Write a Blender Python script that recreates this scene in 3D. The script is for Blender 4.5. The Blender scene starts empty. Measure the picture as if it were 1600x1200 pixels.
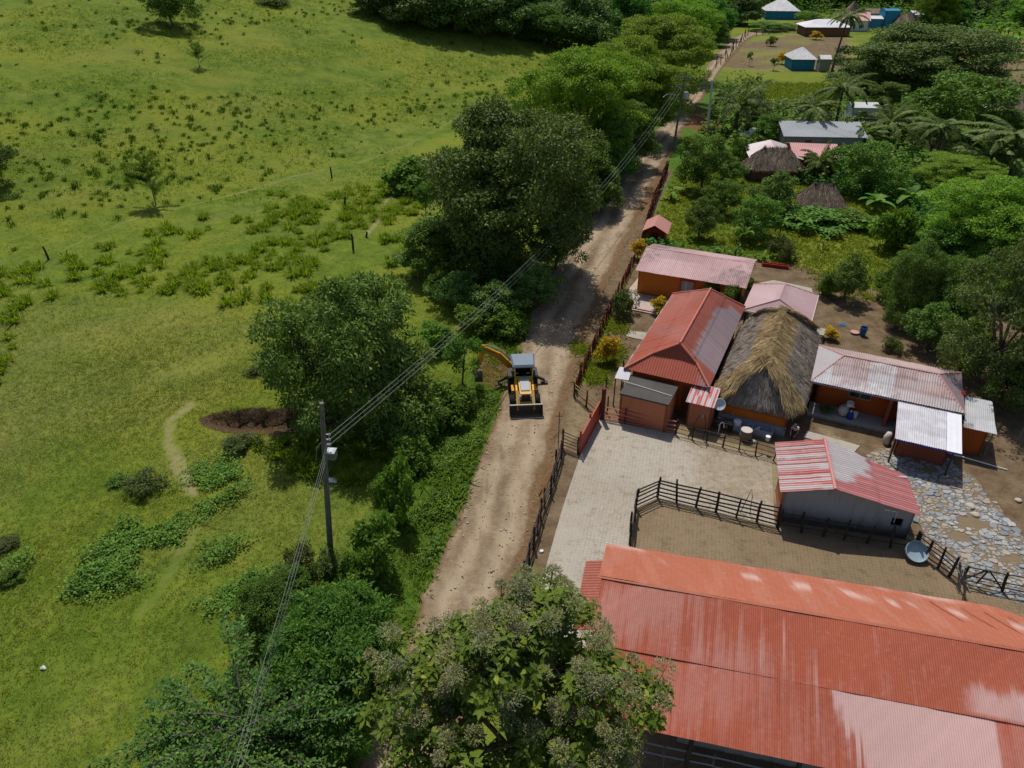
import bpy, math, random
import numpy as np
from mathutils import Vector, Matrix
R = math.radians
PI = math.pi
rng = np.random.default_rng(7)
random.seed(7)
S = bpy.context.scene
COL = S.collection

# ------------------------------------------------------------------ camera model (also used to survey the ground)
F_PX, PITCH, CAM_H = 1150.0, R(32.2), 30.0
SN, CS = math.sin(PITCH), math.cos(PITCH)

def smooth(t):
    t = np.clip(t, 0, 1)
    return t * t * (3 - 2 * t)

_ph = np.random.default_rng(3).uniform(0, 6.28, (40, 3))
_fr = np.random.default_rng(4).normal(0, 1, (40, 3))
def noise3(p, freq=1.0, k=12, off=0):
    p = np.asarray(p, float) * freq
    o = np.zeros(len(p))
    for i in range(off, off + k):
        o += np.sin(p @ _fr[i % 40] + _ph[i % 40, 0])
    return o / math.sqrt(k)                     # about unit variance

PIT = (-17.0, 42.9, 5.2, 1.75)
def hgt(x, y):
    x = np.asarray(x, float); y = np.asarray(y, float)
    s = -.757 * (x + 54) + .655 * (y - 73)
    r = np.where(s > 0, s - 12 * (1 - np.exp(-np.clip(s, 0, None) / 12)), 0)
    r = 210 * (1 - np.exp(-r / 210))
    Fc = smooth((32 - x) / 46)
    h = .27 * r * Fc
    far = smooth((y - 285) / 500) * 120 * smooth((x + 60) / 60)
    h = h + far
    # gentle unevenness on the pasture only
    pas = smooth((-1.5 - x + (y - 45) * .13) / 8)
    q = np.stack([x.ravel(), y.ravel(), x.ravel() * 0], 1)
    h = h + pas * .13 * noise3(q, .16, 8).reshape(x.shape) + pas * smooth((y-50)/30)*.3*noise3(q, .06, 8, 9).reshape(x.shape)
    # pit cut into the ground beside the mango tree: steep bank on the far side, floor rising towards the near side
    u = (x - PIT[0]) / PIT[2]; v = (y - PIT[1]) / PIT[3]; e = 1 - np.clip(np.abs(u), 0, 1) ** 2.4
    top = np.sqrt(np.clip(e, 0, 1)) * (.98 + .06 * np.sin(x * 3.1) + .05 * np.sin(x * 7.3))
    h = h - 1.35 * smooth((v + top) / 1.5) * smooth((top - v) / .42) * smooth(e * 2.2)
    # shallow roadside ditch on the left
    return h

def ground(px, py, z=None):
    """world point on the ground (or on height z) seen at a survey mark of the photograph"""
    u = (px - 800) / F_PX; v = (py - 600) / F_PX
    fw = CS - v * SN; dn = SN + v * CS
    if z is not None:
        k = (CAM_H - z) / dn
        return Vector((u * k, fw * k, z))
    k = 20.0; st = .5
    for i in range(3000):
        k2 = k + st
        if CAM_H - dn * k2 <= float(hgt(u * k2, fw * k2)): break
        k = k2
    lo, hi = k, k + st
    for i in range(25):
        m = .5 * (lo + hi)
        if CAM_H - dn * m <= float(hgt(u * m, fw * m)): hi = m
        else: lo = m
    return Vector((u * hi, fw * hi, float(hgt(u * hi, fw * hi))))

def depth(p): return p[1] * CS + (CAM_H - p[2]) * SN
def height_to(p, top):
    v = (top - 600) / F_PX
    return CAM_H - p[1] * (SN + v * CS) / (CS - v * SN) - p[2]

# ------------------------------------------------------------------ objects
def tag(o, label=None, cat=None, group=None, kind=None):
    if label: o['label'] = label
    if cat: o['category'] = cat
    if group: o['group'] = group
    if kind: o['kind'] = kind
    return o
def thing(name, label, cat, loc=(0, 0, 0), rz=0, group=None):
    o = bpy.data.objects.new(name, None); COL.objects.link(o)
    o.location = loc; o.rotation_euler = (0, 0, rz); o.empty_display_size = .3
    return tag(o, label, cat, group)
def link(name, me, parent=None):
    o = bpy.data.objects.new(name, me); COL.objects.link(o)
    if parent: o.parent = parent
    return o
def np_mesh(name, verts, quads=None, tris=None, mat=None, smooth_=False, col=None):
    verts = np.asarray(verts, np.float32)
    me = bpy.data.meshes.new(name)
    nq = 0 if quads is None else len(quads); nt = 0 if tris is None else len(tris)
    me.vertices.add(len(verts)); me.vertices.foreach_set('co', verts.ravel())
    idx = []; st = []; c = 0
    if nq:
        idx.append(np.asarray(quads, np.int32).ravel()); st.append(np.arange(nq, dtype=np.int32) * 4); c = nq * 4
    if nt:
        idx.append(np.asarray(tris, np.int32).ravel()); st.append(c + np.arange(nt, dtype=np.int32) * 3)
    idx = np.concatenate(idx); st = np.concatenate(st)
    me.loops.add(len(idx)); me.loops.foreach_set('vertex_index', idx)
    me.polygons.add(len(st)); me.polygons.foreach_set('loop_start', st)
    me.update(calc_edges=True)
    if col is not None:
        a = me.color_attributes.new('mask', 'FLOAT_COLOR', 'POINT')
        cc = np.ones((len(verts), 4), np.float32); cc[:, :col.shape[1]] = col
        a.data.foreach_set('color', cc.ravel())
    if mat: me.materials.append(mat)
    if smooth_: me.polygons.foreach_set('use_smooth', np.ones(len(st), bool))
    return me

class MB:
    def __init__(s): s.v = []; s.f = []; s.c = []; s.m = []; s.cur = 0; s.hascol = False
    def add(s, vs, fs, col=None):
        b = len(s.v); s.v += [tuple(x) for x in vs]
        s.f += [tuple(i + b for i in f) for f in fs]; s.m += [s.cur] * len(fs)
        if col is not None: s.hascol = True
        s.c += list(col) if col is not None else [(0, 0, 0)] * len(vs)
        return s
    def box(s, x0, y0, z0, x1, y1, z1):
        v = [(x, y, z) for z in (z0, z1) for x, y in ((x0, y0), (x1, y0), (x1, y1), (x0, y1))]
        return s.add(v, [(3, 2, 1, 0), (4, 5, 6, 7), (0, 1, 5, 4), (1, 2, 6, 5), (2, 3, 7, 6), (3, 0, 4, 7)])
    def hull8(s, a, b):
        """solid between two 4-corner loops"""
        return s.add(list(a) + list(b), [(3, 2, 1, 0), (4, 5, 6, 7), (0, 1, 5, 4), (1, 2, 6, 5), (2, 3, 7, 6), (3, 0, 4, 7)])
    def beam(s, p, q, w, h=None, up=(0, 0, 1)):
        h = h or w; p = Vector(p); q = Vector(q); d = (q - p).normalized(); u = Vector(up)
        if abs(d.dot(u)) > .98: u = Vector((1, 0, 0))
        a = d.cross(u).normalized() * (w / 2); b = a.cross(d).normalized() * (h / 2)
        return s.hull8([p - a - b, p + a - b, p + a + b, p - a + b], [q - a - b, q + a - b, q + a + b, q - a + b])
    def prism(s, poly, z0, z1):
        n = len(poly); v = [(x, y, z0) for x, y in poly] + [(x, y, z1) for x, y in poly]
        return s.add(v, [tuple(range(n - 1, -1, -1)), tuple(range(n, 2 * n))] + [(i, (i + 1) % n, n + (i + 1) % n, n + i) for i in range(n)])
    def prismx(s, poly, x0, x1):
        """profile in (y,z), extruded along x"""
        n = len(poly); v = [(x0, y, z) for y, z in poly] + [(x1, y, z) for y, z in poly]
        return s.add(v, [tuple(range(n - 1, -1, -1)), tuple(range(n, 2 * n))] + [(i, (i + 1) % n, n + (i + 1) % n, n + i) for i in range(n)])
    def tube(s, pts, rad, seg=8, cap=True):
        pts = [Vector(p) for p in pts]; n = len(pts)
        if not hasattr(rad, '__len__'): rad = [rad] * n
        vs = []; fs = []; ref = None
        for i, p in enumerate(pts):
            d = (pts[min(i + 1, n - 1)] - pts[max(i - 1, 0)]).normalized()
            if ref is None:
                ref = Vector((1, 0, 0)) if abs(d.x) < .9 else Vector((0, 1, 0))
            a = d.cross(ref).normalized(); b = a.cross(d).normalized() ; ref = b.copy()
            b2 = d.cross(a).normalized()
            for k in range(seg):
                t = 2 * PI * k / seg
                vs.append(p + (a * math.cos(t) + b2 * math.sin(t)) * rad[i])
            ref = -b2 if b2.dot(b) < 0 else b2
            ref = b
        for i in range(n - 1):
            for k in range(seg):
                k2 = (k + 1) % seg
                fs.append((i * seg + k, i * seg + k2, (i + 1) * seg + k2, (i + 1) * seg + k))
        if cap:
            fs.append(tuple(range(seg - 1, -1, -1))); fs.append(tuple((n - 1) * seg + k for k in range(seg)))
        return s.add(vs, fs)
    def lathe(s, prof, c=(0, 0, 0), seg=20, axis='z'):
        vs = []; fs = []; n = len(prof)
        for r, z in prof:
            for k in range(seg):
                t = 2 * PI * k / seg
                x, y = r * math.cos(t), r * math.sin(t)
                vs.append((c[0] + x, c[1] + y, c[2] + z) if axis == 'z' else (c[0] + z, c[1] + x, c[2] + y))
        for i in range(n - 1):
            for k in range(seg):
                k2 = (k + 1) % seg
                fs.append((i * seg + k, i * seg + k2, (i + 1) * seg + k2, (i + 1) * seg + k))
        fs.append(tuple(range(seg - 1, -1, -1))); fs.append(tuple((n - 1) * seg + k for k in range(seg)))
        return s.add(vs, fs)
    def wall(s, p, q, z0, z1, t, openings=()):
        """wall from p to q (2D), thickness t to the left of p->q; openings (a0,a1,zb,zt) along it are left open"""
        p = Vector((p[0], p[1])); q = Vector((q[0], q[1])); L = (q - p).length; d = (q - p) / L; n = Vector((-d.y, d.x)) * t
        def seg(a0, a1, b0, b1):
            if a1 - a0 < 1e-4 or b1 - b0 < 1e-4: return
            A = p + d * a0; B = p + d * a1
            s.hull8([(A.x, A.y, b0), (B.x, B.y, b0), (B.x + n.x, B.y + n.y, b0), (A.x + n.x, A.y + n.y, b0)],
                    [(A.x, A.y, b1), (B.x, B.y, b1), (B.x + n.x, B.y + n.y, b1), (A.x + n.x, A.y + n.y, b1)])
        a = 0
        for o in sorted(openings):
            seg(a, o[0], z0, z1); seg(o[0], o[1], z0, o[2]); seg(o[0], o[1], o[3], z1); a = o[1]
        seg(a, L, z0, z1)
        return s
    def corr(s, poly, pitch=.16, amp=.018, row=.3, sheet=0, mask=None, thick=.012, sag=.01, per=6, seed=0):
        """corrugated sheet filling a planar polygon; poly[0]->poly[1] is its eave, ribs run up the slope"""
        P3 = [Vector(p) for p in poly]; e = (P3[1] - P3[0]).normalized()
        n = Vector((0, 0, 0))
        for i in range(len(P3)):
            a, b = P3[i], P3[(i + 1) % len(P3)]
            n += Vector(((a.y - b.y) * (a.z + b.z), (a.z - b.z) * (a.x + b.x), (a.x - b.x) * (a.y + b.y)))
        n.normalize()
        if n.z < 0: n = -n
        up = n.cross(e)
        c2 = sum(((p - P3[0]).dot(up) for p in P3))
        if c2 < 0: up = -up
        ab = [((p - P3[0]).dot(e), (p - P3[0]).dot(up)) for p in P3]
        a0 = min(a for a, b in ab) + 1e-4; a1 = max(a for a, b in ab) - 1e-4
        m = max(2, int((a1 - a0) / pitch * per))
        A = np.linspace(a0, a1, m + 1); lo = np.full(m + 1, 1e9); hi = np.full(m + 1, -1e9)
        for i in range(len(ab)):
            (xa, ya), (xb, yb) = ab[i], ab[(i + 1) % len(ab)]
            if abs(xa - xb) < 1e-9: continue
            t = (A - xa) / (xb - xa); ok = (t >= -1e-6) & (t <= 1 + 1e-6); yy = ya + t * (yb - ya)
            lo[ok] = np.minimum(lo[ok], yy[ok]); hi[ok] = np.maximum(hi[ok], yy[ok])
        nr = max(2, int(math.ceil((hi - lo).max() / row)))
        T = np.linspace(0, 1, nr + 1)
        B = lo[None, :] + T[:, None] * (hi - lo)[None, :]
        AA = np.broadcast_to(A, B.shape)
        off = amp * np.sin(AA * 2 * PI / pitch)
        pts2 = np.stack([AA.ravel() + seed * 7.1, B.ravel(), B.ravel() * 0], 1)
        off = off + sag * noise3(pts2, 1.1).reshape(B.shape) + sag * .35 * noise3(pts2, 4.0, 8, 5).reshape(B.shape)
        if sheet:
            off = off + .03 * (1 - (B / sheet) % 1.0)
            off = off + .012 * ((np.floor(AA / .82) % 2))
        e_, u_, n_, o_ = (np.array(x) for x in (e, up, n, P3[0]))
        V = o_ + AA[..., None] * e_ + B[..., None] * u_ + off[..., None] * n_
        c = np.zeros(B.shape + (3,))
        if mask is not None: c[...] = np.stack(mask(AA, B), -1)
        M = m + 1; N = (nr + 1) * M
        top = V.reshape(-1, 3); bot = top - n_ * thick
        fs = []
        for i in range(nr):
            for j in range(m):
                a = i * M + j; fs.append((a, a + 1, a + M + 1, a + M)); fs.append((N + a + M, N + a + M + 1, N + a + 1, N + a))
        for j in range(m):
            fs.append((j, N + j, N + j + 1, j + 1)); b = nr * M + j; fs.append((b, b + 1, N + b + 1, N + b))
        for i in range(nr):
            a = i * M; fs.append((a, a + M, N + a + M, N + a)); a = i * M + m; fs.append((a, N + a, N + a + M, a + M))
        cc = np.concatenate([c.reshape(-1, 3)] * 2)
        s.add(np.concatenate([top, bot]).tolist(), fs, cc.tolist())
        return s
    def build(s, name, mat, parent=None, sm=False, loc=None, rz=None):
        me = bpy.data.meshes.new(name); me.from_pydata(s.v, [], s.f)
        for m in (mat if isinstance(mat, (list, tuple)) else [mat]): me.materials.append(m)
        if isinstance(mat, (list, tuple)): me.polygons.foreach_set('material_index', s.m)
        if s.hascol:
            a = me.color_attributes.new('mask', 'FLOAT_COLOR', 'POINT')
            cc = np.ones((len(s.v), 4), np.float32); cc[:, :3] = np.asarray(s.c, np.float32)
            a.data.foreach_set('color', cc.ravel())
        if sm: me.polygons.foreach_set('use_smooth', [True] * len(s.f))
        me.update()
        o = link(name, me, parent)
        if loc is not None: o.location = loc
        if rz is not None: o.rotation_euler = (0, 0, rz)
        return o

def kids(o): return [c for c in bpy.data.objects if c.parent == o]
def copy_tree(o, kidmap, loc, rz=0, label=None, sc=None, parent=None):
    c = o.copy(); COL.objects.link(c); c.location = loc; c.rotation_euler = (0, 0, rz)
    if label: c['label'] = label
    if sc: c.scale = sc
    for ch in kidmap:
        d = ch.copy(); COL.objects.link(d); d.parent = c
    return c

# ------------------------------------------------------------------ polygons and polylines (2D, numpy)
def inpoly(x, y, poly):
    x = np.asarray(x); y = np.asarray(y); r = np.zeros(x.shape, bool); n = len(poly)
    for i in range(n):
        x0, y0 = poly[i][0], poly[i][1]; x1, y1 = poly[(i + 1) % n][0], poly[(i + 1) % n][1]
        c = ((y0 > y) != (y1 > y))
        if y1 != y0: r ^= c & (x < (x1 - x0) * (y - y0) / (y1 - y0) + x0)
    return r
def polydist(x, y, pts, closed=False):
    x = np.asarray(x, float); y = np.asarray(y, float); d = np.full(x.shape, 1e9); n = len(pts)
    for i in range(n if closed else n - 1):
        ax, ay = pts[i][0], pts[i][1]; bx, by = pts[(i + 1) % n][0], pts[(i + 1) % n][1]
        L = (bx - ax) ** 2 + (by - ay) ** 2 + 1e-9
        t = np.clip(((x - ax) * (bx - ax) + (y - ay) * (by - ay)) / L, 0, 1)
        d = np.minimum(d, np.hypot(x - ax - t * (bx - ax), y - ay - t * (by - ay)))
    return d
def area(x, y, poly, soft=.6):
    """1 inside, 0 outside, soft edge"""
    d = polydist(x, y, poly, True); s = np.where(inpoly(x, y, poly), d, -d)
    return smooth(s / (2 * soft) + .5)
def marks(*pp): return [tuple(ground(a, b))[:2] for a, b in pp]
class Frame:
    def __init__(s, o, deg): s.o = o; s.a = R(deg); s.c = math.cos(s.a); s.s = math.sin(s.a)
    def w(s, x, y, z=0): return (s.o[0] + x * s.c - y * s.s, s.o[1] + x * s.s + y * s.c, z)
    def l(s, p): dx, dy = p[0] - s.o[0], p[1] - s.o[1]; return (dx * s.c + dy * s.s, -dx * s.s + dy * s.c)
FH = Frame((8.05, 45.35), -25.0)      # the orange farmhouse compound
FB = Frame((3.97, 22.84), -13.2)      # the barn, the yard and the corral
# ------------------------------------------------------------------ materials
class NT:
    def __init__(s, name):
        s.m = bpy.data.materials.new(name); s.m.use_nodes = True; s.t = s.m.node_tree; s.t.nodes.clear()
        s.out = s.n('ShaderNodeOutputMaterial')
    def n(s, ty, **kw):
        x = s.t.nodes.new(ty)
        for k, v in kw.items(): setattr(x, k, v)
        return x
    def l(s, a, b): s.t.links.new(a, b)
    def put(s, sock, v):
        if v is None: return
        if isinstance(v, bpy.types.NodeSocket): s.l(v, sock)
        elif isinstance(v, (tuple, list)): sock.default_value = tuple(v) + ((1,) if len(v) == 3 and len(sock.default_value) == 4 else ())
        else: sock.default_value = v
    def pos(s): return s.n('ShaderNodeNewGeometry').outputs['Position']
    def obj(s): return s.n('ShaderNodeTexCoord').outputs['Object']
    def noise(s, scale, detail=4, rough=.55, vec=None, dist=0):
        x = s.n('ShaderNodeTexNoise'); s.put(x.inputs['Vector'], vec or s.pos()); x.inputs['Scale'].default_value = scale
        x.inputs['Detail'].default_value = detail; x.inputs['Roughness'].default_value = rough; x.inputs['Distortion'].default_value = dist
        return x.outputs['Fac']
    def scalev(s, vec, sc):
        x = s.n('ShaderNodeMapping'); s.put(x.inputs['Vector'], vec); x.inputs['Scale'].default_value = sc; return x.outputs['Vector']
    def ramp(s, fac, stops):
        x = s.n('ShaderNodeValToRGB'); s.put(x.inputs['Fac'], fac); e = x.color_ramp.elements
        while len(e) < len(stops): e.new(.5)
        for i, (p, c) in enumerate(stops):
            e[i].position = p; e[i].color = (c, c, c, 1) if not hasattr(c, '__len__') else tuple(c) + (1,)
        return x.outputs['Color']
    def mix(s, fac, a, b, blend='MIX'):
        x = s.n('ShaderNodeMix', data_type='RGBA', blend_type=blend)
        s.put(x.inputs[0], fac); s.put(x.inputs[6], a); s.put(x.inputs[7], b); return x.outputs[2]
    def math(s, op, a, b=None, c=None, clamp=False):
        x = s.n('ShaderNodeMath', operation=op, use_clamp=clamp); s.put(x.inputs[0], a); s.put(x.inputs[1], b); s.put(x.inputs[2], c); return x.outputs[0]
    def attr(s, name='mask'):
        x = s.n('ShaderNodeAttribute', attribute_name=name); sp = s.n('ShaderNodeSeparateColor'); s.l(x.outputs['Color'], sp.inputs[0])
        return sp.outputs
    def step(s, v, lo, hi):
        x = s.n('ShaderNodeMapRange', clamp=True, interpolation_type='SMOOTHSTEP'); s.put(x.inputs[0], v)
        x.inputs[1].default_value = lo; x.inputs[2].default_value = hi; return x.outputs[0]
    def bump(s, h, strength=.5, dist=.1, nrm=None):
        x = s.n('ShaderNodeBump'); x.inputs['Strength'].default_value = strength; x.inputs['Distance'].default_value = dist
        s.put(x.inputs['Height'], h); s.put(x.inputs['Normal'], nrm); return x.outputs['Normal']
    def pr(s, col, rough=.8, nrm=None, spec=.3, metal=0):
        x = s.n('ShaderNodeBsdfPrincipled'); s.put(x.inputs['Base Color'], col); s.put(x.inputs['Roughness'], rough)
        x.inputs['Specular IOR Level'].default_value = spec; s.put(x.inputs['Metallic'], metal); s.put(x.inputs['Normal'], nrm)
        s.l(x.outputs[0], s.out.inputs[0]); return x
def leaf_mat(name, dark, mid, light, trans=.35, rough=.45, hue=.035, patch=None, lightfrac=.3, tint=(.9, 1.0, .35)):
    t = NT(name); g = t.n('ShaderNodeNewGeometry'); oi = t.n('ShaderNodeObjectInfo')
    c = t.ramp(g.outputs['Random Per Island'], [(0, dark), (.45, mid), (1 - lightfrac * .5, mid), (1, light)])
    cl = t.noise(.9, 2, .5, t.obj())
    c = t.mix(t.math('MULTIPLY', t.step(cl, .42, .62), .45), c, t.mix(1, c, (1.5, 1.35, .9), 'MULTIPLY'))
    hs = t.n('ShaderNodeHueSaturation'); t.put(hs.inputs['Color'], c)
    t.put(hs.inputs['Hue'], t.math('MULTIPLY_ADD', oi.outputs['Random'], hue, .5 - hue / 2))
    t.put(hs.inputs['Value'], t.math('MULTIPLY_ADD', oi.outputs['Random'], .35, .82)); c = hs.outputs['Color']
    p = t.pr(c, max(rough, .55), spec=.10)
    tr = t.n('ShaderNodeBsdfTranslucent'); t.put(tr.inputs['Color'], t.mix(1, c, tuple(x * 1.5 for x in tint), 'MULTIPLY'))
    mx = t.n('ShaderNodeMixShader'); mx.inputs[0].default_value = trans
    t.l(p.outputs[0], mx.inputs[1]); t.l(tr.outputs[0], mx.inputs[2]); t.l(mx.outputs[0], t.out.inputs[0])
    return t.m
M = {}
M['leaf_mango'] = leaf_mat('leaf_mango', (.048, .100, .018), (.130, .21, .046), (.25, .33, .10), .2, .45)
M['leaf_dark'] = leaf_mat('leaf_dark', (.042, .082, .018), (.105, .165, .040), (.21, .27, .085), .18, .45)
M['leaf_light'] = leaf_mat('leaf_light', (.085, .165, .014), (.180, .295, .032), (.28, .385, .065), .3, .5)
M['leaf_citrus'] = leaf_mat('leaf_citrus', (.045, .100, .014), (.108, .19, .029), (.21, .285, .055), .24, .42)
M['leaf_feather'] = leaf_mat('leaf_feather', (.036, .095, .015), (.080, .175, .030), (.16, .265, .05), .36, .5)
M['leaf_weed'] = leaf_mat('leaf_weed', (.060, .125, .015), (.125, .215, .033), (.22, .31, .06), .4, .5)
M['leaf_grey'] = leaf_mat('leaf_grey', (.050, .078, .022), (.105, .14, .045), (.18, .21, .09), .3, .5)
M['leaf_teak'] = leaf_mat('leaf_teak', (.045, .088, .012), (.105, .160, .022), (.22, .27, .04), .24, .45)
M['leaf_palm'] = leaf_mat('leaf_palm', (.055, .095, .026), (.135, .185, .052), (.30, .32, .13), .32, .42)
M['leaf_banana'] = leaf_mat('leaf_banana', (.07, .15, .025), (.13, .24, .04), (.23, .34, .08), .42, .4)
M['leaf_croton'] = leaf_mat('leaf_croton', (.22, .13, .01), (.50, .36, .015), (.62, .50, .05), .3, .4, 0, tint=(1, .85, .2))
M['leaf_olive'] = leaf_mat('leaf_olive', (.045, .075, .02), (.10, .13, .04), (.19, .22, .09), .3, .5)
M['hill_tuft_shaded'] = leaf_mat('hill_tuft_shaded', (.035, .075, .006), (.085, .15, .010), (.16, .23, .022), .22, .6)  # tussock green darkened, the shadow side of the tufts put into the colour
def slab_mat():
    t = NT('slab_stone'); g = t.n('ShaderNodeNewGeometry'); n = t.noise(7, 5, .7); n1 = t.noise(.32, 4, .6); rnd = g.outputs['Random Per Island']
    a = t.ramp(rnd, [(0, (.17, .19, .205)), (.5, (.26, .285, .30)), (1, (.38, .40, .415))]); b = t.ramp(rnd, [(0, (.22, .175, .125)), (1, (.38, .32, .25))])
    c = t.mix(t.step(t.math('ADD', n1, t.math('MULTIPLY_ADD', rnd, .3, -.15)), .48, .62), a, b); c = t.mix(t.math('MULTIPLY', t.step(n, .45, .7), .5), c, (.20, .16, .11)); t.pr(c, .85, t.bump(n, .4, .02), .25); return t.m
M['slab_stone'] = slab_mat()
M['leaf_arch'] = leaf_mat('leaf_arch', (.038, .078, .017), (.088, .155, .034), (.18, .245, .06), .3, .5)
M['blossom'] = leaf_mat('blossom', (.15, .16, .08), (.26, .265, .145), (.39, .38, .24), .3, .8, 0, tint=(.9, .9, .6))
M['grass'] = leaf_mat('grass', (.082, .140, .010), (.142, .208, .018), (.235, .268, .05), .42, .6)
M['tussock'] = leaf_mat('tussock', (.070, .120, .006), (.17, .235, .012), (.29, .32, .03), .38, .6)
M['weed_grass'] = leaf_mat('weed_grass', (.050, .125, .013), (.105, .22, .022), (.18, .29, .042), .38, .6)
M['dry_grass'] = leaf_mat('dry_grass', (.15, .15, .045), (.27, .245, .085), (.40, .34, .14), .35, .7, tint=(1, .95, .5))

def bark(name, a, b):
    t = NT(name); n = t.noise(3, 5, .6, t.scalev(t.obj(), (3, 3, .6))); t.pr(t.ramp(n, [(.3, a), (.7, b)]), .9, t.bump(n, .6, .05)); return t.m
M['bark'] = bark('bark', (.07, .05, .035), (.19, .155, .12))
M['palm_bark'] = bark('palm_bark', (.05, .042, .035), (.13, .11, .09))
M['pole_wood'] = bark('pole_wood', (.10, .085, .07), (.23, .20, .17))
M['post_wood'] = bark('post_wood', (.022, .017, .014), (.075, .058, .045))
M['grey_wood'] = bark('grey_wood', (.10, .085, .07), (.26, .22, .18))
M['stem_green'] = bark('stem_green', (.05, .07, .02), (.13, .13, .05))

def ground_mat():
    t = NT('ground'); a = t.attr('mask'); b = t.attr('mask2'); P = t.pos()
    n0 = t.noise(.06, 4, .6); n1 = t.noise(.35, 5, .6); n2 = t.noise(2.2, 6, .65); n3 = t.noise(9, 4, .7)
    grass = t.ramp(n1, [(.25, (.046, .090, .007)), (.45, (.090, .142, .012)), (.62, (.132, .174, .018)), (.8, (.205, .20, .046))])
    grass = t.mix(t.step(n0, .42, .62), grass, t.mix(.7, grass, (.180, .195, .020)))
    grass = t.mix(t.math('MULTIPLY', t.step(n2, .5, .72), .55), grass, (.045, .062, .010))
    grass = t.mix(t.math('MULTIPLY', t.step(n3, .5, .8), .4), grass, (.20, .19, .07))
    n4 = t.noise(1.3, 5, .7); grass = t.mix(t.math('MULTIPLY', t.step(n4, .55, .72), .5), grass, (.055, .085, .010)); grass = t.mix(t.math('MULTIPLY', t.step(n4, .45, .25), .35), grass, (.19, .215, .04))
    # dry straw tones
    grass = t.mix(t.math('MULTIPLY', a[2], t.step(n2, .3, .6)), grass, (.22, .185, .075))
    lush = t.ramp(n2, [(.3, (.028, .065, .008)), (.55, (.075, .145, .016)), (.8, (.14, .215, .028))])
    g = t.mix(t.step(t.math('ADD', a[1], t.math('MULTIPLY_ADD', n1, .8, -.4)), .35, .65), grass, lush)
    dirt = t.ramp(t.noise(.8, 6, .65), [(.3, (.085, .055, .030)), (.5, (.145, .10, .058)), (.7, (.20, .145, .085))])
    dirt = t.mix(t.math('MULTIPLY', t.step(n3, .5, .75), .4), dirt, (.27, .21, .14))
    d = t.step(t.math('ADD', a[0], t.math('MULTIPLY_ADD', n2, .9, -.45)), .38, .62)
    c = t.mix(d, g, dirt)
    mud = t.ramp(n3, [(.3, (.022, .014, .008)), (.55, (.085, .055, .028)), (.75, (.19, .13, .065))])
    c = t.mix(t.step(t.math('ADD', b[0], t.math('MULTIPLY_ADD', n2, .7, -.35)), .35, .6), c, mud)
    red = t.ramp(n2, [(.3, (.10, .045, .018)), (.7, (.21, .115, .052))])
    c = t.mix(t.step(t.math('ADD', b[1], t.math('MULTIPLY_ADD', n2, .9, -.45)), .4, .65), c, red)
    pale = t.mix(n3, (.24, .19, .10), (.34, .28, .17))
    c = t.mix(t.math('MULTIPLY', t.step(t.math('ADD', b[2], t.math('MULTIPLY_ADD', n2, 1.1, -.55)), .25, .9), .75), c, pale)
    hh = t.math('ADD', t.math('MULTIPLY', n2, .5), t.math('MULTIPLY', n3, .12))
    hh = t.math('ADD', hh, t.math('MULTIPLY', n1, .9))
    t.pr(c, .95, t.bump(hh, .8, .35), spec=.1); return t.m
def road_mat():
    t = NT('road_gravel'); a = t.attr('mask'); n1 = t.noise(.5, 5, .65); n2 = t.noise(3, 6, .7); n3 = t.noise(14, 4, .7)
    st = t.scalev(t.pos(), (1, .25, 1)); ns = t.noise(1.2, 4, .6, st)
    c = t.ramp(n1, [(.3, (.145, .100, .058)), (.5, (.245, .18, .113)), (.7, (.335, .258, .172))])
    c = t.mix(t.math('MULTIPLY', t.step(n2, .42, .7), .65), c, (.15, .10, .058)); c = t.mix(t.math('MULTIPLY', t.step(n3, .52, .7), .5), c, (.40, .32, .22))
    # two paler wheel tracks and a brown margin (mask.r = track, mask.g = margin)
    c = t.mix(t.math('MULTIPLY', a[0], t.step(ns, .3, .6)), c, (.35, .27, .18))
    c = t.mix(t.step(t.math('ADD', a[1], t.math('MULTIPLY_ADD', n2, .8, -.4)), .3, .75), c, t.ramp(n2, [(.3, (.10, .058, .028)), (.7, (.20, .125, .065))]))
    c = t.mix(t.math('MULTIPLY', a[2], t.step(n2, .2, .55)), c, (.125, .083, .047))
    vo = t.n('ShaderNodeTexVoronoi'); t.put(vo.inputs['Vector'], t.pos()); vo.inputs['Scale'].default_value = 9
    peb = t.step(vo.outputs['Distance'], .28, .16)
    sc = t.n('ShaderNodeSeparateColor'); t.l(vo.outputs['Color'], sc.inputs[0])
    peb = t.math('MULTIPLY', peb, t.step(sc.outputs[0], .72, .8))
    c = t.mix(t.math('MULTIPLY', peb, .7), c, (.46, .38, .29))
    h = t.math('ADD', t.math('MULTIPLY', n2, .5), t.math('ADD', t.math('MULTIPLY', n3, .25), t.math('MULTIPLY', peb, .35)))
    t.pr(c, .95, t.bump(h, .7, .12), spec=.15); return t.m
M['ground'] = ground_mat(); M['road'] = road_mat()

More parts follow.
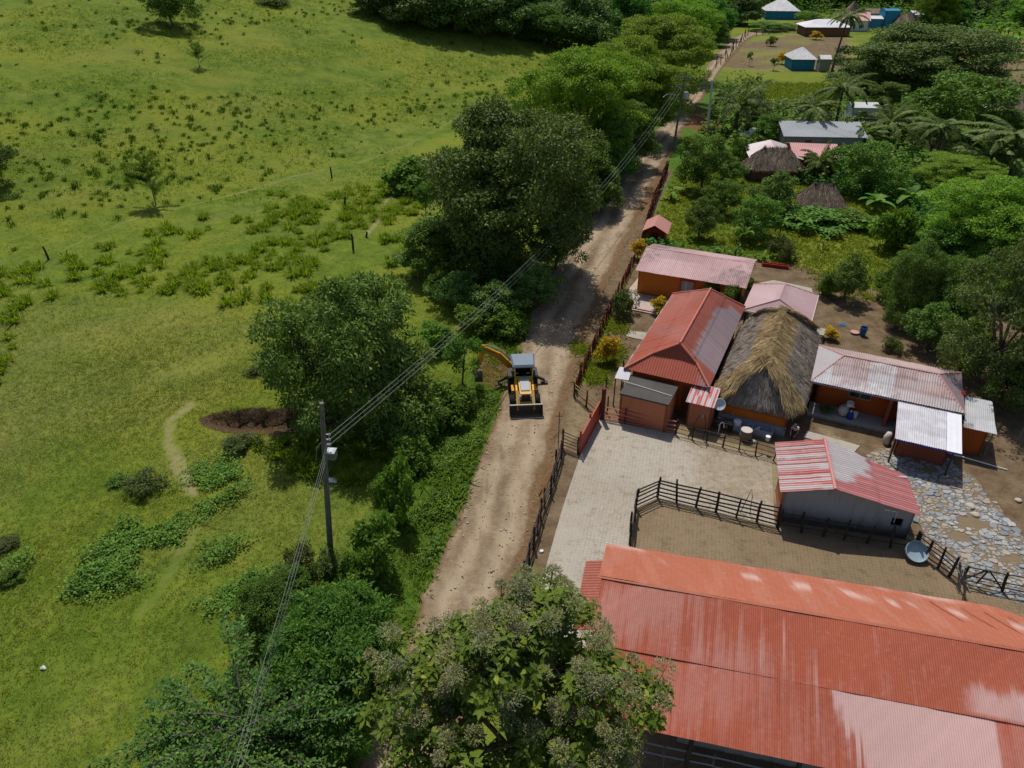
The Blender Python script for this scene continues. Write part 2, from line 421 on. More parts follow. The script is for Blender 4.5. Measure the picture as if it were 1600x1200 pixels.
def paving(name, base_a, base_b, joint, cell, jw, dirtc, dirt_amt, ang, seam=False):
    t = NT(name); mp = t.n('ShaderNodeMapping'); t.put(mp.inputs['Vector'], t.pos()); mp.inputs['Rotation'].default_value = (0, 0, -ang)
    mp.inputs['Location'].default_value = (.13, .21, 0)
    wv = t.noise(.7, 3, .5); 
    br = t.n('ShaderNodeTexBrick'); br.offset = 0; t.put(br.inputs['Vector'], mp.outputs[0])
    br.inputs['Scale'].default_value = 1; br.inputs['Brick Width'].default_value = cell; br.inputs['Row Height'].default_value = cell
    br.inputs['Mortar Size'].default_value = jw; br.inputs['Mortar Smooth'].default_value = .5; br.inputs['Bias'].default_value = 0
    br.inputs['Color1'].default_value = tuple(base_a) + (1,); br.inputs['Color2'].default_value = tuple(base_b) + (1,); br.inputs['Mortar'].default_value = tuple(joint) + (1,)
    n1 = t.noise(.35, 5, .65); n2 = t.noise(2.5, 6, .7); n3 = t.noise(12, 3, .7); a = t.attr('mask')
    base = t.mix(n1, base_a, base_b)
    jv = t.math('MULTIPLY', t.step(n2, .36, .66), t.math('MULTIPLY_ADD', a[1], -.9, 1.0))
    c = t.mix(jv, base, br.outputs['Color'])
    c = t.mix(t.math('MULTIPLY', t.step(n1, .4, .7), .45), c, t.mix(n2, base_b, dirtc))
    c = t.mix(t.step(t.math('ADD', a[0], t.math('MULTIPLY_ADD', n2, .8, -.4)), .3, .8), c, dirtc)
    c = t.mix(t.math('MULTIPLY', t.step(n2, .62, .75), dirt_amt), c, tuple(x * .45 for x in dirtc))
    c = t.mix(t.math('MULTIPLY', t.step(n3, .55, .75), .5), c, tuple(x * .55 for x in dirtc)); n4 = t.noise(.9, 6, .75); c = t.mix(t.math('MULTIPLY', t.step(n4, .53, .66), .5), c, tuple(x * .7 for x in dirtc)); n5 = t.noise(.16, 3, .6); c = t.mix(t.math('MULTIPLY', t.step(n5, .45, .6), .4), c, t.mix(1, c, (.74, .70, .64), 'MULTIPLY'))
    h = t.math('ADD', t.math('MULTIPLY', br.outputs['Fac'], -.4), t.math('MULTIPLY', n3, .25))
    t.pr(c, .92, t.bump(h, .6, .03), spec=.2); return t.m
M['yard'] = paving('yard_paving', (.34, .30, .245), (.42, .38, .32), (.22, .18, .135), .215, .016, (.26, .205, .13), .5, FB.a)
M['corral'] = paving('corral_paving', (.20, .145, .085), (.245, .18, .108), (.115, .08, .047), .21, .016, (.14, .098, .055), .45, FB.a)
M['patio'] = paving('patio_concrete', (.40, .33, .29), (.46, .39, .34), (.3, .24, .2), 1.6, .012, (.30, .24, .18), .3, FH.a)
M['slab'] = paving('slab_concrete', (.34, .31, .26), (.42, .39, .34), (.2, .17, .13), 2.2, .014, (.25, .20, .13), .5, FH.a)

def stones():
    t = NT('flagstones'); a = t.attr('mask'); mp = t.scalev(t.pos(), (3.1, 3.7, 1)); wob = t.noise(1.5, 2, .5)
    vm = t.n('ShaderNodeVectorMath', operation='ADD'); t.put(vm.inputs[0], mp); cx = t.n('ShaderNodeCombineXYZ'); t.put(cx.inputs[0], wob); t.put(cx.inputs[1], t.noise(2.0, 2, .5)); t.l(cx.outputs[0], vm.inputs[1])
    vo = t.n('ShaderNodeTexVoronoi', feature='F1'); t.put(vo.inputs['Vector'], vm.outputs[0]); vo.inputs['Scale'].default_value = 1.0
    ve = t.n('ShaderNodeTexVoronoi', feature='DISTANCE_TO_EDGE'); t.put(ve.inputs['Vector'], vm.outputs[0]); ve.inputs['Scale'].default_value = 1.0
    sc = t.n('ShaderNodeSeparateColor'); t.l(vo.outputs['Color'], sc.inputs[0])
    n2 = t.noise(2.5, 6, .7); n3 = t.noise(11, 4, .7); n1 = t.noise(.32, 4, .6)
    warm = t.step(t.math('ADD', n1, t.math('MULTIPLY_ADD', sc.outputs[0], .25, -.12)), .5, .62)
    st = t.mix(warm, t.ramp(sc.outputs[0], [(0, (.17, .19, .21)), (.5, (.27, .295, .315)), (1, (.38, .40, .42))]), t.ramp(sc.outputs[1], [(0, (.22, .175, .125)), (1, (.36, .30, .23))]))
    st = t.mix(t.math('MULTIPLY', t.step(n3, .5, .7), .35), st, (.18, .17, .15))
    mudc = t.mix(n2, (.13, .09, .05), (.22, .165, .095))
    gap = t.step(ve.outputs['Distance'], .11, .05)
    gap = t.math('MAXIMUM', gap, t.step(t.math('ADD', t.math('ADD', a[0], t.math('MULTIPLY_ADD', n1, .7, -.35)), t.math('MULTIPLY_ADD', sc.outputs[2], .5, -.25)), .45, .6))
    c = t.mix(gap, st, mudc)
    h = t.math('ADD', t.math('MULTIPLY', t.math('SUBTRACT', 1, gap), .8), t.math('MULTIPLY', n3, .2))
    t.pr(c, .85, t.bump(h, .9, .08), spec=.25); return t.m
M['stones'] = stones()

def wallm(name, a, b, stain=(.10, .07, .05), foot=.5, amount=.6):
    t = NT(name); o = t.obj(); n1 = t.noise(.7, 5, .65, o); n2 = t.noise(4, 6, .7, o); n3 = t.noise(22, 3, .6, o)
    st = t.noise(2.2, 4, .6, t.scalev(o, (1, 1, .12)))
    c = t.mix(n1, a, b); sx = t.n('ShaderNodeSeparateXYZ'); t.put(sx.inputs[0], o)
    c = t.mix(t.math('MULTIPLY', t.step(st, .5, .75), .35 * amount), c, stain)
    f = t.step(t.math('ADD', sx.outputs[2], t.math('MULTIPLY_ADD', n2, .8, -.4)), foot, 0)
    c = t.mix(t.math('MULTIPLY', f, amount), c, stain)
    c = t.mix(t.math('MULTIPLY', t.step(n2, .58, .75), .3 * amount), c, t.mix(.5, c, (.5, .45, .4)))
    t.pr(c, .88, t.bump(t.math('ADD', n2, t.math('MULTIPLY', n3, .4)), .25, .02), spec=.2); return t.m
M['orange'] = wallm('orange_wall', (.56, .165, .022), (.50, .135, .018), (.22, .09, .04), .35, .5)
M['orange_deep'] = wallm('deep_orange_wall', (.46, .105, .018), (.40, .085, .016), (.17, .06, .03), .35, .5)
M['salmon'] = wallm('salmon_wall', (.52, .20, .10), (.44, .155, .075), (.24, .11, .07), .5, .5)
M['red_wall'] = wallm('red_wall', (.36, .05, .025), (.30, .04, .02), (.14, .04, .025), .3, .5)
M['brick_red'] = wallm('brick_red', (.30, .085, .045), (.24, .065, .035), (.12, .05, .035), .3, .6)
M['grey_wall'] = wallm('grey_plaster', (.33, .33, .34), (.42, .42, .425), (.04, .036, .033), 1.5, 1.0)
M['concrete'] = wallm('old_concrete', (.28, .26, .23), (.36, .335, .30), (.10, .085, .065), .2, .7)
M['dark_concrete'] = wallm('dark_concrete', (.05, .046, .042), (.10, .092, .083), (.04, .035, .03), .1, .8)
M['blue_grey'] = wallm('blue_grey_plaster', (.24, .26, .32), (.32, .34, .39), (.12, .11, .10), .25, .7)
M['white_wall'] = wallm('white_wall', (.55, .54, .52), (.64, .63, .61), (.25, .21, .17), .4, .6)
M['blue_wall'] = wallm('blue_wall', (.03, .20, .33), (.04, .24, .38), (.05, .10, .12), .4, .5)
M['brown_wall'] = wallm('brown_wall', (.15, .07, .035), (.20, .10, .05), (.08, .04, .025), .4, .6)

def zinc(name, main, fade, dirt=(.12, .09, .08), rough=.55, metal=.0, streak=.5, rust=None):
    """sheet roof: mask.r = worn / bare patch, mask.g = dirt, mask.b = sheet-to-sheet tone"""
    t = NT(name); o = t.obj(); a = t.attr('mask'); n1 = t.noise(.6, 5, .6, o); n2 = t.noise(5, 5, .7, o); n3 = t.noise(1.6, 6, .7, o)
    c = t.mix(n1, tuple(x * .88 for x in main), tuple(min(1, x * 1.12) for x in main))
    f = t.math('ADD', a[0], t.math('MULTIPLY_ADD', n2, .35, -.175), None, True)
    c = t.mix(f, c, t.mix(n3, tuple(x * .85 for x in fade), tuple(min(1, x * 1.1) for x in fade)))
    c = t.mix(t.math('MULTIPLY', t.step(n2, .55, .75), streak * .35), c, fade)
    c = t.mix(t.math('MULTIPLY', a[1], t.step(n3, .3, .65)), c, dirt)
    if rust: c = t.mix(t.math('MULTIPLY', t.step(n3, .52, .7), .8), c, rust)
    c = t.mix(1, c, t.ramp(a[2], [(0, (.86, .86, .86)), (1, (1.1, 1.1, 1.1))]), 'MULTIPLY')
    t.pr(c, rough, t.bump(n2, .15, .01), spec=.3, metal=metal); return t.m
M['barn_roof'] = zinc('barn_roof_paint', (.345, .075, .033), (.54, .335, .305), rough=.6)
M['barn_back'] = zinc('barn_back_sheet', (.36, .104, .052), (.55, .37, .32), rough=.6, streak=.25)
M['house_roof'] = zinc('house_roof_paint', (.37, .076, .036), (.345, .26, .27), rough=.6)
M['pink_roof'] = zinc('pink_roof', (.47, .26, .255), (.54, .38, .375), (.20, .13, .12), .55)
M['lilac_roof'] = zinc('lilac_roof', (.42, .235, .23), (.46, .34, .35), (.2, .13, .13), .5)
M['long_roof'] = zinc('weathered_roof', (.40, .265, .24), (.58, .565, .58), (.2, .12, .10), .5)
M['white_zinc'] = zinc('white_zinc', (.56, .55, .58), (.64, .63, .66), (.25, .22, .22), .45)
M['grey_zinc'] = zinc('grey_zinc', (.42, .42, .42), (.52, .52, .53), (.18, .16, .15), .45)
M['dull_zinc'] = zinc('dull_zinc', (.26, .28, .30), (.34, .36, .38), (.15, .14, .13), .6)
M['stripe_roof'] = zinc('red_stripe_roof', (.50, .115, .105), (.55, .50, .49), (.15, .14, .13), .5)
M['rust_zinc'] = zinc('rust_zinc', (.50, .50, .51), (.56, .56, .57), (.2, .13, .1), .5, rust=(.24, .09, .04))
M['hut_roof'] = zinc('hut_roof', (.50, .20, .165), (.54, .30, .26), (.25, .12, .1), .55)
M['far_pink'] = zinc('far_pink_roof', (.50, .215, .21), (.56, .33, .32), (.25, .12, .1), .55)

def plain(name, c, rough=.6, metal=0, spec=.4, var=.15):
    t = NT(name); n = t.noise(6, 4, .65, t.obj()); t.pr(t.mix(n, tuple(x * (1 - var) for x in c), tuple(min(1, x * (1 + var)) for x in c)), rough, None, spec, metal); return t.m
def paint_dusty(name, c, rough=.4):
    t = NT(name); o = t.obj(); n = t.noise(2.5, 6, .7, o); n2 = t.noise(9, 4, .7, o); g = t.n('ShaderNodeNewGeometry'); sx = t.n('ShaderNodeSeparateXYZ'); t.put(sx.inputs[0], o)
    d = t.math('ADD', t.step(sx.outputs[2], 1.1, .1), t.math('MULTIPLY_ADD', n, 1.2, -.7), None, True)
    c2 = t.mix(t.math('MULTIPLY', d, .3), c, (.20, .14, .07)); t.pr(c2, t.math('MULTIPLY_ADD', d, .4, rough), None, .4); return t.m
M['yellow'] = paint_dusty('machine_yellow', (.58, .31, .015), .55); M['orange_yellow'] = paint_dusty('arm_yellow', (.60, .25, .016))
M['machine_black'] = paint_dusty('machine_black', (.018, .018, .018), .5)
M['hood_grey'] = paint_dusty('hood_grey', (.33, .33, .33), .6); M['cab_roof'] = plain('cab_roof', (.15, .19, .235), .6)
M['bucket_steel'] = paint_dusty('bucket_steel', (.085, .06, .045), .6)
M['rubber'] = paint_dusty('tyre_rubber', (.022, .021, .020), .8)
M['dark'] = plain('dark_void', (.012, .011, .010), .9, 0, .1)
M['glass'] = plain('dark_glass', (.03, .035, .04), .08, 0, .6)
M['car_white'] = plain('car_white', (.72, .73, .74), .25, 0, .5, .04)
M['red_post'] = plain('red_post', (.22, .030, .018), .7, 0, .3, .3); M['dark_red_post'] = plain('dark_red_post', (.12, .022, .016), .75, 0, .3, .35)
M['red_gate'] = plain('red_gate', (.36, .055, .032), .55, 0, .3, .2); M['pink_rail'] = plain('pink_rail', (.46, .145, .105), .6, 0, .3, .25)
M['yellow_wood'] = plain('yellowed_wood', (.24, .17, .07), .8, 0, .2, .3)
M['white_paint'] = plain('white_paint', (.70, .70, .68), .5, 0, .4, .08); M['blue_plastic'] = plain('blue_plastic', (.015, .10, .26), .45)
M['blue_jug'] = plain('blue_jug', (.010, .03, .30), .4); M['grey_metal'] = plain('grey_metal', (.36, .37, .38), .4, .5)
M['dish_grey'] = plain('dish_grey', (.44, .47, .48), .45); M['tub'] = plain('tub_blue_grey', (.30, .40, .44), .5, 0, .3, .15)
M['wire'] = plain('wire_grey', (.20, .21, .20), .45, .3); M['ceramic'] = plain('ceramic', (.5, .48, .42), .35)
M['clay'] = plain('clay', (.22, .15, .10), .8, 0, .2, .3); M['sack'] = plain('sack', (.50, .44, .38), .85, 0, .1, .2)
M['plank'] = plain('tan_plank', (.44, .32, .20), .8, 0, .2, .2); M['red_trim'] = plain('red_trim', (.42, .03, .025), .5)
M['skin'] = plain('skin', (.20, .10, .06), .6); M['shirt'] = plain('shirt', (.62, .54, .54), .9); M['maroon'] = plain('maroon_cloth', (.16, .02, .03), .9)
M['trousers'] = plain('trousers', (.03, .035, .055), .9); M['hair'] = plain('hair', (.012, .009, .008), .6)
M['stone'] = plain('stone_grey', (.42, .36, .28), .9, 0, .2, .3); M['soil_red'] = plain('soil_red', (.16, .075, .035), .95, 0, .1, .4)
M['ridge_red'] = plain('ridge_red', (.48, .15, .10), .5, 0, .3, .2); M['ridge_pink'] = plain('ridge_pink', (.46, .24, .21), .5, 0, .3, .2); M['ridge_stripe'] = plain('ridge_stripe', (.50, .20, .18), .5, 0, .3, .2)
def straw(name, a, b, c):
    t = NT(name); g = t.n('ShaderNodeNewGeometry'); n = t.noise(1.2, 3, .6, t.obj())
    k = t.ramp(g.outputs['Random Per Island'], [(0, a), (.5, b), (1, c)]); k = t.mix(t.step(n, .4, .65), k, t.mix(1, k, (.72, .7, .68), 'MULTIPLY')); t.pr(k, .9, None, .15); return t.m
M['straw_grey'] = straw('straw_grey', (.17, .14, .115), (.30, .255, .21), (.44, .385, .32))
M['straw_gold'] = straw('straw_gold', (.19, .12, .055), (.39, .275, .13), (.56, .44, .24))
M['straw_brown'] = straw('straw_brown', (.10, .075, .055), (.19, .148, .11), (.29, .23, .17))
# ------------------------------------------------------------------ the setting
ROAD_L = marks((500, 1400), (560, 1200), (640, 1000), (690, 870), (735, 760), (775, 650), (806, 560), (835, 480), (880, 400), (930, 330), (985, 250), (1030, 200), (1085, 140), (1110, 95), (1138, 62), (1168, 50))
ROAD_R = marks((680, 1400), (715, 1200), (760, 1000), (825, 870), (848, 780), (868, 690), (893, 600), (925, 500), (962, 420), (1000, 340), (1038, 260), (1066, 205), (1112, 130), (1140, 92), (1166, 64), (1186, 51))
ROAD_C = [((a[0] + b[0]) / 2, (a[1] + b[1]) / 2) for a, b in zip(ROAD_L, ROAD_R)]
BR_L = marks((1150, 58), (1190, 47), (1225, 44), (1262, 41)); BR_R = marks((1176, 57), (1200, 52), (1230, 48.5), (1266, 45))
YARD_SOIL = marks((868, 690), (905, 612), (945, 520), (992, 415), (1002, 392), (1180, 408), (1240, 412), (1300, 430), (1330, 440), (1420, 470), (1480, 440), (1560, 440), (1800, 520), (1800, 1000), (1600, 985), (1430, 850), (1210, 760), (900, 1000), (830, 900))
VERGE_R = marks((868, 690), (893, 600), (925, 500), (962, 420), (1000, 340), (1038, 262), (1052, 265), (1016, 350), (1002, 395), (990, 412), (940, 520), (900, 612), (880, 690), (836, 872), (790, 1000), (760, 1000), (825, 870))
ORCHARD = marks((1000, 380), (1050, 280), (1120, 260), (1300, 300), (1420, 330), (1440, 480), (1330, 470), (1240, 415), (1180, 405))
FIELD_FAR = marks((1150, 70), (1230, 52), (1330, 60), (1345, 112), (1200, 112), (1120, 105))
FIELD_RIGHT = marks((1500, 62), (1700, 60), (1700, 150), (1560, 150), (1500, 110))
FIELD_GREEN = marks((1190, 112), (1290, 112), (1300, 150), (1200, 165))
PATHS = [marks((110, 385), (200, 345), (280, 325), (380, 300), (460, 275), (560, 255), (640, 225), (720, 180)),
         marks((200, 308), (300, 298), (400, 283), (480, 262), (600, 240)),
         marks((575, 365), (590, 345), (600, 318), (625, 292)),
         marks((300, 632), (268, 655), (262, 690), (285, 740), (300, 770)),
         marks((300, 830), (275, 880), (250, 920), (215, 965)),
         marks((300, 252), (450, 238), (600, 212), (700, 172)), marks((0, 300), (120, 292), (240, 300)), marks((360, 292), (460, 280), (560, 262))]
LUSH_VERGE = marks((560, 1010), (640, 1000), (690, 870), (735, 760), (775, 650), (800, 560), (760, 540), (720, 600), (690, 650), (640, 690), (600, 760), (560, 850), (480, 960), (420, 1000), (480, 1100))
DRY = marks((0, 480), (300, 470), (420, 500), (380, 620), (250, 680), (100, 700), (0, 900), (-200, 800), (-200, 500))

def grid_lines(lo, hi, fine_lo, fine_hi, fine, grow=1.16):
    a = list(np.arange(fine_lo, fine_hi + 1e-6, fine)); st = fine
    while a[-1] < hi: st *= grow; a.append(a[-1] + st)
    st = fine; b = [fine_lo]
    while b[-1] > lo: st *= grow; b.append(b[-1] - st)
    return np.array(b[:0:-1] + a)
gx = grid_lines(-700, 900, -46, 44, .36, 1.05); gy = grid_lines(-60, 1500, 12, 92, .36, 1.035)
X, Y = np.meshgrid(gx, gy); xs, ys = X.ravel(), Y.ravel(); zs = hgt(xs, ys)
# flatten under the road
rd = polydist(xs, ys, ROAD_C); onroad = inpoly(xs, ys, ROAD_L + ROAD_R[::-1])
V = np.stack([xs, ys, zs], 1)
nzz = noise3(V * (1, 1, 0), .35, 10)
dirt = area(xs, ys, YARD_SOIL, .5)
dirt = np.maximum(dirt, area(xs, ys, ROAD_L + ROAD_R[::-1], 1.1) * 1.0)
dirt = np.maximum(dirt, area(xs, ys, VERGE_R, .5))
SOIL2 = [FB.w(*p)[:2] for p in ((8.2, 9), (8.2, 17.5), (17.5, 15), (19.5, 11.5), (30, 10.6), (30, 7), (16, 8))]
dirt = np.maximum(dirt, area(xs, ys, SOIL2, .4))
dirt = np.maximum(dirt, area(xs, ys, FIELD_FAR, 4) * (.58 + .14 * nzz)); dirt = np.maximum(dirt, area(xs, ys, FIELD_RIGHT, 6) * (.56 + .12 * nzz))
lawn = np.zeros_like(xs)
for c in ((955, 545, 1.6), (930, 590, 1.2), (960, 510, 1.6), (905, 545, .9), (940, 575, 1.3), (958, 560, 1.0)):
    p = ground(c[0], c[1]); lawn = np.maximum(lawn, smooth(1.3 - np.hypot(xs - p.x, ys - p.y) / c[2]))
dirt = dirt * (1 - .8 * lawn)
lush = np.maximum(area(xs, ys, LUSH_VERGE, 1.5), .8 * lawn)
lush = np.maximum(lush, area(xs, ys, FIELD_GREEN, 6) * .42)
lush = np.maximum(lush, smooth((xs - 14) / 4) * smooth((ys - 62) / 6) * (1 - area(xs, ys, ORCHARD, 2) * .75) * (1 - .75 * smooth((ys - 150) / 40)) * .8)
lush = lush * (1 - area(xs, ys, FIELD_FAR, 4) * .9) * (1 - area(xs, ys, FIELD_RIGHT, 6) * .8)
dry = np.clip(area(xs, ys, DRY, 4) * .3 + .12 * nzz, 0, 1)
dry = np.maximum(dry, area(xs, ys, FIELD_FAR, 3) * .8); dry = np.maximum(dry, area(xs, ys, FIELD_RIGHT, 5) * .8)
path = np.zeros_like(xs)
for i, p in enumerate(PATHS): path = np.maximum(path, smooth(1.35 - polydist(xs, ys, p) / ((.42, .3, .45, .6, .5, .3, .3, .25)[i] * (1 + .25 * nzz))) * (.5, .4, .7, .62, .36, .4, .4, .4)[i])
pd = ((xs - PIT[0]) / PIT[2]) ** 2 + ((ys - PIT[1]) / PIT[3]) ** 2
mud = smooth((1.25 - pd) / .5)
BERM = marks((846, 690), (868, 700), (852, 790), (835, 870), (800, 905), (770, 900), (828, 800))
red = area(xs, ys, BERM, .6)
p = ground(778, 575); red = np.maximum(red, smooth(1.5 - np.hypot(xs - p.x, (ys - p.y) * .6) / 1.5))
p = ground(752, 640); red = np.maximum(red, .7 * smooth(1.4 - np.hypot(xs - p.x, ys - p.y) / 1.1))
red = np.maximum(red, area(xs, ys, marks((905, 470), (930, 500), (900, 590), (870, 600), (880, 520)), .6) * .7)
red = np.maximum(red, area(xs, ys, marks((1010, 290), (1035, 262), (1050, 262), (1020, 340), (1000, 345)), .8) * .6)
p = ground(1085, 185); red = np.maximum(red, smooth(1.5 - np.hypot(xs - p.x, (ys - p.y) * .4) / 4))
pale = np.maximum(path, 0)
pale = np.maximum(pale, .8 * area(xs, ys, marks((1040, 655), (1215, 712), (1330, 690), (1270, 660), (1290, 690), (1210, 800), (1180, 770), (1045, 735)), .8))
pale = np.maximum(pale, .6 * area(xs, ys, marks((900, 612), (935, 655), (880, 712), (868, 690)), .6))
V[:, 2] -= .35 * smooth(1.5 - np.abs(polydist(xs, ys, ROAD_L) - 1.3) / .8) * (~onroad) * smooth((-xs + 6 + ys * .02) / 4) * (ys < 60)
V[:, 2] += .10 * red * noise3(V * (1, 1, 0), 2.2, 10)
V[:, 2] -= np.where(onroad, .10, 0)
nx, ny = len(gx), len(gy)
I = np.arange(nx * ny).reshape(ny, nx); quads = np.stack([I[:-1, :-1].ravel(), I[:-1, 1:].ravel(), I[1:, 1:].ravel(), I[1:, :-1].ravel()], 1)
gm = np_mesh('ground', V, quads, None, M['ground'], True, np.stack([dirt, lush, dry], 1))
a2 = gm.color_attributes.new('mask2', 'FLOAT_COLOR', 'POINT'); cc = np.ones((len(V), 4), np.float32); cc[:, 0] = mud; cc[:, 1] = red; cc[:, 2] = pale; a2.data.foreach_set('color', cc.ravel())
tag(link('ground', gm), kind='structure')

def resample(pts, st):
    pts = [np.array(p) for p in pts]; o = [pts[0]]
    for a, b in zip(pts[:-1], pts[1:]):
        n = max(1, int(np.linalg.norm(b - a) / st)); o += [a + (b - a) * (i + 1) / n for i in range(n)]
    return np.array(o)
def ribbon(name, L, Rr, st, mat, z=.03, ncol=17, rag=.35, edge=.25):
    # resample both banks by the same parameter
    c = [((a[0] + b[0]) / 2, (a[1] + b[1]) / 2) for a, b in zip(L, Rr)]
    cum = np.concatenate([[0], np.cumsum([math.hypot(c[i + 1][0] - c[i][0], c[i + 1][1] - c[i][1]) for i in range(len(c) - 1)])])
    t = np.arange(0, cum[-1], st); Lx = np.array(L); Rx = np.array(Rr)
    def it(A): return np.stack([np.interp(t, cum, A[:, 0]), np.interp(t, cum, A[:, 1])], 1)
    LL, RR = it(Lx), it(Rx)
    k = 7; ker = np.ones(k) / k
    for A in (LL, RR):
        for j in (0, 1): A[k:-k, j] = np.convolve(A[:, j], ker, 'same')[k:-k]
    q = np.stack([t, t * 0, t * 0], 1)
    d = (RR - LL) / np.linalg.norm(RR - LL, axis=1)[:, None]
    LL = LL + d * (rag * .5 * noise3(q, .9) + rag * .3 * noise3(q, 3, 8, 9))[:, None]; RR = RR + d * (rag * .5 * noise3(q + 50, .9) + rag * .3 * noise3(q + 50, 3, 8, 9))[:, None]
    u = np.linspace(0, 1, ncol)
    PX = LL[:, None, :] + (RR - LL)[:, None, :] * u[None, :, None]
    x, y = PX[..., 0].ravel(), PX[..., 1].ravel(); zz = hgt(x, y) + z
    uu = np.broadcast_to(u, PX.shape[:2]).ravel()
    zz = zz + .03 * np.sin(uu * PI) - .025 * np.exp(-((uu - .3) / .09) ** 2) * 2 - .05 * np.exp(-((uu - .66) / .09) ** 2)
    zz = zz + .012 * noise3(np.stack([x, y, x * 0], 1), 1.6)
    eg = np.minimum(uu, 1 - uu); zz = np.where(eg < .01, zz - .06, zz)
    tr = np.maximum(np.exp(-((uu - .3) / .11) ** 2), np.exp(-((uu - .66) / .11) ** 2))
    mg = np.maximum(smooth((uu - .72) / .25), .75 * smooth((.12 - uu) / .12))
    cen = .8 * np.exp(-((uu - .47) / .07) ** 2) + .45 * np.exp(-((uu - .16) / .05) ** 2); m = np.stack([tr, mg, np.clip(cen * (.7 + .5 * noise3(np.stack([x, y, x * 0], 1), .35)), 0, 1)], 1); n = len(t); I = np.arange(n * ncol).reshape(n, ncol)
    me = np_mesh(name, np.stack([x, y, zz], 1), np.stack([I[:-1, :-1].ravel(), I[:-1, 1:].ravel(), I[1:, 1:].ravel(), I[1:, :-1].ravel()], 1), None, mat, True, m)
    return tag(link(name, me), kind='structure')
ribbon('road', ROAD_L, ROAD_R, .35, M['road'])
ribbon('road_branch', BR_L, BR_R, 1.0, M['road'], rag=.5)

def sheet(name, poly, mat, z, st=.5, mask=None, rag=0, thick=.12):
    """flat paved area from a 2D outline, as a grid clipped by its ragged outline"""
    P = np.array(poly); pr = resample(list(P) + [P[0]], .4)[:-1]
    if rag:
        q = np.stack([pr[:, 0], pr[:, 1], pr[:, 0] * 0], 1); pr = pr + rag * np.stack([noise3(q, 1.3), noise3(q + 9, 1.3)], 1)
    import bmesh
    bm = bmesh.new(); vs = [bm.verts.new((x, y, z)) for x, y in pr]; f = bm.faces.new(vs)
    if f.normal.z < 0: f.normal_flip()
    x0, x1 = pr[:, 0].min(), pr[:, 0].max(); y0, y1 = pr[:, 1].min(), pr[:, 1].max()
    for x in np.arange(x0 + st, x1, st): bmesh.ops.bisect_plane(bm, geom=bm.verts[:] + bm.edges[:] + bm.faces[:], plane_co=(x, 0, 0), plane_no=(1, 0, 0))
    for y in np.arange(y0 + st, y1, st): bmesh.ops.bisect_plane(bm, geom=bm.verts[:] + bm.edges[:] + bm.faces[:], plane_co=(0, y, 0), plane_no=(0, 1, 0))
    be = [e for e in bm.edges if len(e.link_faces) == 1]
    ex = bmesh.ops.extrude_edge_only(bm, edges=be); 
    for v in ex['geom']:
        if isinstance(v, bmesh.types.BMVert): v.co.z -= thick
    bmesh.ops.recalc_face_normals(bm, faces=bm.faces)
    me = bpy.data.meshes.new(name); bm.to_mesh(me); bm.free(); me.materials.append(mat)
    co = np.empty(len(me.vertices) * 3, np.float32); me.vertices.foreach_get('co', co); co = co.reshape(-1, 3)
    a = me.color_attributes.new('mask', 'FLOAT_COLOR', 'POINT'); c = np.zeros((len(co), 4), np.float32); c[:, 3] = 1
    if mask is not None: c[:, :3] = mask(co[:, 0], co[:, 1])
    a.data.foreach_set('color', c.ravel())
    return tag(link(name, me), kind='structure')
YARD = [FB.w(*p)[:2] for p in ((-3.5, -1.5), (-3.35, 10.2), (-3.1, 15.5), (-2.45, 20.0), (2.9, 19.5), (9.2, 18.1), (9.0, 11.5), (2.2, 12.45), (.92, 11.2), (.9, -1.5))]
CORRAL = [FB.w(*p)[:2] for p in ((.94, -8), (.94, 11.2), (2.2, 12.4), (9.05, 11.47), (9.1, 12.6), (16.5, 12.6), (16.7, 11.25), (18.1, 9.2), (21.4, 9.05), (30, 8.4), (30, -8))]
def yard_mask(x, y):
    lx = (x - FB.o[0]) * FB.c + (y - FB.o[1]) * FB.s; ly = -(x - FB.o[0]) * FB.s + (y - FB.o[1]) * FB.c
    soil = .42 * smooth((lx - 2.2) / 3) * smooth((ly - 12.5) / 1.5) + .25 * smooth((ly - 17.5) / 2) + .16 * smooth((lx + 1) / 2)
    plainv = smooth((-1.2 - lx - (ly - 6) * .08) / 1.0) * smooth((12 - ly) / 4)
    return np.stack([soil, plainv, x * 0], 1)
sheet('paved_yard', YARD, M['yard'], .05, mask=yard_mask)
sheet('corral_floor', CORRAL, M['corral'], .042, mask=lambda x, y: np.stack([x * 0 + .12, x * 0, x * 0], 1))
STONE = marks((1372, 700), (1425, 705), (1490, 722), (1535, 765), (1560, 790), (1600, 845), (1640, 900), (1640, 960), (1560, 935), (1490, 895), (1445, 850), (1425, 800), (1385, 752), (1352, 712))
def stone_mask(x, y):
    d = polydist(x, y, STONE, True); b = smooth((.8 - d) / .8) * .45
    for c in ((1520, 818, 1.1, .7), (1498, 838, .8, .5), (1580, 875, .7, .4), (1450, 735, .6, .4), (1475, 865, .6, .3)):
        p = ground(c[0], c[1]); b = np.maximum(b, .95 * smooth(1.5 - np.hypot((x - p.x) / c[2], (y - p.y) / c[3])))
    return np.stack([b, b * 0, b * 0], 1)
sheet('stone_paving', STONE, M['stones'], .05, mask=stone_mask, rag=.22, st=.35)
sheet('front_patio', [FH.w(*p)[:2] for p in ((-5.3, 15.0), (-5.2, 22.6), (-4.4, 22.6), (-4.3, 18.2), (.2, 18.2), (1.5, 17.0), (.2, 14.6), (-3.6, 14.6))], M['patio'], .12)
sheet('rear_patio', [FH.w(*p)[:2] for p in ((5.6, 21.0), (5.9, 25.6), (7.0, 26.8), (10.6, 26.4), (11.4, 22.6), (9.2, 21.0))], M['slab'], .09)
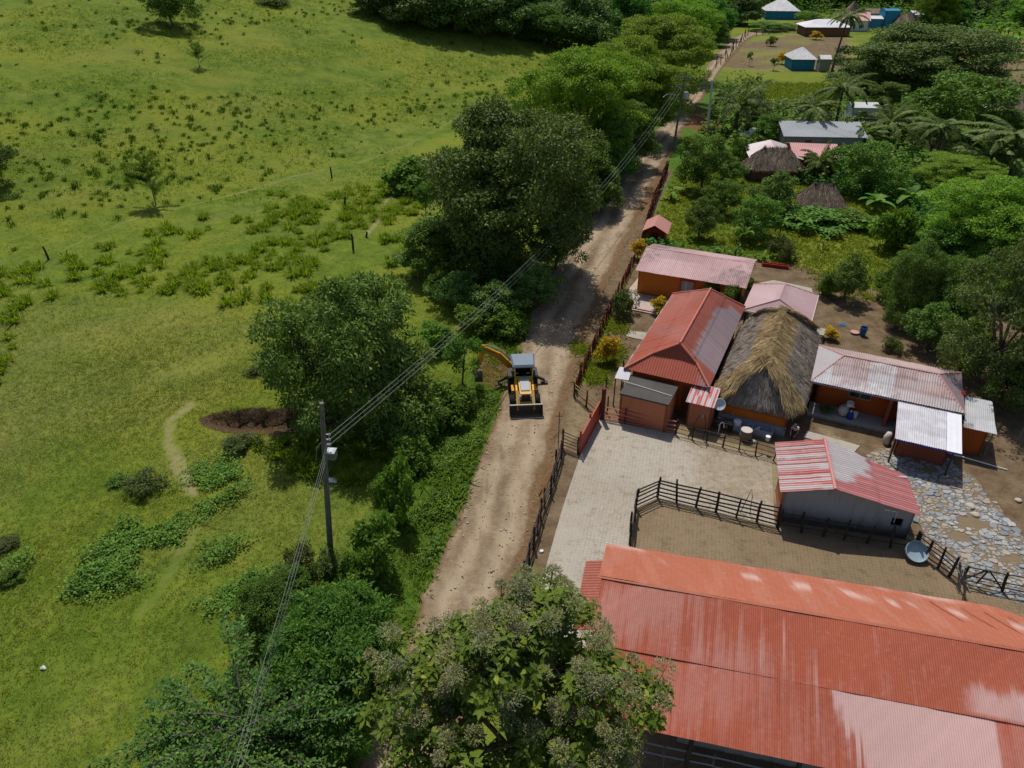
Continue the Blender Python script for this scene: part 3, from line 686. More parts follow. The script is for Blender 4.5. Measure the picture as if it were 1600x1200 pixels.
sheet('footpath', [FH.w(*p)[:2] for p in ((-2.6, 9.6), (-2.6, 10.7), (-1.0, 11.0), (.8, 10.6), (.8, 9.6))], M['slab'], .06, rag=.06)
sheet('loose_slab', [FH.w(*p)[:2] for p in ((12.7, .9), (12.9, 1.7), (16.3, 1.4), (16.0, .5))], M['slab'], .07, rag=.06)
# ------------------------------------------------------------------ plant meshes
def unit(v): return v / (np.linalg.norm(v, axis=-1, keepdims=True) + 1e-9)
def leaf_mesh(base, axis, nrm, L, W, fold=False):
    """arrays -> vertices, quads; one lozenge leaf each (folded along its midrib when fold)"""
    side = unit(np.cross(axis, nrm)); n = unit(np.cross(side, axis)); L = L[:, None]; W = W[:, None]
    mid = base + axis * L * .48
    N = len(base)
    if not fold:
        v = np.stack([base, mid + side * W, base + axis * L - n * L * .08, mid - side * W], 1).reshape(-1, 3)
        return v, (np.arange(N)[:, None] * 4 + np.arange(4)).astype(np.int32)
    c = mid - n * W * .25 + n * L * .04
    v = np.stack([base, mid + side * W + n * W * .2, base + axis * L - n * L * .16, mid - side * W + n * W * .2, c], 1).reshape(-1, 3)
    q0 = np.array([0, 1, 2, 4]); q1 = np.array([0, 4, 2, 3]); b = np.arange(N)[:, None] * 5
    return v, np.concatenate([b + q0, b + q1]).astype(np.int32)
def crown_pts(lobes, n, r, jag=.16, inner=.25, up=.25, gap=.0, seed=0):
    lb = np.array(lobes, float); w = lb[:, 3] * lb[:, 4] + lb[:, 4] * lb[:, 5] + lb[:, 3] * lb[:, 5]; w = w / w.sum()
    k = r.choice(len(lb), n, p=w); d = unit(r.normal(0, 1, (n, 3)) + (0, 0, up)); C = lb[k, :3]; Rr = lb[k, 3:6]
    rr = 1 + jag * .7 * noise3(C * .7 + d * 2.2, 1.0, 12, seed % 25) + r.normal(0, .05, n)
    inn = r.random(n) < inner; rr = np.where(inn, rr * r.uniform(.35, .95, n), rr)
    p = C + d * Rr * rr[:, None]; o = unit(d / Rr)
    # drop what is buried in another lobe
    bur = np.zeros(n, bool)
    for l in lb:
        q = np.linalg.norm((p - l[:3]) / l[3:6], axis=1); bur |= (q < .68)
    keep = ~(bur & (r.random(n) < .75))
    if gap: keep &= noise3(p, 1.5, 12, (seed + 3) % 25) > -1.6 + gap
    return p[keep], o[keep]
def crown(name, lobes, n, per, L, W, mat, seed, rc=.7, jag=.16, inner=.22, up=.3, gap=.3, droop=.1, flat=.5, squash=.7, fold=False):
    """n leaf clumps over the lobes, each a small dome of per leaves: light tops, dark gaps between"""
    r = np.random.default_rng(seed); p, o = crown_pts(lobes, int(n * 1.5), r, jag, inner, up, gap, seed); p, o = p[:n], o[:n]; n = len(p)
    cr = rc * r.uniform(.6, 1.35, n); k = np.maximum(8, (per * (cr / rc) ** 2 * r.uniform(.6, 1.3, n))).astype(int)
    P = np.repeat(p, k, 0); O = np.repeat(o, k, 0); C = np.repeat(cr, k)[:, None]; N = len(P)
    d = unit(r.normal(0, 1, (N, 3)) + O * .55 + (0, 0, .45)); rad = r.uniform(.45, 1.0, N)[:, None] ** .6
    B = P + d * C * rad * (1, 1, squash); ax = unit(d * .45 + r.normal(0, .6, (N, 3)) + (0, 0, -droop * 2))
    nr = unit(r.normal(0, .27, (N, 3)) + (0, 0, flat * .7) + d * 1.05)
    v, q = leaf_mesh(B, ax, nr, L * r.uniform(.65, 1.3, N), W * r.uniform(.7, 1.25, N), fold)
    return np_mesh(name, v, q, None, mat)
def trunk(name, H, r0, tips, mat, seed, fork=.35, bend=.3, twigs=0):
    rr = random.Random(seed); m = MB(); fx, fy = rr.uniform(-bend, bend), rr.uniform(-bend, bend); fz = H * fork
    m.tube([(0, 0, -.3), (fx * .1, fy * .1, fz * .15), (fx * .5, fy * .5, fz * .6), (fx, fy, fz)], [r0 * 1.35, r0 * 1.05, r0 * .85, r0 * .75], 8)
    for (tx, ty, tz) in tips:
        a = Vector((fx, fy, fz * rr.uniform(.8, 1))); b = Vector((tx, ty, tz)); md = a.lerp(b, .5) + Vector((rr.uniform(-.3, .3), rr.uniform(-.3, .3), (b - a).length * .10))
        m.tube([a, a.lerp(md, .5) + Vector((0, 0, .1)), md, md.lerp(b, .55), b], [r0 * .5, r0 * .42, r0 * .3, r0 * .18, r0 * .07], 6)
        for _ in range(twigs):
            c = md.lerp(b, rr.uniform(0, .8)); e = c + Vector((rr.uniform(-1, 1), rr.uniform(-1, 1), rr.uniform(.1, .9))) * (b - a).length * .35
            m.tube([c, c.lerp(e, .5) + Vector((0, 0, .08)), e], [r0 * .15, r0 * .1, r0 * .04], 5)
    me = bpy.data.meshes.new(name); me.from_pydata(m.v, [], m.f); me.materials.append(mat); me.polygons.foreach_set('use_smooth', [True] * len(m.f)); me.update(); return me
def ring_lobes(seed, n, Rr, z0, z1, r0, r1, squash=.8, core=True):
    rr = random.Random(seed); o = []
    if core: o.append((0, 0, (z0 + z1) / 2, Rr * .62, Rr * .62, (z1 - z0) * .55))
    for i in range(n):
        t = 2 * PI * (i + rr.uniform(-.3, .3)) / n; f = rr.uniform(.45, .78); z = rr.uniform(z0, z1); q = rr.uniform(r0, r1)
        o.append((Rr * f * math.cos(t), Rr * f * math.sin(t), z, q, q * rr.uniform(.85, 1.15), q * squash * rr.uniform(.8, 1.1)))
    for i in range(max(2, n // 3)):
        t = rr.uniform(0, 2 * PI); f = rr.uniform(0, .35); q = rr.uniform(r0, r1) * .9; o.append((Rr * f * math.cos(t), Rr * f * math.sin(t), z1 + rr.uniform(-.1, .5) * r0, q, q, q * squash))
    return o
KIND = {}      # kind -> (H, W, [(part name, mesh)])
def reg(kind, H, W, parts): KIND[kind] = (H, W, parts)
def reg_tree(kind, H, W, lobes, n, per, L, Wd, mat, seed, r0=.25, bk='bark', twigs=0, fork=.3, **kw):
    tips = [(l[0] * .85, l[1] * .85, l[2]) for l in lobes[:12]]
    reg(kind, H, W, [('trunk', trunk('trunk', H, r0, tips, M[bk], seed, fork, twigs=twigs)), ('crown', crown('crown', lobes, n, per, L, Wd, mat, seed, **kw))])
lb = ring_lobes(1, 10, 6.2, 2.4, 6.6, 1.7, 2.7, .85)
reg_tree('mango_a', 9.4, 12.6, lb, 330, 150, .31, .064, M['leaf_mango'], 1, .33, rc=.95, gap=.6, jag=.3, squash=.6)
lb = ring_lobes(2, 18, 8.0, 2.6, 12.4, 1.9, 3.1, .85)
reg_tree('mango_b', 15.4, 16.8, lb, 520, 160, .38, .082, M['leaf_dark'], 2, .45, rc=1.3, gap=.6, jag=.28, squash=.6)
lb = ring_lobes(3, 18, 8.0, 3.4, 12.6, 2.2, 3.5, .6)
reg_tree('broad_light', 15.2, 17.2, lb, 560, 140, .34, .082, M['leaf_light'], 3, .4, rc=1.15, gap=.4, jag=.22, flat=.8, squash=.45)
lb = ring_lobes(13, 16, 8.0, 3.6, 12.6, 2.2, 3.6, .55)
reg_tree('broad_light_b', 15.2, 17.2, lb, 520, 140, .34, .082, M['leaf_light'], 13, .4, rc=1.2, gap=.5, jag=.25, flat=.8, squash=.45)
lb = ring_lobes(4, 8, 2.3, 1.2, 3.6, .8, 1.3, .9)
reg_tree('orchard', 4.9, 5.0, lb, 150, 100, .19, .050, M['leaf_citrus'], 4, .12, rc=.46, gap=.4, jag=.2)
lb = ring_lobes(14, 7, 2.3, 1.1, 3.4, .7, 1.2, .9)
reg_tree('orchard_b', 4.6, 4.8, lb, 120, 100, .20, .052, M['leaf_mango'], 14, .12, rc=.46, gap=.5, jag=.25)
lb = ring_lobes(5, 15, 5.0, 2.6, 9.6, 1.0, 1.9, .6, core=False)
reg_tree('sparse', 11.5, 10.5, lb, 270, 85, .24, .058, M['leaf_grey'], 5, .26, rc=.62, gap=.8, jag=.35, inner=.4, twigs=4)
lb = ring_lobes(6, 11, 3.6, 1.2, 4.6, .9, 1.6, .7)
reg_tree('feathery', 6.0, 7.6, lb, 330, 85, .30, .045, M['leaf_feather'], 6, .12, rc=.5, gap=.6, jag=.3, flat=.8, twigs=2)
lb = ring_lobes(7, 10, 3.2, 2.0, 7.4, 1.0, 1.7, .8)
reg_tree('midtree', 9.0, 7.0, lb, 230, 115, .26, .062, M['leaf_citrus'], 7, .2, rc=.66, gap=.5, jag=.25)
lb = ring_lobes(8, 12, 5.2, 2.2, 8.2, 1.5, 2.4, .7)
reg_tree('forest_dark', 11.0, 11.5, lb, 230, 110, .46, .12, M['leaf_dark'], 8, .28, rc=1.15, gap=.4, jag=.25)
lb = ring_lobes(9, 12, 5.0, 2.2, 8.2, 1.5, 2.4, .7)
reg_tree('forest_mid', 11.0, 11.5, lb, 230, 110, .46, .12, M['leaf_feather'], 9, .28, rc=1.15, gap=.4, jag=.25)
lb = ring_lobes(10, 6, .8, .25, .9, .3, .5, .8)
reg('shrub', 1.35, 1.8, [('crown', crown('crown', lb, 48, 80, .13, .036, M['leaf_citrus'], 10, rc=.26, gap=.3, jag=.25))])
lb = ring_lobes(11, 8, 1.1, .3, 1.3, .3, .55, .7)
reg('weed_bush', 1.8, 2.4, [('stem', trunk('stem', 1.2, .03, [(l[0], l[1], l[2]) for l in lb[1:6]], M['stem_green'], 11, .2)), ('crown', crown('crown', lb, 62, 60, .17, .065, M['leaf_weed'], 11, rc=.3, gap=.4, jag=.4, flat=.9))])
lb = ring_lobes(15, 6, .9, .2, .8, .25, .5, .7)
reg('olive_bush', 1.2, 1.9, [('crown', crown('crown', lb, 50, 80, .14, .030, M['leaf_olive'], 15, rc=.28, gap=.2, jag=.3))])
reg('grey_bush', 1.2, 2.0, [('crown', crown('crown', ring_lobes(25, 6, .9, .2, .7, .25, .5, .6), 44, 70, .13, .030, M['leaf_grey'], 25, rc=.28, gap=.4, jag=.4))])
lb = ring_lobes(16, 5, .55, .6, 1.1, .25, .4, .8)
reg('croton', 1.5, 1.4, [('stem', trunk('stem', 1.2, .035, [(l[0], l[1], l[2]) for l in lb[1:5]], M['bark'], 16, .3)), ('crown', crown('crown', lb, 34, 70, .17, .038, M['leaf_croton'], 16, rc=.24, gap=.2, jag=.3))])
lb = ring_lobes(17, 5, 1.0, 2.0, 3.4, .4, .75, .8)
reg_tree('sapling', 4.4, 2.8, lb, 60, 70, .20, .05, M['leaf_feather'], 17, .07, rc=.32, gap=.5, jag=.35, fork=.45)

def frond_set(name, n, L, mat, seed, z0=0, droop=1.0, leaflets=40, ll=.55, up=.9, uplo=-.5):
    r = np.random.default_rng(seed); B = []; A = []; Nn = []; LL = []; WW = []; mb = MB()
    for i in range(n):
        az = i * 2.399 + r.normal(0, .12); el = r.uniform(uplo, up) if i else up; le = L * r.uniform(.8, 1.1)
        h = np.array((math.cos(az), math.sin(az), 0)); pts = []; p = np.array((0, 0, z0), float); e = el
        K = 14
        for k in range(K + 1):
            pts.append(p.copy()); p = p + (h * math.cos(e) + np.array((0, 0, math.sin(e)))) * le / K; e -= droop * (.35 + .9 * k / K) * 1.7 / K * (1 + .25 * r.normal())
        pts = np.array(pts); mb.tube([tuple(q) for q in pts], list(np.linspace(.035, .006, K + 1)), 4, False)
        side = np.cross(h, (0, 0, 1.0))
        for j in range(leaflets):
            t = .12 + .88 * (j + .5) / leaflets; k = min(int(t * K), K - 1); f = t * K - k; q = pts[k] * (1 - f) + pts[k + 1] * f; tg = unit(pts[k + 1] - pts[k])
            l = ll * math.sin(PI * min(1, .12 + t * .86)) ** .6 * r.uniform(.8, 1.15)
            for s in (-1, 1):
                ax = unit(tg * .55 + s * side * .8 + np.array((0, 0, -.45 - .3 * r.random()))); B.append(q); A.append(ax); Nn.append(unit(np.cross(tg, s * side) * s * -1 + r.normal(0, .15, 3) + (0, 0, .3))); LL.append(l); WW.append(.055 * L / 3)
    v, q = leaf_mesh(np.array(B), np.array(A), np.array(Nn), np.array(LL), np.array(WW)); nv = len(v)
    v = np.concatenate([v, np.array(mb.v)]); q2 = np.array([f for f in mb.f], np.int32) + nv
    return np_mesh(name, v, np.concatenate([q, q2]), None, mat)
def palm_kind(kind, H, L, seed, lean=.8, n=26, **kw):
    m = MB(); pts = [(lean * (t ** 1.6), .3 * lean * t * t, -.2 + (H + .2) * t) for t in np.linspace(0, 1, 9)]; m.tube(pts, list(np.linspace(.2, .11, 9)), 8)
    me = bpy.data.meshes.new('trunk'); me.from_pydata(m.v, [], m.f); me.materials.append(M['palm_bark']); me.update()
    fm = frond_set('crown', n, L, M['leaf_palm'], seed, **kw); co = np.empty(len(fm.vertices) * 3, np.float32); fm.vertices.foreach_get('co', co); co = co.reshape(-1, 3) + np.array(pts[-1]); fm.vertices.foreach_set('co', co.ravel().astype(np.float32)); fm.update()
    reg(kind, H + L * .45, L * 1.7, [('trunk', me), ('crown', fm)])
palm_kind('coco_tall', 12.0, 3.6, 21, 1.0)
palm_kind('coco_mid', 6.0, 3.9, 22, .5, n=26)
palm_kind('coco_low', 2.2, 3.4, 23, .2, n=22, uplo=.1, up=1.2)
def banana_kind(kind, seed, n=9, H=1.7, L=2.1):
    r = np.random.default_rng(seed); m = MB(); m.tube([(0, 0, -.1), (.03, 0, H * .6), (.05, .02, H)], [.13, .10, .06], 8)
    me = bpy.data.meshes.new('stem'); me.from_pydata(m.v, [], m.f); me.materials.append(M['stem_green']); me.update()
    V = []; Q = []
    for i in range(n):
        az = i * 2.399 + r.normal(0, .2); el = r.uniform(.15, 1.25); le = L * r.uniform(.7, 1.1); h = np.array((math.cos(az), math.sin(az), 0)); sd = np.cross(h, (0, 0, 1.0)); p = np.array((.05, .02, H - .05)); e = el; K = 7; b = len(V)
        for k in range(K + 1):
            t = k / K; w = .30 * (math.sin(PI * min(1, .04 + t * .93)) ** .55) if k > 0 else .03
            V += [p + sd * w + (0, 0, w * .25), p, p - sd * w + (0, 0, w * .25)]
            p = p + (h * math.cos(e) + np.array((0, 0, math.sin(e)))) * le / K; e -= (.10 + .30 * t) * r.uniform(.8, 1.4)
        for k in range(K):
            a = b + k * 3; Q += [(a, a + 1, a + 4, a + 3), (a + 1, a + 2, a + 5, a + 4)]
    reg(kind, H + L * .75, L * 1.7, [('stem', me), ('crown', np_mesh('crown', np.array(V), np.array(Q), None, M['leaf_banana']))])
banana_kind('banana', 31); banana_kind('banana_b', 32, 7, 1.2, 1.7)

def teak_kind():
    r = np.random.default_rng(41); lobes = ring_lobes(41, 11, 4.5, 6.0, 10.0, 1.1, 2.0, .75); p, o = crown_pts(lobes, 2000, r, .36, .3, .45, .7, 4)
    ish = r.random(len(p)) < .78
    def rosette(a, ao, per, L0, L1, W0, W1, up):
        P = np.repeat(a, per, 0); O = np.repeat(ao, per, 0); N = len(P)
        th = np.tile(np.arange(per) * 2 * PI / per, len(a)) + np.repeat(r.uniform(0, 6, len(a)), per) + r.normal(0, .15, N); w = unit(O * .6 + (0, 0, 1.0) + r.normal(0, .2, (len(a), 3)).repeat(per, 0)); u = unit(np.cross(w, (.3, .9, .2))); vv = np.cross(w, u)
        ax = unit(u * np.cos(th)[:, None] + vv * np.sin(th)[:, None] + w * r.uniform(-.45, .45, N)[:, None]); nr = unit(w + r.normal(0, .25, (N, 3)))
        return leaf_mesh(P + r.normal(0, .05, (N, 3)) + ax * .05, ax, nr, r.uniform(L0, L1, N) * .74, r.uniform(W0, W1, N) * .74, True)
    a, ao = p[ish], o[ish]; v, q = rosette(a, ao, 8, .30, .58, .085, .135, 0); v2, q2 = rosette(a - unit(ao) * .28, ao, 7, .26, .5, .08, .12, 0)
    cr = np_mesh('crown', np.concatenate([v, v2]), np.concatenate([q, q2 + len(v)]), None, M['leaf_teak'])
    # flower heads: tight pale domes of tiny florets on thin stalks above the leaves
    bq, bo = p[~ish], o[~ish]; B = []; A = []; k = 300; tw = MB()
    for c, n in zip(bq, bo):
        if r.random() < .12: continue
        ax0 = unit(n * .5 + (0, 0, 1.0)); R0 = r.uniform(.2, .52); top = c + ax0 * .35
        tw.tube([tuple(c - ax0 * .3), tuple(top), tuple(top + ax0 * R0 * .6)], [.02, .014, .006], 4, False)
        d = unit(r.normal(0, 1, (k, 3)) + ax0 * .8); B.append(top + d * R0 * (r.uniform(.25, 1, (k, 1)) ** .5) * (1, 1, .7)); A.append(unit(d + r.normal(0, .6, (k, 3))))
    B, A = map(np.concatenate, (B, A)); N = len(B); v, q = leaf_mesh(B, A, unit(r.normal(0, .6, (N, 3)) + (0, 0, 1)), r.uniform(.05, .12, N), r.uniform(.012, .026, N))
    bl = np_mesh('blossom', np.concatenate([v, np.array(tw.v)]), np.concatenate([q, np.array(tw.f, np.int32) + len(v)]), None, M['blossom'])
    tips = [(l[0] * .9, l[1] * .9, l[2]) for l in lobes]; tr = trunk('trunk', 10, .24, tips, M['grey_wood'], 41, .5, .3, 6)
    reg('teak', 12.0, 10.2, [('trunk', tr), ('crown', cr), ('blossom', bl)])
teak_kind()
def arching_kind():
    rr = random.Random(51); r = np.random.default_rng(51); m = MB(); B = []; A = []; Nn = []
    m.tube([(0, 0, -.3), (.1, .1, 1.2), (0, .1, 2.2)], [.3, .24, .2], 8)
    for i in range(120):
        az = rr.uniform(0, 2 * PI); h = Vector((math.cos(az), math.sin(az), 0)); p = Vector((rr.uniform(-.6, .6), rr.uniform(-.6, .6), rr.uniform(1.0, 3.4))); e = rr.uniform(.2, 1.15); le = rr.uniform(2.8, 5.0); pts = []; K = 12
        for k in range(K + 1):
            pts.append(p.copy()); p = p + (h * math.cos(e) + Vector((0, 0, math.sin(e)))) * le / K; e -= rr.uniform(.06, .22)
            h = (h + Vector((rr.uniform(-.12, .12), rr.uniform(-.12, .12), 0))).normalized()
        m.tube(pts, list(np.linspace(.045, .008, K + 1)), 4, False)
        n = int(le * 62); t = r.uniform(.12, 1, n) * K; k = np.minimum(t.astype(int), K - 1); f = (t - k)[:, None]; pa = np.array([tuple(x) for x in pts]); q = pa[k] * (1 - f) + pa[k + 1] * f
        d = unit(r.normal(0, 1, (n, 3)) + (0, 0, .35)); B.append(q + d * r.uniform(.02, .2, n)[:, None]); A.append(unit(d + .5 * unit(pa[k + 1] - pa[k]))); Nn.append(unit(r.normal(0, .5, (n, 3)) + (0, 0, 1)))
    B, A, Nn = map(np.concatenate, (B, A, Nn)); N = len(B); v, q = leaf_mesh(B, A, Nn, r.uniform(.10, .19, N), r.uniform(.028, .05, N))
    me = bpy.data.meshes.new('trunk'); me.from_pydata(m.v, [], m.f); me.materials.append(M['palm_bark']); me.update()
    reg('arching', 6.0, 9.0, [('trunk', me), ('crown', np_mesh('crown', v, q, None, M['leaf_arch']))])
arching_kind()
def whisk_kind():
    rr = random.Random(61); r = np.random.default_rng(61); m = MB(); m.tube([(0, 0, -.1), (.05, 0, 2.2), (0, .05, 4.6)], [.06, .04, .015], 6); B = []; A = []
    for i in range(46):
        z = rr.uniform(.7, 4.5); az = rr.uniform(0, 6.28); h = np.array((math.cos(az), math.sin(az), .55)); l = (5.2 - z) * .55 + .3
        m.tube([(0, 0, z), tuple(np.array((0, 0, z)) + h * l)], [.012, .004], 4, False)
        n = 170; t = r.uniform(.1, 1, n)[:, None]; B.append(np.array((0, 0, z)) + h * l * t + r.normal(0, .05, (n, 3))); A.append(unit(r.normal(0, 1, (n, 3)) + h))
    B, A = map(np.concatenate, (B, A)); N = len(B); v, q = leaf_mesh(B, A, unit(r.normal(0, .5, (N, 3)) + (0, 0, 1)), r.uniform(.16, .30, N), r.uniform(.014, .026, N))
    me = bpy.data.meshes.new('trunk'); me.from_pydata(m.v, [], m.f); me.materials.append(M['grey_wood']); me.update()
    reg('whisk', 5.2, 3.6, [('trunk', me), ('crown', np_mesh('crown', v, q, None, M['leaf_weed']))])
whisk_kind()

def place(kind, name, label, cat, loc, h, w, rz=None, group=None, trunk_h=None):
    H, W, parts = KIND[kind]; o = thing(name, label, cat, loc, random.uniform(0, 6.28) if rz is None else rz, group)
    o.scale = (w / W, w / W, h / H)
    for pn, me in parts: link(pn, me, o)
    return o
def plant(kind, name, label, cat, px, py, top, wpx, rz=None, group=None):
    """base seen at (px,py), top at row top, crown wpx wide"""
    g = ground(px, py); h = height_to(g, top); w = wpx * depth(g + Vector((0, 0, h * .5))) / F_PX
    return place(kind, name, label, cat, g, max(h, .2), w, rz, group)
def blades(name, pos, h, n, mat, r, wid=.03, lean=.5, spread=.12):
    """grass: n narrow blades per tuft"""
    P = np.repeat(pos, n, 0); Hh = np.repeat(h, n) * r.uniform(.55, 1.15, len(P)); N = len(P); az = r.uniform(0, 6.28, N); d = np.stack([np.cos(az), np.sin(az), az * 0], 1)
    sp = np.repeat(h, n)[:, None] * spread * 2
    b = P + d * r.uniform(0, 1, N)[:, None] * sp; ln = r.uniform(.1, lean * 1.6, N)[:, None]; s = np.stack([-d[:, 1], d[:, 0], az * 0], 1) * (wid * np.repeat(h, n) ** .5 * 1.6)[:, None]
    up = np.array((0, 0, 1.0)); m1 = b + (up * .62 + d * ln * .45) * Hh[:, None]; tip = b + (up * (1 - .3 * ln) + d * ln * 1.1) * Hh[:, None]
    v = np.stack([b - s * .8, b + s * .8, m1 + s * .7, m1 - s * .7, tip], 1).reshape(-1, 3); k = np.arange(N)[:, None] * 5
    return np_mesh(name, v, k + np.array([0, 1, 2, 3]), k + np.array([3, 2, 4]), mat)
# ------------------------------------------------------------------ buildings
def hn(a, s=0): return noise3(np.stack([np.ravel(a) * 3.1 + s, np.ravel(a) * 0, np.ravel(a) * 0], 1), 1.0, 12).reshape(np.shape(a))
def nz2(a, b, f=1.0, s=0): return noise3(np.stack([np.ravel(a) + s, np.ravel(b), np.ravel(a) * 0], 1), f, 12, 3).reshape(np.shape(a))
def tone(a, b, w=.82, l=2.4): # every sheet of the roof has its own shade
    return .5 + .5 * np.sin(np.floor(a / w) * 12.9898 + np.floor(b / l) * 78.233)
def M_plain(a, b): return (.12 + .1 * nz2(a, b, .8), .1 + 0 * a, tone(a, b) * .5 + .25)
def house_group(name, label, cat, fr, x, y, rot=0, z=0):
    return thing(name, label, cat, fr.w(x, y, z), fr.a + R(rot))
def caps(parent, mat, *lines, r=.07, name='ridge_cap'):
    for l in lines:
        m = MB(); m.tube(l, r, 8); m.build(name, mat, parent)
def louvre_window(parent, x0, x1, y, z0, z1, face=-1, mat='white_paint', bars=5, bar_dir='h'):
    """window in a wall whose outside is at y (outside towards face*y): frame, dark pane, louvre slats"""
    f = MB(); t = .05; d = face
    ya, yb = sorted((y + d * .035, y - d * .06))
    f.box(x0, ya, z0, x1, yb, z0 + t); f.box(x0, ya, z1 - t, x1, yb, z1); f.box(x0, ya, z0 + t, x0 + t, yb, z1 - t); f.box(x1 - t, ya, z0 + t, x1, yb, z1 - t)
    xm = (x0 + x1) / 2; f.box(xm - t / 2, ya, z0 + t, xm + t / 2, yb, z1 - t)
    fo = f.build('window', M[mat], parent)
    p = MB(); yc = y - d * .05; p.box(x0 + t, min(yc, yc - d * .02), z0 + t, x1 - t, max(yc, yc - d * .02), z1 - t)
    for k in range(bars):
        zz = z0 + t + (z1 - z0 - 2 * t) * (k + .5) / bars; p.box(x0 + t, yc + (0 if d > 0 else -.03), zz - .012, x1 - t, yc + (.03 if d > 0 else 0), zz + .012)
    p.build('pane', M['glass'], fo)

# ---- the farmhouse with the red hip roof
h = house_group('farmhouse', 'orange farmhouse under a red hip roof with a large bare lilac patch', 'house', FH, 0, 0)
E0, E1, ZE, ZR = (0, 0), (6.1, 13.8), 2.75, 4.75
A = (3.4, 1.75, ZR); Bk = (3.4, 11.7, ZR); B1 = (1.615, 1.25, 3.70); B2 = (4.82, 1.25, 3.70)
def m_left(a, b): return (.10 + .12 * np.clip(nz2(a, b, .9), -1, 1) * (b > .1) + .25 * (b < .25), .15 + 0 * a, tone(a, b) * .6 + .2)
def m_right(a, b):
    e = .45 * hn(np.floor(a / .2)) + .25 * hn(np.floor(a / .6), 9)
    inn = np.minimum(np.minimum(smooth((a - 1.7 + .3 * e) / .5), smooth((12.3 - a) / .5)), smooth((2.35 + .25 * e - .9 * smooth((a - 9.8) / 1.5) - b) / .3))
    return (np.clip(inn * .95 + .12, 0, 1), .2 + 0 * a, tone(a, b) * .6 + .2)
m = MB()
m.corr([(0, 13.8, ZE), (0, 0, ZE), B1, A, Bk], .15, .012, .28, 1.9, m_left, seed=1)
m.corr([(6.1, 0, ZE), (6.1, 13.8, ZE), Bk, A, B2], .19, .02, .2, 1.9, m_right, seed=2)
m.corr([(0, 0, ZE), (6.1, 0, ZE), B2, B1], .19, .02, .28, 0, lambda a, b: (.05 + .5 * smooth((a - 4.9) / .8), .1 + 0 * a, tone(a, b) * .4 + .3), seed=3)
m.corr([B1, B2, A], .19, .022, .28, 0, lambda a, b: (0 * a, .25 + 0 * a, .1 + 0 * a), seed=4)  # steeper gable triangle, its shade painted in through the mask
m.corr([(6.1, 13.8, ZE), (0, 13.8, ZE), Bk], .19, .02, .3, 0, M_plain, seed=5)
rf = m.build('roof', M['house_roof'], h)
caps(rf, M['ridge_red'], [(3.4, 1.7, ZR + .05), (3.4, 11.75, ZR + .05)], [A, (B1[0], B1[1], B1[2] + .04), (0, 0, ZE + .04)], [A, (B2[0], B2[1], B2[2] + .04), (6.1, 0, ZE + .04)], [Bk, (0, 13.8, ZE + .04)], [Bk, (6.1, 13.8, ZE + .04)], r=.085)
m = MB(); m.wall((.5, .6), (5.7, .6), 0, 2.75, .18, [(3.75, 4.6, .15, 2.1)]); m.wall((5.7, .6), (5.7, 13.2), 0, 2.75, .18); m.wall((5.7, 13.2), (.5, 13.2), 0, 2.75, .18); m.wall((.5, 13.2), (.5, .6), 0, 2.75, .18, [(3, 4.2, .9, 2), (8, 9.2, .9, 2)])
m.build('wall', M['orange_deep'], h)
m = MB(); m.box(4.27, .66, .15, 5.08, .70, 2.08); m.build('door', M['brown_wall'], h)
m = MB(); m.beam((-.02, -.02, ZE - .05), (-.02, 13.8, ZE - .05), .03, .12); m.build('fascia', M['white_paint'], h)
for yy in (.05, 4.6, 9.2, 13.7):
    m = MB(); m.tube([(.02, yy, 0), (.02, yy, ZE - .05)], .05, 8); m.build('porch_post', M['post_wood'], h)
# ---- flat concrete annex in front
h = house_group('annex_block', 'small salmon block with a stained flat concrete roof in front of the red hip roof', 'outbuilding', FH, .62, -2.62)
m = MB(); m.wall((0, 0), (3.35, 0), 0, 2.25, .15); m.wall((3.35, 0), (3.35, 2.55), 0, 2.25, .15); m.wall((3.35, 2.55), (0, 2.55), 0, 2.25, .15); m.wall((0, 2.55), (0, 0), 0, 2.25, .15); m.build('wall', M['salmon'], h)
m = MB(); m.box(-.06, -.06, 2.252, 3.41, 2.61, 2.37); m.build('roof', M['dark_concrete'], h)
m = MB(); m.tube([(-.3, 1.35, 2.52), (1.2, 1.3, 2.44), (3.3, 1.05, 2.42)], .022, 6); m.tube([(-.3, 1.35, 2.52), (-.3, 1.35, 2.38)], .022, 6); m.build('pipe', M['white_paint'], h)
o = MB().corr([(0, 0, 0), (1.0, .12, 0), (.85, 1.35, .25), (-.05, 1.25, .25)], .12, .008, .3, thick=.01).build('plastic_sheet', M['white_zinc'], None, loc=FH.w(-.35, -1.0, 2.42), rz=FH.a)
tag(o, 'white corrugated sheet tilted over the corner of the flat roofed salmon block', 'roof sheet')
m = MB(); m.tube([(.05, .1, -2.40), (.04, .1, -.02)], .045, 6); m.build('prop', M['post_wood'], o)
# ---- lean-to shower hut
h = house_group('lean_to_hut', 'narrow salmon hut with a pale pink striped tin roof beside the thatched kitchen', 'outbuilding', FH, 5.08, -1.15)
m = MB(); m.wall((0, 0), (1.62, 0), 0, 2.15, .12); m.wall((1.62, 0), (1.62, 1.5), 0, 2.2, .12); m.wall((1.62, 1.5), (0, 1.5), 0, 2.45, .12); m.wall((0, 1.5), (0, 0), 0, 2.2, .12); m.build('wall', M['salmon'], h)
st = lambda a, b: (np.clip(.45 + .55 * np.sign(np.sin(np.floor(a / .17) * 2.4 + np.floor(b / .9) * 5.2)), 0, 1), .25 + 0 * a, .5 + 0 * a)
m = MB(); m.corr([(-.18, -.28, 2.14), (1.75, -.28, 2.14), (1.75, 1.62, 2.62), (-.18, 1.62, 2.62)], .17, .022, .25, 0, st); m.build('roof', M['stripe_roof'], h)
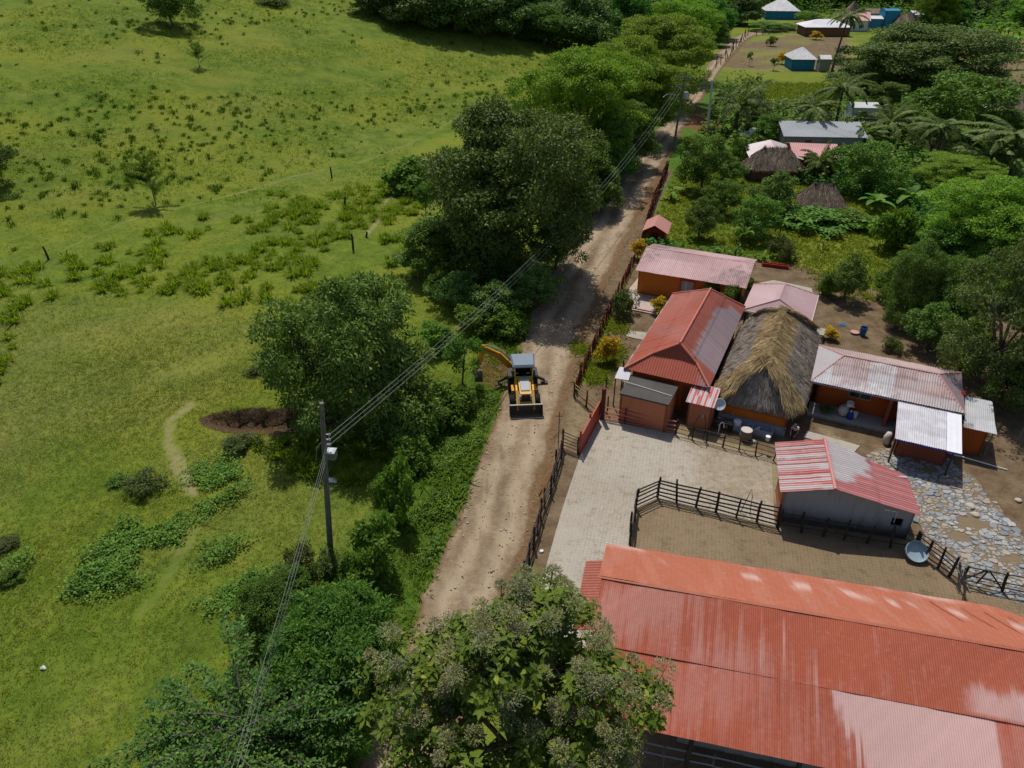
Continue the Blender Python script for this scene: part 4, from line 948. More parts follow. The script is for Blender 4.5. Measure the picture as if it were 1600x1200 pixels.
m = MB(); m.box(1.02, -.03, 1.0, 1.18, -.003, 1.32); m.build('meter_box', M['grey_metal'], h)

# ---- thatch
def straws(P, D, Nn, r, L, W):
    v, q = leaf_mesh(P, unit(D), Nn, L, W); return v, q
def thatch_part(name, faces, n, mat, r, lift=.06, L=(.5, 1.0), W=.018, parent=None, shell=True, fringe=True, slope_jit=.13):
    """faces: list of (eaveA, eaveB, topB, topA) quads; straw lies down the slope"""
    V = []; Q = []; c = 0
    ar = [(Vector(f[1]) - Vector(f[0])).length * (Vector(f[3]) - Vector(f[0])).length for f in faces]; tot = sum(ar)
    for f, a in zip(faces, ar):
        a0, b0, b1, a1 = (np.array(x, float) for x in f); k = int(n * a / tot)
        u = r.random(k)[:, None]; t = r.random(k)[:, None]
        lo = a0 + (b0 - a0) * u; hi = a1 + (b1 - a1) * u; p = lo + (hi - lo) * t; d = unit(lo - hi); nr = unit(np.cross(b0 - a0, hi - lo)); nr = np.where(nr[:, 2:] < 0, -nr, nr)
        side = unit(np.cross(d, nr)); d2 = unit(d + side * r.normal(0, slope_jit, (k, 1)) + nr * r.normal(.03, .05, (k, 1))); l = r.uniform(L[0], L[1], k)
        p = p + nr * (lift * r.uniform(-.2, 1.3, (k, 1)) + .03 * noise3(p, 1.6)[:, None]) - d * l[:, None] * .5
        if not fringe:
            pass
        v, q = straws(p, d2, nr + r.normal(0, .25, (k, 3)), r, l, np.full(k, W) * r.uniform(.6, 1.5, k)); V.append(v); Q.append(q + c); c += len(v)
    if shell:
        for f in faces:
            K = 14; a0, b0, b1, a1 = (np.array(x, float) for x in f); g = []
            for i in range(K + 1):
                for j in range(K + 1): lo = a0 + (b0 - a0) * j / K; hi = a1 + (b1 - a1) * j / K; g.append(lo + (hi - lo) * i / K)
            g = np.array(g); V.append(g); I = np.arange((K + 1) ** 2).reshape(K + 1, K + 1); Q.append(np.stack([I[:-1, :-1].ravel(), I[:-1, 1:].ravel(), I[1:, 1:].ravel(), I[1:, :-1].ravel()], 1) + c); c += len(g)
    return link(name, np_mesh(name, np.concatenate(V), np.concatenate(Q).astype(np.int32), None, mat), parent)
def thatch_faces(x0, y0, x1, y1, ze, rx, ry0, ry1, zr, n=7, rnd=.9):
    """hipped thatch with rounded corners"""
    def eave(t): # outline clockwise parameter by angle
        cx, cy = (x0 + x1) / 2, (y0 + y1) / 2; hx, hy = (x1 - x0) / 2, (y1 - y0) / 2; e = 2 / 5.0
        c, s = math.cos(t), math.sin(t); return (cx + hx * math.copysign(abs(c) ** e, c), cy + hy * math.copysign(abs(s) ** e, s), ze + .06 * math.sin(7 * t))
    def rid(p): return (rx, min(max(p[1], ry0), ry1), zr)
    F = []; N = 48; ts = [2 * PI * i / N for i in range(N + 1)]
    for a, b in zip(ts[:-1], ts[1:]): p, q = eave(a), eave(b); F.append((p, q, rid(q), rid(p)))
    return F
rr = np.random.default_rng(71)
h = house_group('thatched_kitchen', 'thatched kitchen house with a golden straw ridge over grey thatch', 'house', FH, 0, 0)
TF0 = thatch_faces(6.25, .1, 12.45, 13.9, 1.98, 9.25, 2.2, 10.7, 4.4)
def bulge(F, k=.30):
    o = []
    for p, q, tq, tp in F:
        mp = tuple((np.array(p) * .45 + np.array(tp) * .55) + (0, 0, k)); mq = tuple((np.array(q) * .45 + np.array(tq) * .55) + (0, 0, k)); o += [(p, q, mq, mp), (mp, mq, tq, tp)]
    return o
TF = bulge(TF0)
th = thatch_part('thatch', TF, 30000, M['straw_grey'], rr, .07, (.35, .8), .016, h)
# fringe hanging at the eaves
FR = [((p[0], p[1], p[2] - .25), (q[0], q[1], q[2] - .25), q, p) for p, q, _, _ in TF0]
thatch_part('fringe', FR, 5200, M['straw_grey'], rr, .05, (.25, .55), .016, th, shell=False)
def lerp3(a, b, t): return tuple(x + (y - x) * t for x, y in zip(a, b))
G = []
for p, q, tq, tp in TF0:
    side = abs((p[0] + q[0]) / 2 - 9.25) > 2.9
    ins = 2.0 < (p[1] + q[1]) / 2 < 11.2
    G.append((tuple(np.add(lerp3(tp, p, .36), (0, 0, .24))), tuple(np.add(lerp3(tq, q, .36), (0, 0, .24))), tuple(np.add(tq, (0, 0, .22))), tuple(np.add(tp, (0, 0, .22))))) if ins else None
gold = thatch_part('ridge_thatch', G, 9000, M['straw_gold'], rr, .14, (.7, 1.3), .017, h, slope_jit=.3)
H2 = []
for (ex, ey, wdt) in ((6.7, .5, 1.0), (11.9, .5, 1.05), (6.9, 13.6, .6), (11.8, 13.6, .6)):
    ry = 2.3 if ey < 5 else 10.6; top = np.array((9.25, ry, 4.66)); e = np.array((ex, ey, 2.15)); d = e - top; s = unit(np.cross(d, (0, 0, 1.0))); md = e * .45 + top * .55 + (0, 0, .32)
    H2.append((tuple(e + s * wdt * .8), tuple(e - s * wdt * .8), tuple(md - s * .62), tuple(md + s * .62))); H2.append((tuple(md + s * .62), tuple(md - s * .62), tuple(top - s * .5), tuple(top + s * .5)))
H2.append(((8.0, 1.5, 3.75), (10.5, 1.5, 3.75), (9.7, 2.3, 4.62), (8.8, 2.3, 4.62)))
thatch_part('hip_thatch', H2, 5600, M['straw_gold'], rr, .12, (.6, 1.2), .016, h, shell=False, slope_jit=.25)
m = MB(); m.wall((7.0, .45), (11.5, .45), .72, 2.5, .15, [(2.0, 3.15, 1.45, 2.0)]); m.wall((11.5, .45), (11.5, 12.6), .0, 2.4, .15); m.wall((11.5, 12.6), (7.0, 12.6), 0, 2.4, .15); m.wall((7.0, 12.6), (7.0, .45), 0, 2.4, .15)
m.build('wall', M['orange'], h)
m = MB(); m.box(7.0, .30, 0, 11.55, .598, .715); m.build('plinth', M['blue_grey'], h)
m = MB(); m.box(7.1, .40, 1.36, 11.3, .448, 1.40); m.build('ledge', M['orange_deep'], h)
louvre_window(h, 9.02, 10.13, .45, 1.46, 1.99, -1, 'dark', 4)
# wash trough in front
o = thing('wash_trough', 'low blue grey wash trough against the thatched kitchen wall', 'trough', FH.w(8.2, -.45, 0), FH.a)
m = MB(); m.box(0, 0, 0, 2.6, .1, .55); m.box(0, .60, 0, 2.6, .70, .55); m.box(0, .1, 0, .1, .6, .55); m.box(2.5, .1, 0, 2.6, .6, .55); m.box(1.2, .1, 0, 1.3, .6, .55); m.box(.1, .1, 0, 1.2, .6, .3); m.box(1.3, .1, 0, 2.5, .6, .3); m.build('basin', M['blue_grey'], o)
o = thing('dark_sink_bench', 'dark wash bench between the striped hut and the thatched kitchen', 'bench', FH.w(7.0, -.75, 0), FH.a)
m = MB(); m.box(0, 0, .62, 1.15, .75, .68); m.build('top', M['dark_concrete'], o)
for xx, yy in ((.05, .05), (1.05, .05), (.05, .65), (1.05, .65)): m = MB(); m.beam((xx, yy, 0), (xx, yy, .618), .07); m.build('leg', M['post_wood'], o)

# ---- pink gable house behind
h = house_group('pink_roof_house', 'long orange house with a faded pink corrugated gable roof and red door', 'house', FH, -4.5, 17.9, 1.5)
ZE, ZR = 2.55, 3.5
mk = lambda a, b: (np.clip(.35 + .35 * nz2(a, b, .9), 0, 1), np.clip(.25 + .55 * (nz2(a, b, .5, 5) > .75) + .5 * smooth((a - 8.4) / .7) * (b < 1.6), 0, 1), tone(a, b))
m = MB(); m.corr([(-.05, -.15, ZE), (10.0, -.15, ZE), (10.0, 3.5, ZR), (-.05, 3.5, ZR)], .17, .02, .3, 1.85, mk, seed=6); m.corr([(10.0, 6.3, 2.8), (-.05, 6.3, 2.8), (-.05, 3.5, ZR), (10.0, 3.5, ZR)], .17, .02, .3, 1.85, mk, seed=7)
rf = m.build('roof', M['pink_roof'], h); caps(rf, M['ridge_pink'], [(-.05, 3.5, ZR + .02), (10.0, 3.5, ZR + .02)], r=.05)
m = MB(); m.wall((.15, .45), (9.6, .45), 0, 2.6, .15, [(3.9, 5.3, .1, 2.15), (6.3, 7.6, .9, 1.9)]); m.wall((9.6, .45), (9.6, 6.0), 0, 2.6, .15); m.wall((9.6, 6.0), (.15, 6.0), 0, 2.6, .15); m.wall((.15, 6.0), (.15, .45), 0, 2.6, .15)
for xx in (.15, 9.45): m.prismx([(.7, 2.602), (5.9, 2.602), (3.5, 3.36)], xx, xx + .15)
m.build('wall', M['orange'], h)
m = MB(); m.box(4.02, .37, .1, 4.17, .447, 2.2); m.box(5.32, .37, .1, 5.47, .447, 2.2); m.box(4.17, .37, 2.05, 5.32, .447, 2.2); m.build('door_frame', M['red_trim'], h)
m = MB(); m.box(4.17, .52, .1, 5.32, .56, 2.05); d = m.build('door', M['hood_grey'], h); m = MB(); m.box(4.62, .505, .1, 4.67, .519, 2.0); m.build('door_bar', M['white_paint'], d)
m = MB(); m.box(6.5, .53, .92, 7.7, .56, 1.88); m.build('window', M['glass'], h)
m = MB(); m.box(8.1, .3, 0, 8.35, .447, 2.5); m.build('pilaster', M['orange_deep'], h)
# ---- hip pavilion
h = house_group('hip_pavilion', 'open pavilion with a faded lilac pink hip roof behind the thatch', 'pavilion', FH, 5.9, 13.75)
x1, y1 = 5.5, 5.7; A = (2.68, 1.3, 3.45); Bq = (2.68, 4.6, 3.45); ze = 2.5
mp = lambda a, b: (np.clip(.35 + .3 * nz2(a, b, .7), 0, 1), .2 + 0 * a, tone(a, b) * .6 + .2)
m = MB(); m.corr([(0, y1, ze), (0, 0, ze), A, Bq], .18, .012, .3, 0, mp, seed=8); m.corr([(x1, 0, ze), (x1, y1, ze), Bq, A], .18, .012, .3, 0, mp, seed=9); m.corr([(0, 0, ze), (x1, 0, ze), A], .18, .012, .3, 0, lambda a, b: (.75 + 0 * a, .1 + 0 * a, .7 + 0 * a), seed=10); m.corr([(x1, y1, ze), (0, y1, ze), Bq], .18, .012, .3, 0, mp, seed=11)
rf = m.build('roof', M['lilac_roof'], h); caps(rf, M['ridge_pink'], [A, Bq], [A, (0, 0, ze)], [A, (x1, 0, ze)], [Bq, (x1, y1, ze)], [Bq, (0, y1, ze)], r=.06)
m = MB(); m.beam((x1 + .02, 0, ze - .06), (x1 + .02, y1, ze - .06), .03, .14); m.beam((0, -.02, ze - .06), (x1, -.02, ze - .06), .03, .14); m.build('fascia', M['white_paint'], h)
for xx, yy in ((.3, .3), (x1 - .3, .3), (.3, y1 - .3), (x1 - .3, y1 - .3), (x1 - .3, y1 / 2)): m = MB(); m.tube([(xx, yy, 0), (xx, yy, ze)], .07, 8); m.build('post', M['post_wood'], h)
m = MB(); m.box(.2, .2, 0, 5.3, 5.5, .12); m.build('floor', M['concrete'], h)
o = house_group('trough_slab', 'pale slab table beside the lilac pavilion eave', 'table', FH, 11.8, 15.6); m = MB(); m.box(0, 0, .6, .8, 1.3, .68); m.build('top', M['concrete'], o)
for xx, yy in ((.08, .08), (.72, .08), (.08, 1.22), (.72, 1.22)): m = MB(); m.beam((xx, yy, 0), (xx, yy, .598), .09); m.build('leg', M['concrete'], o)

# ---- long house on the right
h = house_group('porch_house', 'long orange porch house with a rusty white hip roof', 'house', FH, 12.35, 4.15)
x1, y1, ze, zr = 9.65, 5.75, 2.6, 3.75; A = (1.75, 2.6, zr); Bq = (7.8, 2.6, zr)
def mfront(a, b):
    blk = ((a > 3.55) & (a < 5.25)) | (a < 1.2); t = np.where(blk, .85, .18) + np.where(b < .85, .45, 0) + .15 * nz2(a, b, 1.2)
    return (np.clip(t, 0, 1), np.clip(.25 + .35 * (tone(a, b, .82, .9) > .75), 0, 1), tone(a, b, .82, 1.0))
m = MB(); m.corr([(0, 0, ze), (x1, 0, ze), Bq, A], .155, .026, .25, .95, mfront, seed=12); m.corr([(0, y1, ze), (0, 0, ze), A], .155, .024, .25, 0, lambda a, b: (.8 + 0 * a, .15 + 0 * a, .7 + 0 * a), seed=13)
m.corr([(x1, 0, ze), (x1, y1, ze), Bq], .155, .024, .25, 0, lambda a, b: (.15 + .1 * nz2(a, b), .3 + 0 * a, .3 + 0 * a), seed=14); m.corr([(x1, y1, ze), (0, y1, ze), A, Bq], .155, .024, .25, .95, lambda a, b: (.25 + 0 * a, .3 + 0 * a, tone(a, b)), seed=15)
rf = m.build('roof', M['long_roof'], h); caps(rf, M['ridge_pink'], [A, Bq], [A, (0, 0, ze)], [Bq, (x1, 0, ze)], [Bq, (x1, y1, ze)], [A, (0, y1, ze)], r=.065)
m = MB(); m.wall((.6, 1.2), (9.2, 1.2), .28, 2.70, .15, [(2.05, 3.55, 1.35, 2.1)]); m.wall((9.2, 1.2), (9.2, 5.4), 0, 2.68, .15); m.wall((9.2, 5.4), (.6, 5.4), 0, 2.62, .15); m.wall((.6, 5.4), (.6, 1.2), 0, 2.7, .15); m.wall((5.35, .05), (5.35, 1.195), .28, 2.55, .15); m.build('wall', M['orange_deep'], h)
m = MB(); m.box(5.15, -.02, .28, 5.38, .045, 2.55); m.build('pillar', M['brick_red'], h)
louvre_window(h, 2.68, 4.12, 1.2, 1.37, 2.08, -1, 'grey_metal', 7)
m = MB(); m.box(.3, -.45, 0, 9.2, 1.195, .275); m.build('porch_floor', M['concrete'], h)
m = MB(); m.box(-.02, -.03, ze - .12, x1, -.005, ze - .03); m.build('fascia', M['blue_grey'], h)
# front lean-to
h = house_group('front_lean_to', 'lean to with a silvery white corrugated roof in front of the porch house', 'outbuilding', FH, 18.0, .1)
mz = lambda a, b: (np.where(a > 2.95, 1.0, np.clip(.35 + .2 * nz2(a, b, 2), 0, 1)), np.where(a > 2.95, 0, .35), np.where(a > 2.95, 1.0, tone(a, b, .8, 1.1)))
m = MB(); m.corr([(0, 0, 2.05), (2.95, 0, 2.05), (2.95, 3.95, 2.52), (0, 3.95, 2.52)], .13, .022, .25, 1.4, mz, seed=16); m.corr([(2.955, 0, 2.06), (3.8, 0, 2.06), (3.8, 3.95, 2.53), (2.955, 3.95, 2.53)], .4, .004, .4, 0, lambda a, b: (1 + 0 * a, 0 * a, 1 + 0 * a)); m.build('roof', M['white_zinc'], h)
m = MB(); m.wall((.35, 1.25), (3.3, 1.25), 0, 1.5, .12); m.wall((3.3, 1.25), (3.3, 3.9), 0, 2.05, .12); m.wall((.35, 3.9), (.35, 1.25), 0, 1.6, .12); m.build('wall', M['brick_red'], h)
for xx, yy in ((.1, .25), (3.4, .25), (.1, 2.1)): m = MB(); m.tube([(xx, yy, 0), (xx, yy, 2.05)], .06, 7); m.build('post', M['post_wood'], h)
m = MB(); m.box(.0, -.03, 1.95, 3.8, -.005, 2.03); m.build('fascia', M['blue_jug'], h)
# right lean-to
h = house_group('side_lean_to', 'orange shed with a grey zinc roof at the right end of the porch house', 'outbuilding', FH, 22.0, 3.25)
m = MB(); m.corr([(0, 0, 2.1), (1.9, 0, 2.1), (1.75, 3.5, 2.5), (.15, 3.5, 2.5)], .125, .02, .25, 1.2, lambda a, b: (.3 + .2 * nz2(a, b), np.where((a < .6) & (b < .7), .9, .2), tone(a, b, .7, 1.2)), seed=17); m.build('roof', M['grey_zinc'], h)
m = MB(); m.wall((.0, .35), (1.5, .35), 0, 2.05, .12); m.wall((1.5, .35), (1.5, 3.3), 0, 2.1, .12); m.wall((1.5, 3.3), (0, 3.3), 0, 2.4, .12); m.build('wall', M['orange_deep'], h)
for yy in (.1, 3.3): m = MB(); m.tube([(1.72, yy, 0), (1.72, yy, 2.1)], .05, 7); m.build('post', M['grey_wood'], h)
m = MB(); m.box(-.35, 3.3, 2.1, .1, 3.7, 2.75); m.build('red_panel', M['red_trim'], h)

# ---- barn
h = thing('cattle_barn', 'large open cattle barn with a long red corrugated roof', 'barn', FB.w(0, 0), FB.a)
def mb_front(a, b):
    # a from the left (x), b from the eave up (0..5.76)
    top = b > 2.95; e = .35 * hn(np.floor(a / .18)) + .25 * hn(np.floor(a / .5), 4) + .1 * nz2(a, b, 5)
    pale_low = smooth((a - 9.1 - .45 * (2.9 - b) - e) / .6) * (b < 2.92) * smooth((15.4 - a) / .2)
    pale_up = .8 * smooth((a - 13.9 + 1.2 * nz2(np.floor(a / .18) * .18, b * .3, .7)) / .8) * smooth((4.3 - b + .3 * e) / .5) * smooth((b - 2.95) / .1) + .75 * smooth((a - 16.2) / .3) * (b > 2.95) * (b < 4.0)
    k = np.floor(a / .088); kc = hn(np.floor(a / .31), 17); pt_ = nz2(a * .45, b * .6, 1.0); fine = nz2(k * 1.9, b * .9, 1.0, 40)
    wash = .30 * smooth(.9 * pt_ + .28 * fine - .2) + .38 * smooth(.45 * fine + .45 * kc + .6 * nz2(np.floor(a / .9) * .9, np.floor(b / 1.1), 1.3, 8) - .9)
    wash = wash * np.where(b > 2.93, 1.15, .75)
    deep = smooth((a - 11.2) / .3) * smooth((b - 4.4) / .3) 
    return (np.clip(np.maximum(np.maximum(pale_low, pale_up), wash) * (1 - deep) * 1.0, 0, 1), .06 + 0 * a, np.clip(tone(a, b, .82, 2.9) * .35 + .3 + .15 * nz2(a, b, .5), 0, 1))
def bp_(x, b, up=0): t = b / 5.83; return (x, -5.45 + 5.47 * t - .35 * up, 3.5 + 2.02 * t + .94 * up)
m = MB(); m.corr([bp_(-.05, 0), bp_(24, 0), bp_(24, 3.02), bp_(-.05, 3.02)], .088, .0085, .2, 0, mb_front, per=5, seed=18, sag=.014)
m.corr([bp_(-.05, 2.90, .035), bp_(24, 2.90, .035), bp_(24, 5.83, .02), bp_(-.05, 5.83, .02)], .088, .0085, .2, 0, lambda a, b: mb_front(a, b + 2.93), per=5, seed=28, sag=.014)
rf = m.build('roof', M['barn_roof'], h)
def mb_back(a, b):
    # b from the back eave up (0..3.5); a measured from the left
    x = a; sc = smooth((nz2(x * 2.2, b * 1.2, 1.4) - .25) / .5) * np.exp(-((b - .95 - .03 * x + .2 * hn(x * .2)) / .35) ** 2) * smooth((x - 2) / 2)
    sc = np.maximum(sc, .8 * np.exp(-((b - .1) / .2) ** 2) * smooth((nz2(x, b, 1.5, 3) + .2))); sc = np.maximum(sc, .7 * np.exp(-((b - 3.35) / .15) ** 2) * smooth(nz2(x, b, .9, 11) - .6))
    return (np.clip(sc * .75 + .1 * smooth(nz2(x * 3, b, 1.3)), 0, 1), .05 + 0 * a, np.clip(.5 + .1 * nz2(a, b, .4), 0, 1))
m = MB(); m.corr([(-.15, 3.42, 4.35), (16.9, 3.42, 4.35), (19.6, 1.95, 4.87), (24, 1.5, 5.02), (24, .06, 5.54), (-.15, .06, 5.54)], .23, .004, .14, 0, mb_back, per=4, seed=19, sag=.03)
bk = m.build('back_roof', M['barn_back'], h)
m = MB(); m.beam((-.2, .04, 5.55), (24, .04, 5.53), .16, .02); m.build('ridge_cap', M['barn_back'], rf)
for xx in (14.2, 15.4, 16.3, 17.2):
    m = MB(); m.tube([(xx, 2.9 - .1 * (xx - 14), 4.55 + .05 * (xx - 14)), (xx + .35, 2.3 - .1 * (xx - 14), 4.76 + .05 * (xx - 14)), (xx + .9, 1.5 - .1 * (xx - 14), 5.04 + .04 * (xx - 14))], .012, 5); m.build('crease', M['brick_red'], bk)
m = MB(); m.corr([(-1.0, -1.6, 3.75), (-1.0, 2.62, 3.75), (-.12, 2.62, 4.0), (-.12, -1.6, 4.0)], .17, .02, .3, 0, lambda a, b: (.05 + .1 * nz2(a, b), .1 + 0 * a, .2 + 0 * a), seed=20); m.build('side_roof', M['barn_roof'], h)
for xx in (.3, 4.3, 8.3, 12.3, 16.3, 20.3, 23.7):
    for yy, zz in ((-5.2, 3.45), (0, 5.3), (3.1, 4.3) if xx < 17 else (1.2, 5.0)):
        m = MB(); m.tube([(xx, yy, 0), (xx, yy, zz)], .10, 8); m.build('post', M['post_wood'], h)
m = MB()
for yy, zz in ((-5.2, 3.42), (0, 5.38), (-2.6, 4.42)): m.beam((0, yy, zz - .03), (24, yy, zz - .03), .1, .14)
m.build('purlin', M['post_wood'], h)
m = MB(); m.box(.6, 1.2, 0, 16.0, 1.35, 1.6); m.build('wall', M['concrete'], h)
o = thing('feed_trough', 'long concrete feed trough in the shade under the red barn', 'trough', FB.w(4.0, -3.4), FB.a); m = MB(); m.box(0, 0, 0, 12, .12, .6); m.box(0, .7, 0, 12, .82, .6); m.box(0, .12, 0, 12, .7, .2); m.build('basin', M['concrete'], o)

# ---- striped shed in the corral
h = thing('milking_shed', 'grey plaster shed with a red and white striped gable roof at the corral', 'shed', FB.w(8.85, 11.55), FB.a)
def ms_l(a, b):
    k = np.floor(a / .2); s = (np.sin(k * 2.7) + .7 * np.sin(k * 1.3 + 4) + .4 * np.floor(b / 2.2) * np.sin(k * 5)); w = np.clip(.5 + s * 1.2, 0, 1)
    return (np.where(b < .95, np.clip(.15 + w * .85, 0, 1), w), .2 + .5 * (np.sin(k * 4.1) > .85), .5 + 0 * a)
def ms_r(a, b):
    # a along the eave from the front, b up from the eave
    z = smooth((a - 1.9 + .35 * hn(np.floor(a / .2)) - .0) / .4) * smooth((b - 2.2 + .5 * hn(np.floor(a / .4), 3)) / .3) + smooth((a - .9 + .2 * hn(np.floor(b / .5))) / .2) * smooth((b - 3.4 + .2 * hn(np.floor(a / .2), 6)) / .2)
    return (np.clip(.12 + .2 * (np.sin(np.floor(a / .2) * 2.1) > .6) + .9 * z, 0, 1), .2 + 0 * a, .5 + 0 * a)
m = MB(); m.corr([(0, 4.8, 2.55), (0, 0, 2.55), (2.75, 0, 3.3), (2.75, 4.8, 3.3)], .2, .032, .25, 1.9, ms_l, seed=21)
m.corr([(7.45, 0, 2.3), (7.45, 3.55, 2.3), (5.2, 4.05, 2.78), (2.8, 4.8, 3.3), (2.8, 0, 3.3)], .2, .032, .25, 2.3, ms_r, seed=22)
rf = m.build('roof', M['stripe_roof'], h); m = MB(); m.tube([(2.78, -.05, 3.33), (2.78, 4.85, 3.33)], .10, 8); m.build('ridge_cap', M['ridge_stripe'], rf)
g = MB(); g.wall((.4, .5), (7.35, .5), 0, 2.3, .15, [(5.9, 6.5, .9, 1.5)]); g.wall((7.35, .5), (7.35, 3.3), 0, 2.25, .15); g.wall((7.35, 3.3), (.4, 3.3), 0, 2.45, .15)
g.hull8([(.4, .5, 2.302), (7.35, .5, 2.302), (7.35, .65, 2.302), (.4, .65, 2.302)], [(2.4, .5, 3.15), (3.0, .5, 3.15), (3.0, .65, 3.15), (2.4, .65, 3.15)]); g.build('wall', M['grey_wall'], h)
m = MB(); m.wall((.4, 3.3), (.4, .7), 0, 2.4, .14); m.build('side_wall', M['salmon'], h)
m = MB(); m.box(.22, .42, 0, .395, .66, 2.5); m.build('corner_post', M['salmon'], h)
m = MB(); m.box(5.75, .44, 1.98, 6.05, .497, 2.08); m.box(6.12, .44, 1.96, 6.35, .497, 2.06); m.build('sign_plate', M['white_paint'], h)
m = MB(); m.tube([(6.4, .44, 2.05), (6.42, .44, 1.2)], .02, 6); m.build('pipe', M['white_paint'], h)

# ---- red shrine by the road
p = ground(1007, 381); h = thing('roadside_shrine', 'small red shrine hut with a pink gable roof by the road fence', 'shrine', (p.x, p.y, 0), R(-17))
m = MB(); m.wall((0, 0), (2.0, 0), 0, 1.9, .12, [(.7, 1.3, .6, 1.4)]); m.wall((2.0, 0), (2.0, 1.9), 0, 1.9, .12); m.wall((2.0, 1.9), (0, 1.9), 0, 1.9, .12); m.wall((0, 1.9), (0, 0), 0, 1.9, .12); m.build('wall', M['red_wall'], h)
mp = lambda a, b: (.2 + .2 * nz2(a, b), .15 + 0 * a, .5 + 0 * a)
m = MB(); m.corr([(-.25, 2.4, 1.9), (-.25, -1.2, 1.9), (1.0, -1.2, 2.6), (1.0, 2.4, 2.6)], .18, .012, .3, 0, mp); m.corr([(2.5, -1.2, 1.8), (2.5, 2.4, 1.8), (1.0, 2.4, 2.6), (1.0, -1.2, 2.6)], .18, .012, .3, 0, mp); m.build('roof', M['hut_roof'], h)
for xx in (-.1, 2.3): m = MB(); m.tube([(xx, -1.05, 0), (xx, -1.05, 1.85)], .05, 7); m.build('post', M['dark_red_post'], h)
m = MB(); m.box(.55, -.25, .45, 1.45, -.003, .55); m.build('shelf', M['red_wall'], h)
o = thing('offering_bowl', 'small white bowl on the shelf of the red shrine', 'bowl', (Vector((p.x, p.y, 0)) + Matrix.Rotation(R(-17), 3, 'Z') @ Vector((1.0, -.13, .552)))); m = MB(); m.lathe([(.06, 0), (.17, .12), (.2, .2), (.18, .2), (.05, .04)]); m.build('bowl', M['white_paint'], o)

# ---- houses further off
def simple_house(name, label, cat, loc, deg, w, d, hh, rise, wall, roof, over=.35, ridge='x', mask=M_plain, doors=(), hip=False, windows=(), cap=None, pitch=.25):
    """loc = front-left wall corner, deg = direction of the front wall"""
    h = thing(name, label, cat, loc, R(deg)); m = MB()
    m.wall((0, 0), (w, 0), -.3, hh, .15, [(a, a + .9, -.3, 2.0) for a in doors] + [(a, a + 1.0, .9, 1.8) for a in windows]); m.wall((w, 0), (w, d), -.3, hh, .15); m.wall((w, d), (0, d), -.3, hh, .15); m.wall((0, d), (0, 0), -.3, hh, .15)
    if not hip:
        if ridge == 'x':
            for xx in (0.0, w - .15): m.prismx([(0, hh + .002), (d, hh + .002), (d / 2, hh + rise * .95)], xx, xx + .15)
        else:
            for yy in (0.0, d - .15): m.hull8([(0, yy, hh + .002), (w, yy, hh + .002), (w, yy + .15, hh + .002), (0, yy + .15, hh + .002)], [(w / 2 - .05, yy, hh + rise * .95), (w / 2 + .05, yy, hh + rise * .95), (w / 2 + .05, yy + .15, hh + rise * .95), (w / 2 - .05, yy + .15, hh + rise * .95)])
    m.build('wall', M[wall], h); r = MB(); o = over; ze = hh - rise * o / (d / 2 if ridge == 'x' else w / 2) * .6 + .06; zr = hh + rise + .06
    a0, a1, b0, b1 = -o, w + o, -o, d + o
    if hip:
        k = min(w, d) * .45; y = d / 2; P, Q = (k, y, zr), (w - k, y, zr)
        r.corr([(a0, b0, ze), (a1, b0, ze), Q, P], pitch, .02, .5, 0, mask); r.corr([(a1, b1, ze), (a0, b1, ze), P, Q], pitch, .02, .5, 0, mask); r.corr([(a0, b1, ze), (a0, b0, ze), P], pitch, .02, .5, 0, mask); r.corr([(a1, b0, ze), (a1, b1, ze), Q], pitch, .02, .5, 0, mask)
    elif ridge == 'x':
        r.corr([(a0, b0, ze), (a1, b0, ze), (a1, d / 2, zr), (a0, d / 2, zr)], pitch, .02, .5, 0, mask); r.corr([(a1, b1, ze), (a0, b1, ze), (a0, d / 2, zr), (a1, d / 2, zr)], pitch, .02, .5, 0, mask)
    else:
        r.corr([(a0, b1, ze), (a0, b0, ze), (w / 2, b0, zr), (w / 2, b1, zr)], pitch, .02, .5, 0, mask); r.corr([(a1, b0, ze), (a1, b1, ze), (w / 2, b1, zr), (w / 2, b0, zr)], pitch, .02, .5, 0, mask)
    r.build('roof', M[roof], h)
    for a in doors: m = MB(); m.box(a + .0, .05, -.2, a + .9, .09, 2.0); m.build('door', M['brown_wall'], h)
    for a in windows: m = MB(); m.box(a, .05, .9, a + 1.0, .09, 1.8); m.build('window', M['glass'], h)
    return h
def thatch_hut(name, label, loc, deg, w, d, ze, zr, n, mat='straw_brown', walls=True, seed=5):
    h = thing(name, label, 'hut', loc, R(deg)); r = np.random.default_rng(seed); e = min(w, d) * .3
    T = thatch_faces(0, 0, w, d, ze, w / 2, d * .42, d * .58, zr) if d >= w else [tuple((p[1], p[0], p[2]) for p in f) for f in thatch_faces(0, 0, d, w, ze, d / 2, w * .3, w * .7, zr)]
    thatch_part('thatch', T, n, M[mat], r, .08, (.5, 1.1), .03, h)
    for xx, yy in ((.6, .6), (w - .6, .6), (.6, d - .6), (w - .6, d - .6)): m = MB(); m.tube([(xx, yy, -.2), (xx, yy, ze + .35)], .08, 7); m.build('post', M['post_wood'], h)
    if walls: m = MB(); m.wall((.8, .8), (w - .8, .8), -.2, ze + .2, .1); m.wall((w - .8, .8), (w - .8, d - .8), -.2, ze + .2, .1); m.wall((.8, d - .8), (.8, .8), -.2, ze + .2, .1); m.build('wall', M['brown_wall'], h)
    return h
Z0 = Vector((0, 0, 0))
q = ground(1174, 246, 2.5); mlt = lambda a, b: (np.clip(.7 + .3 * np.sin(np.floor(a / .4) * 3), 0, 1), .1 + 0 * a, .5 + 0 * a)
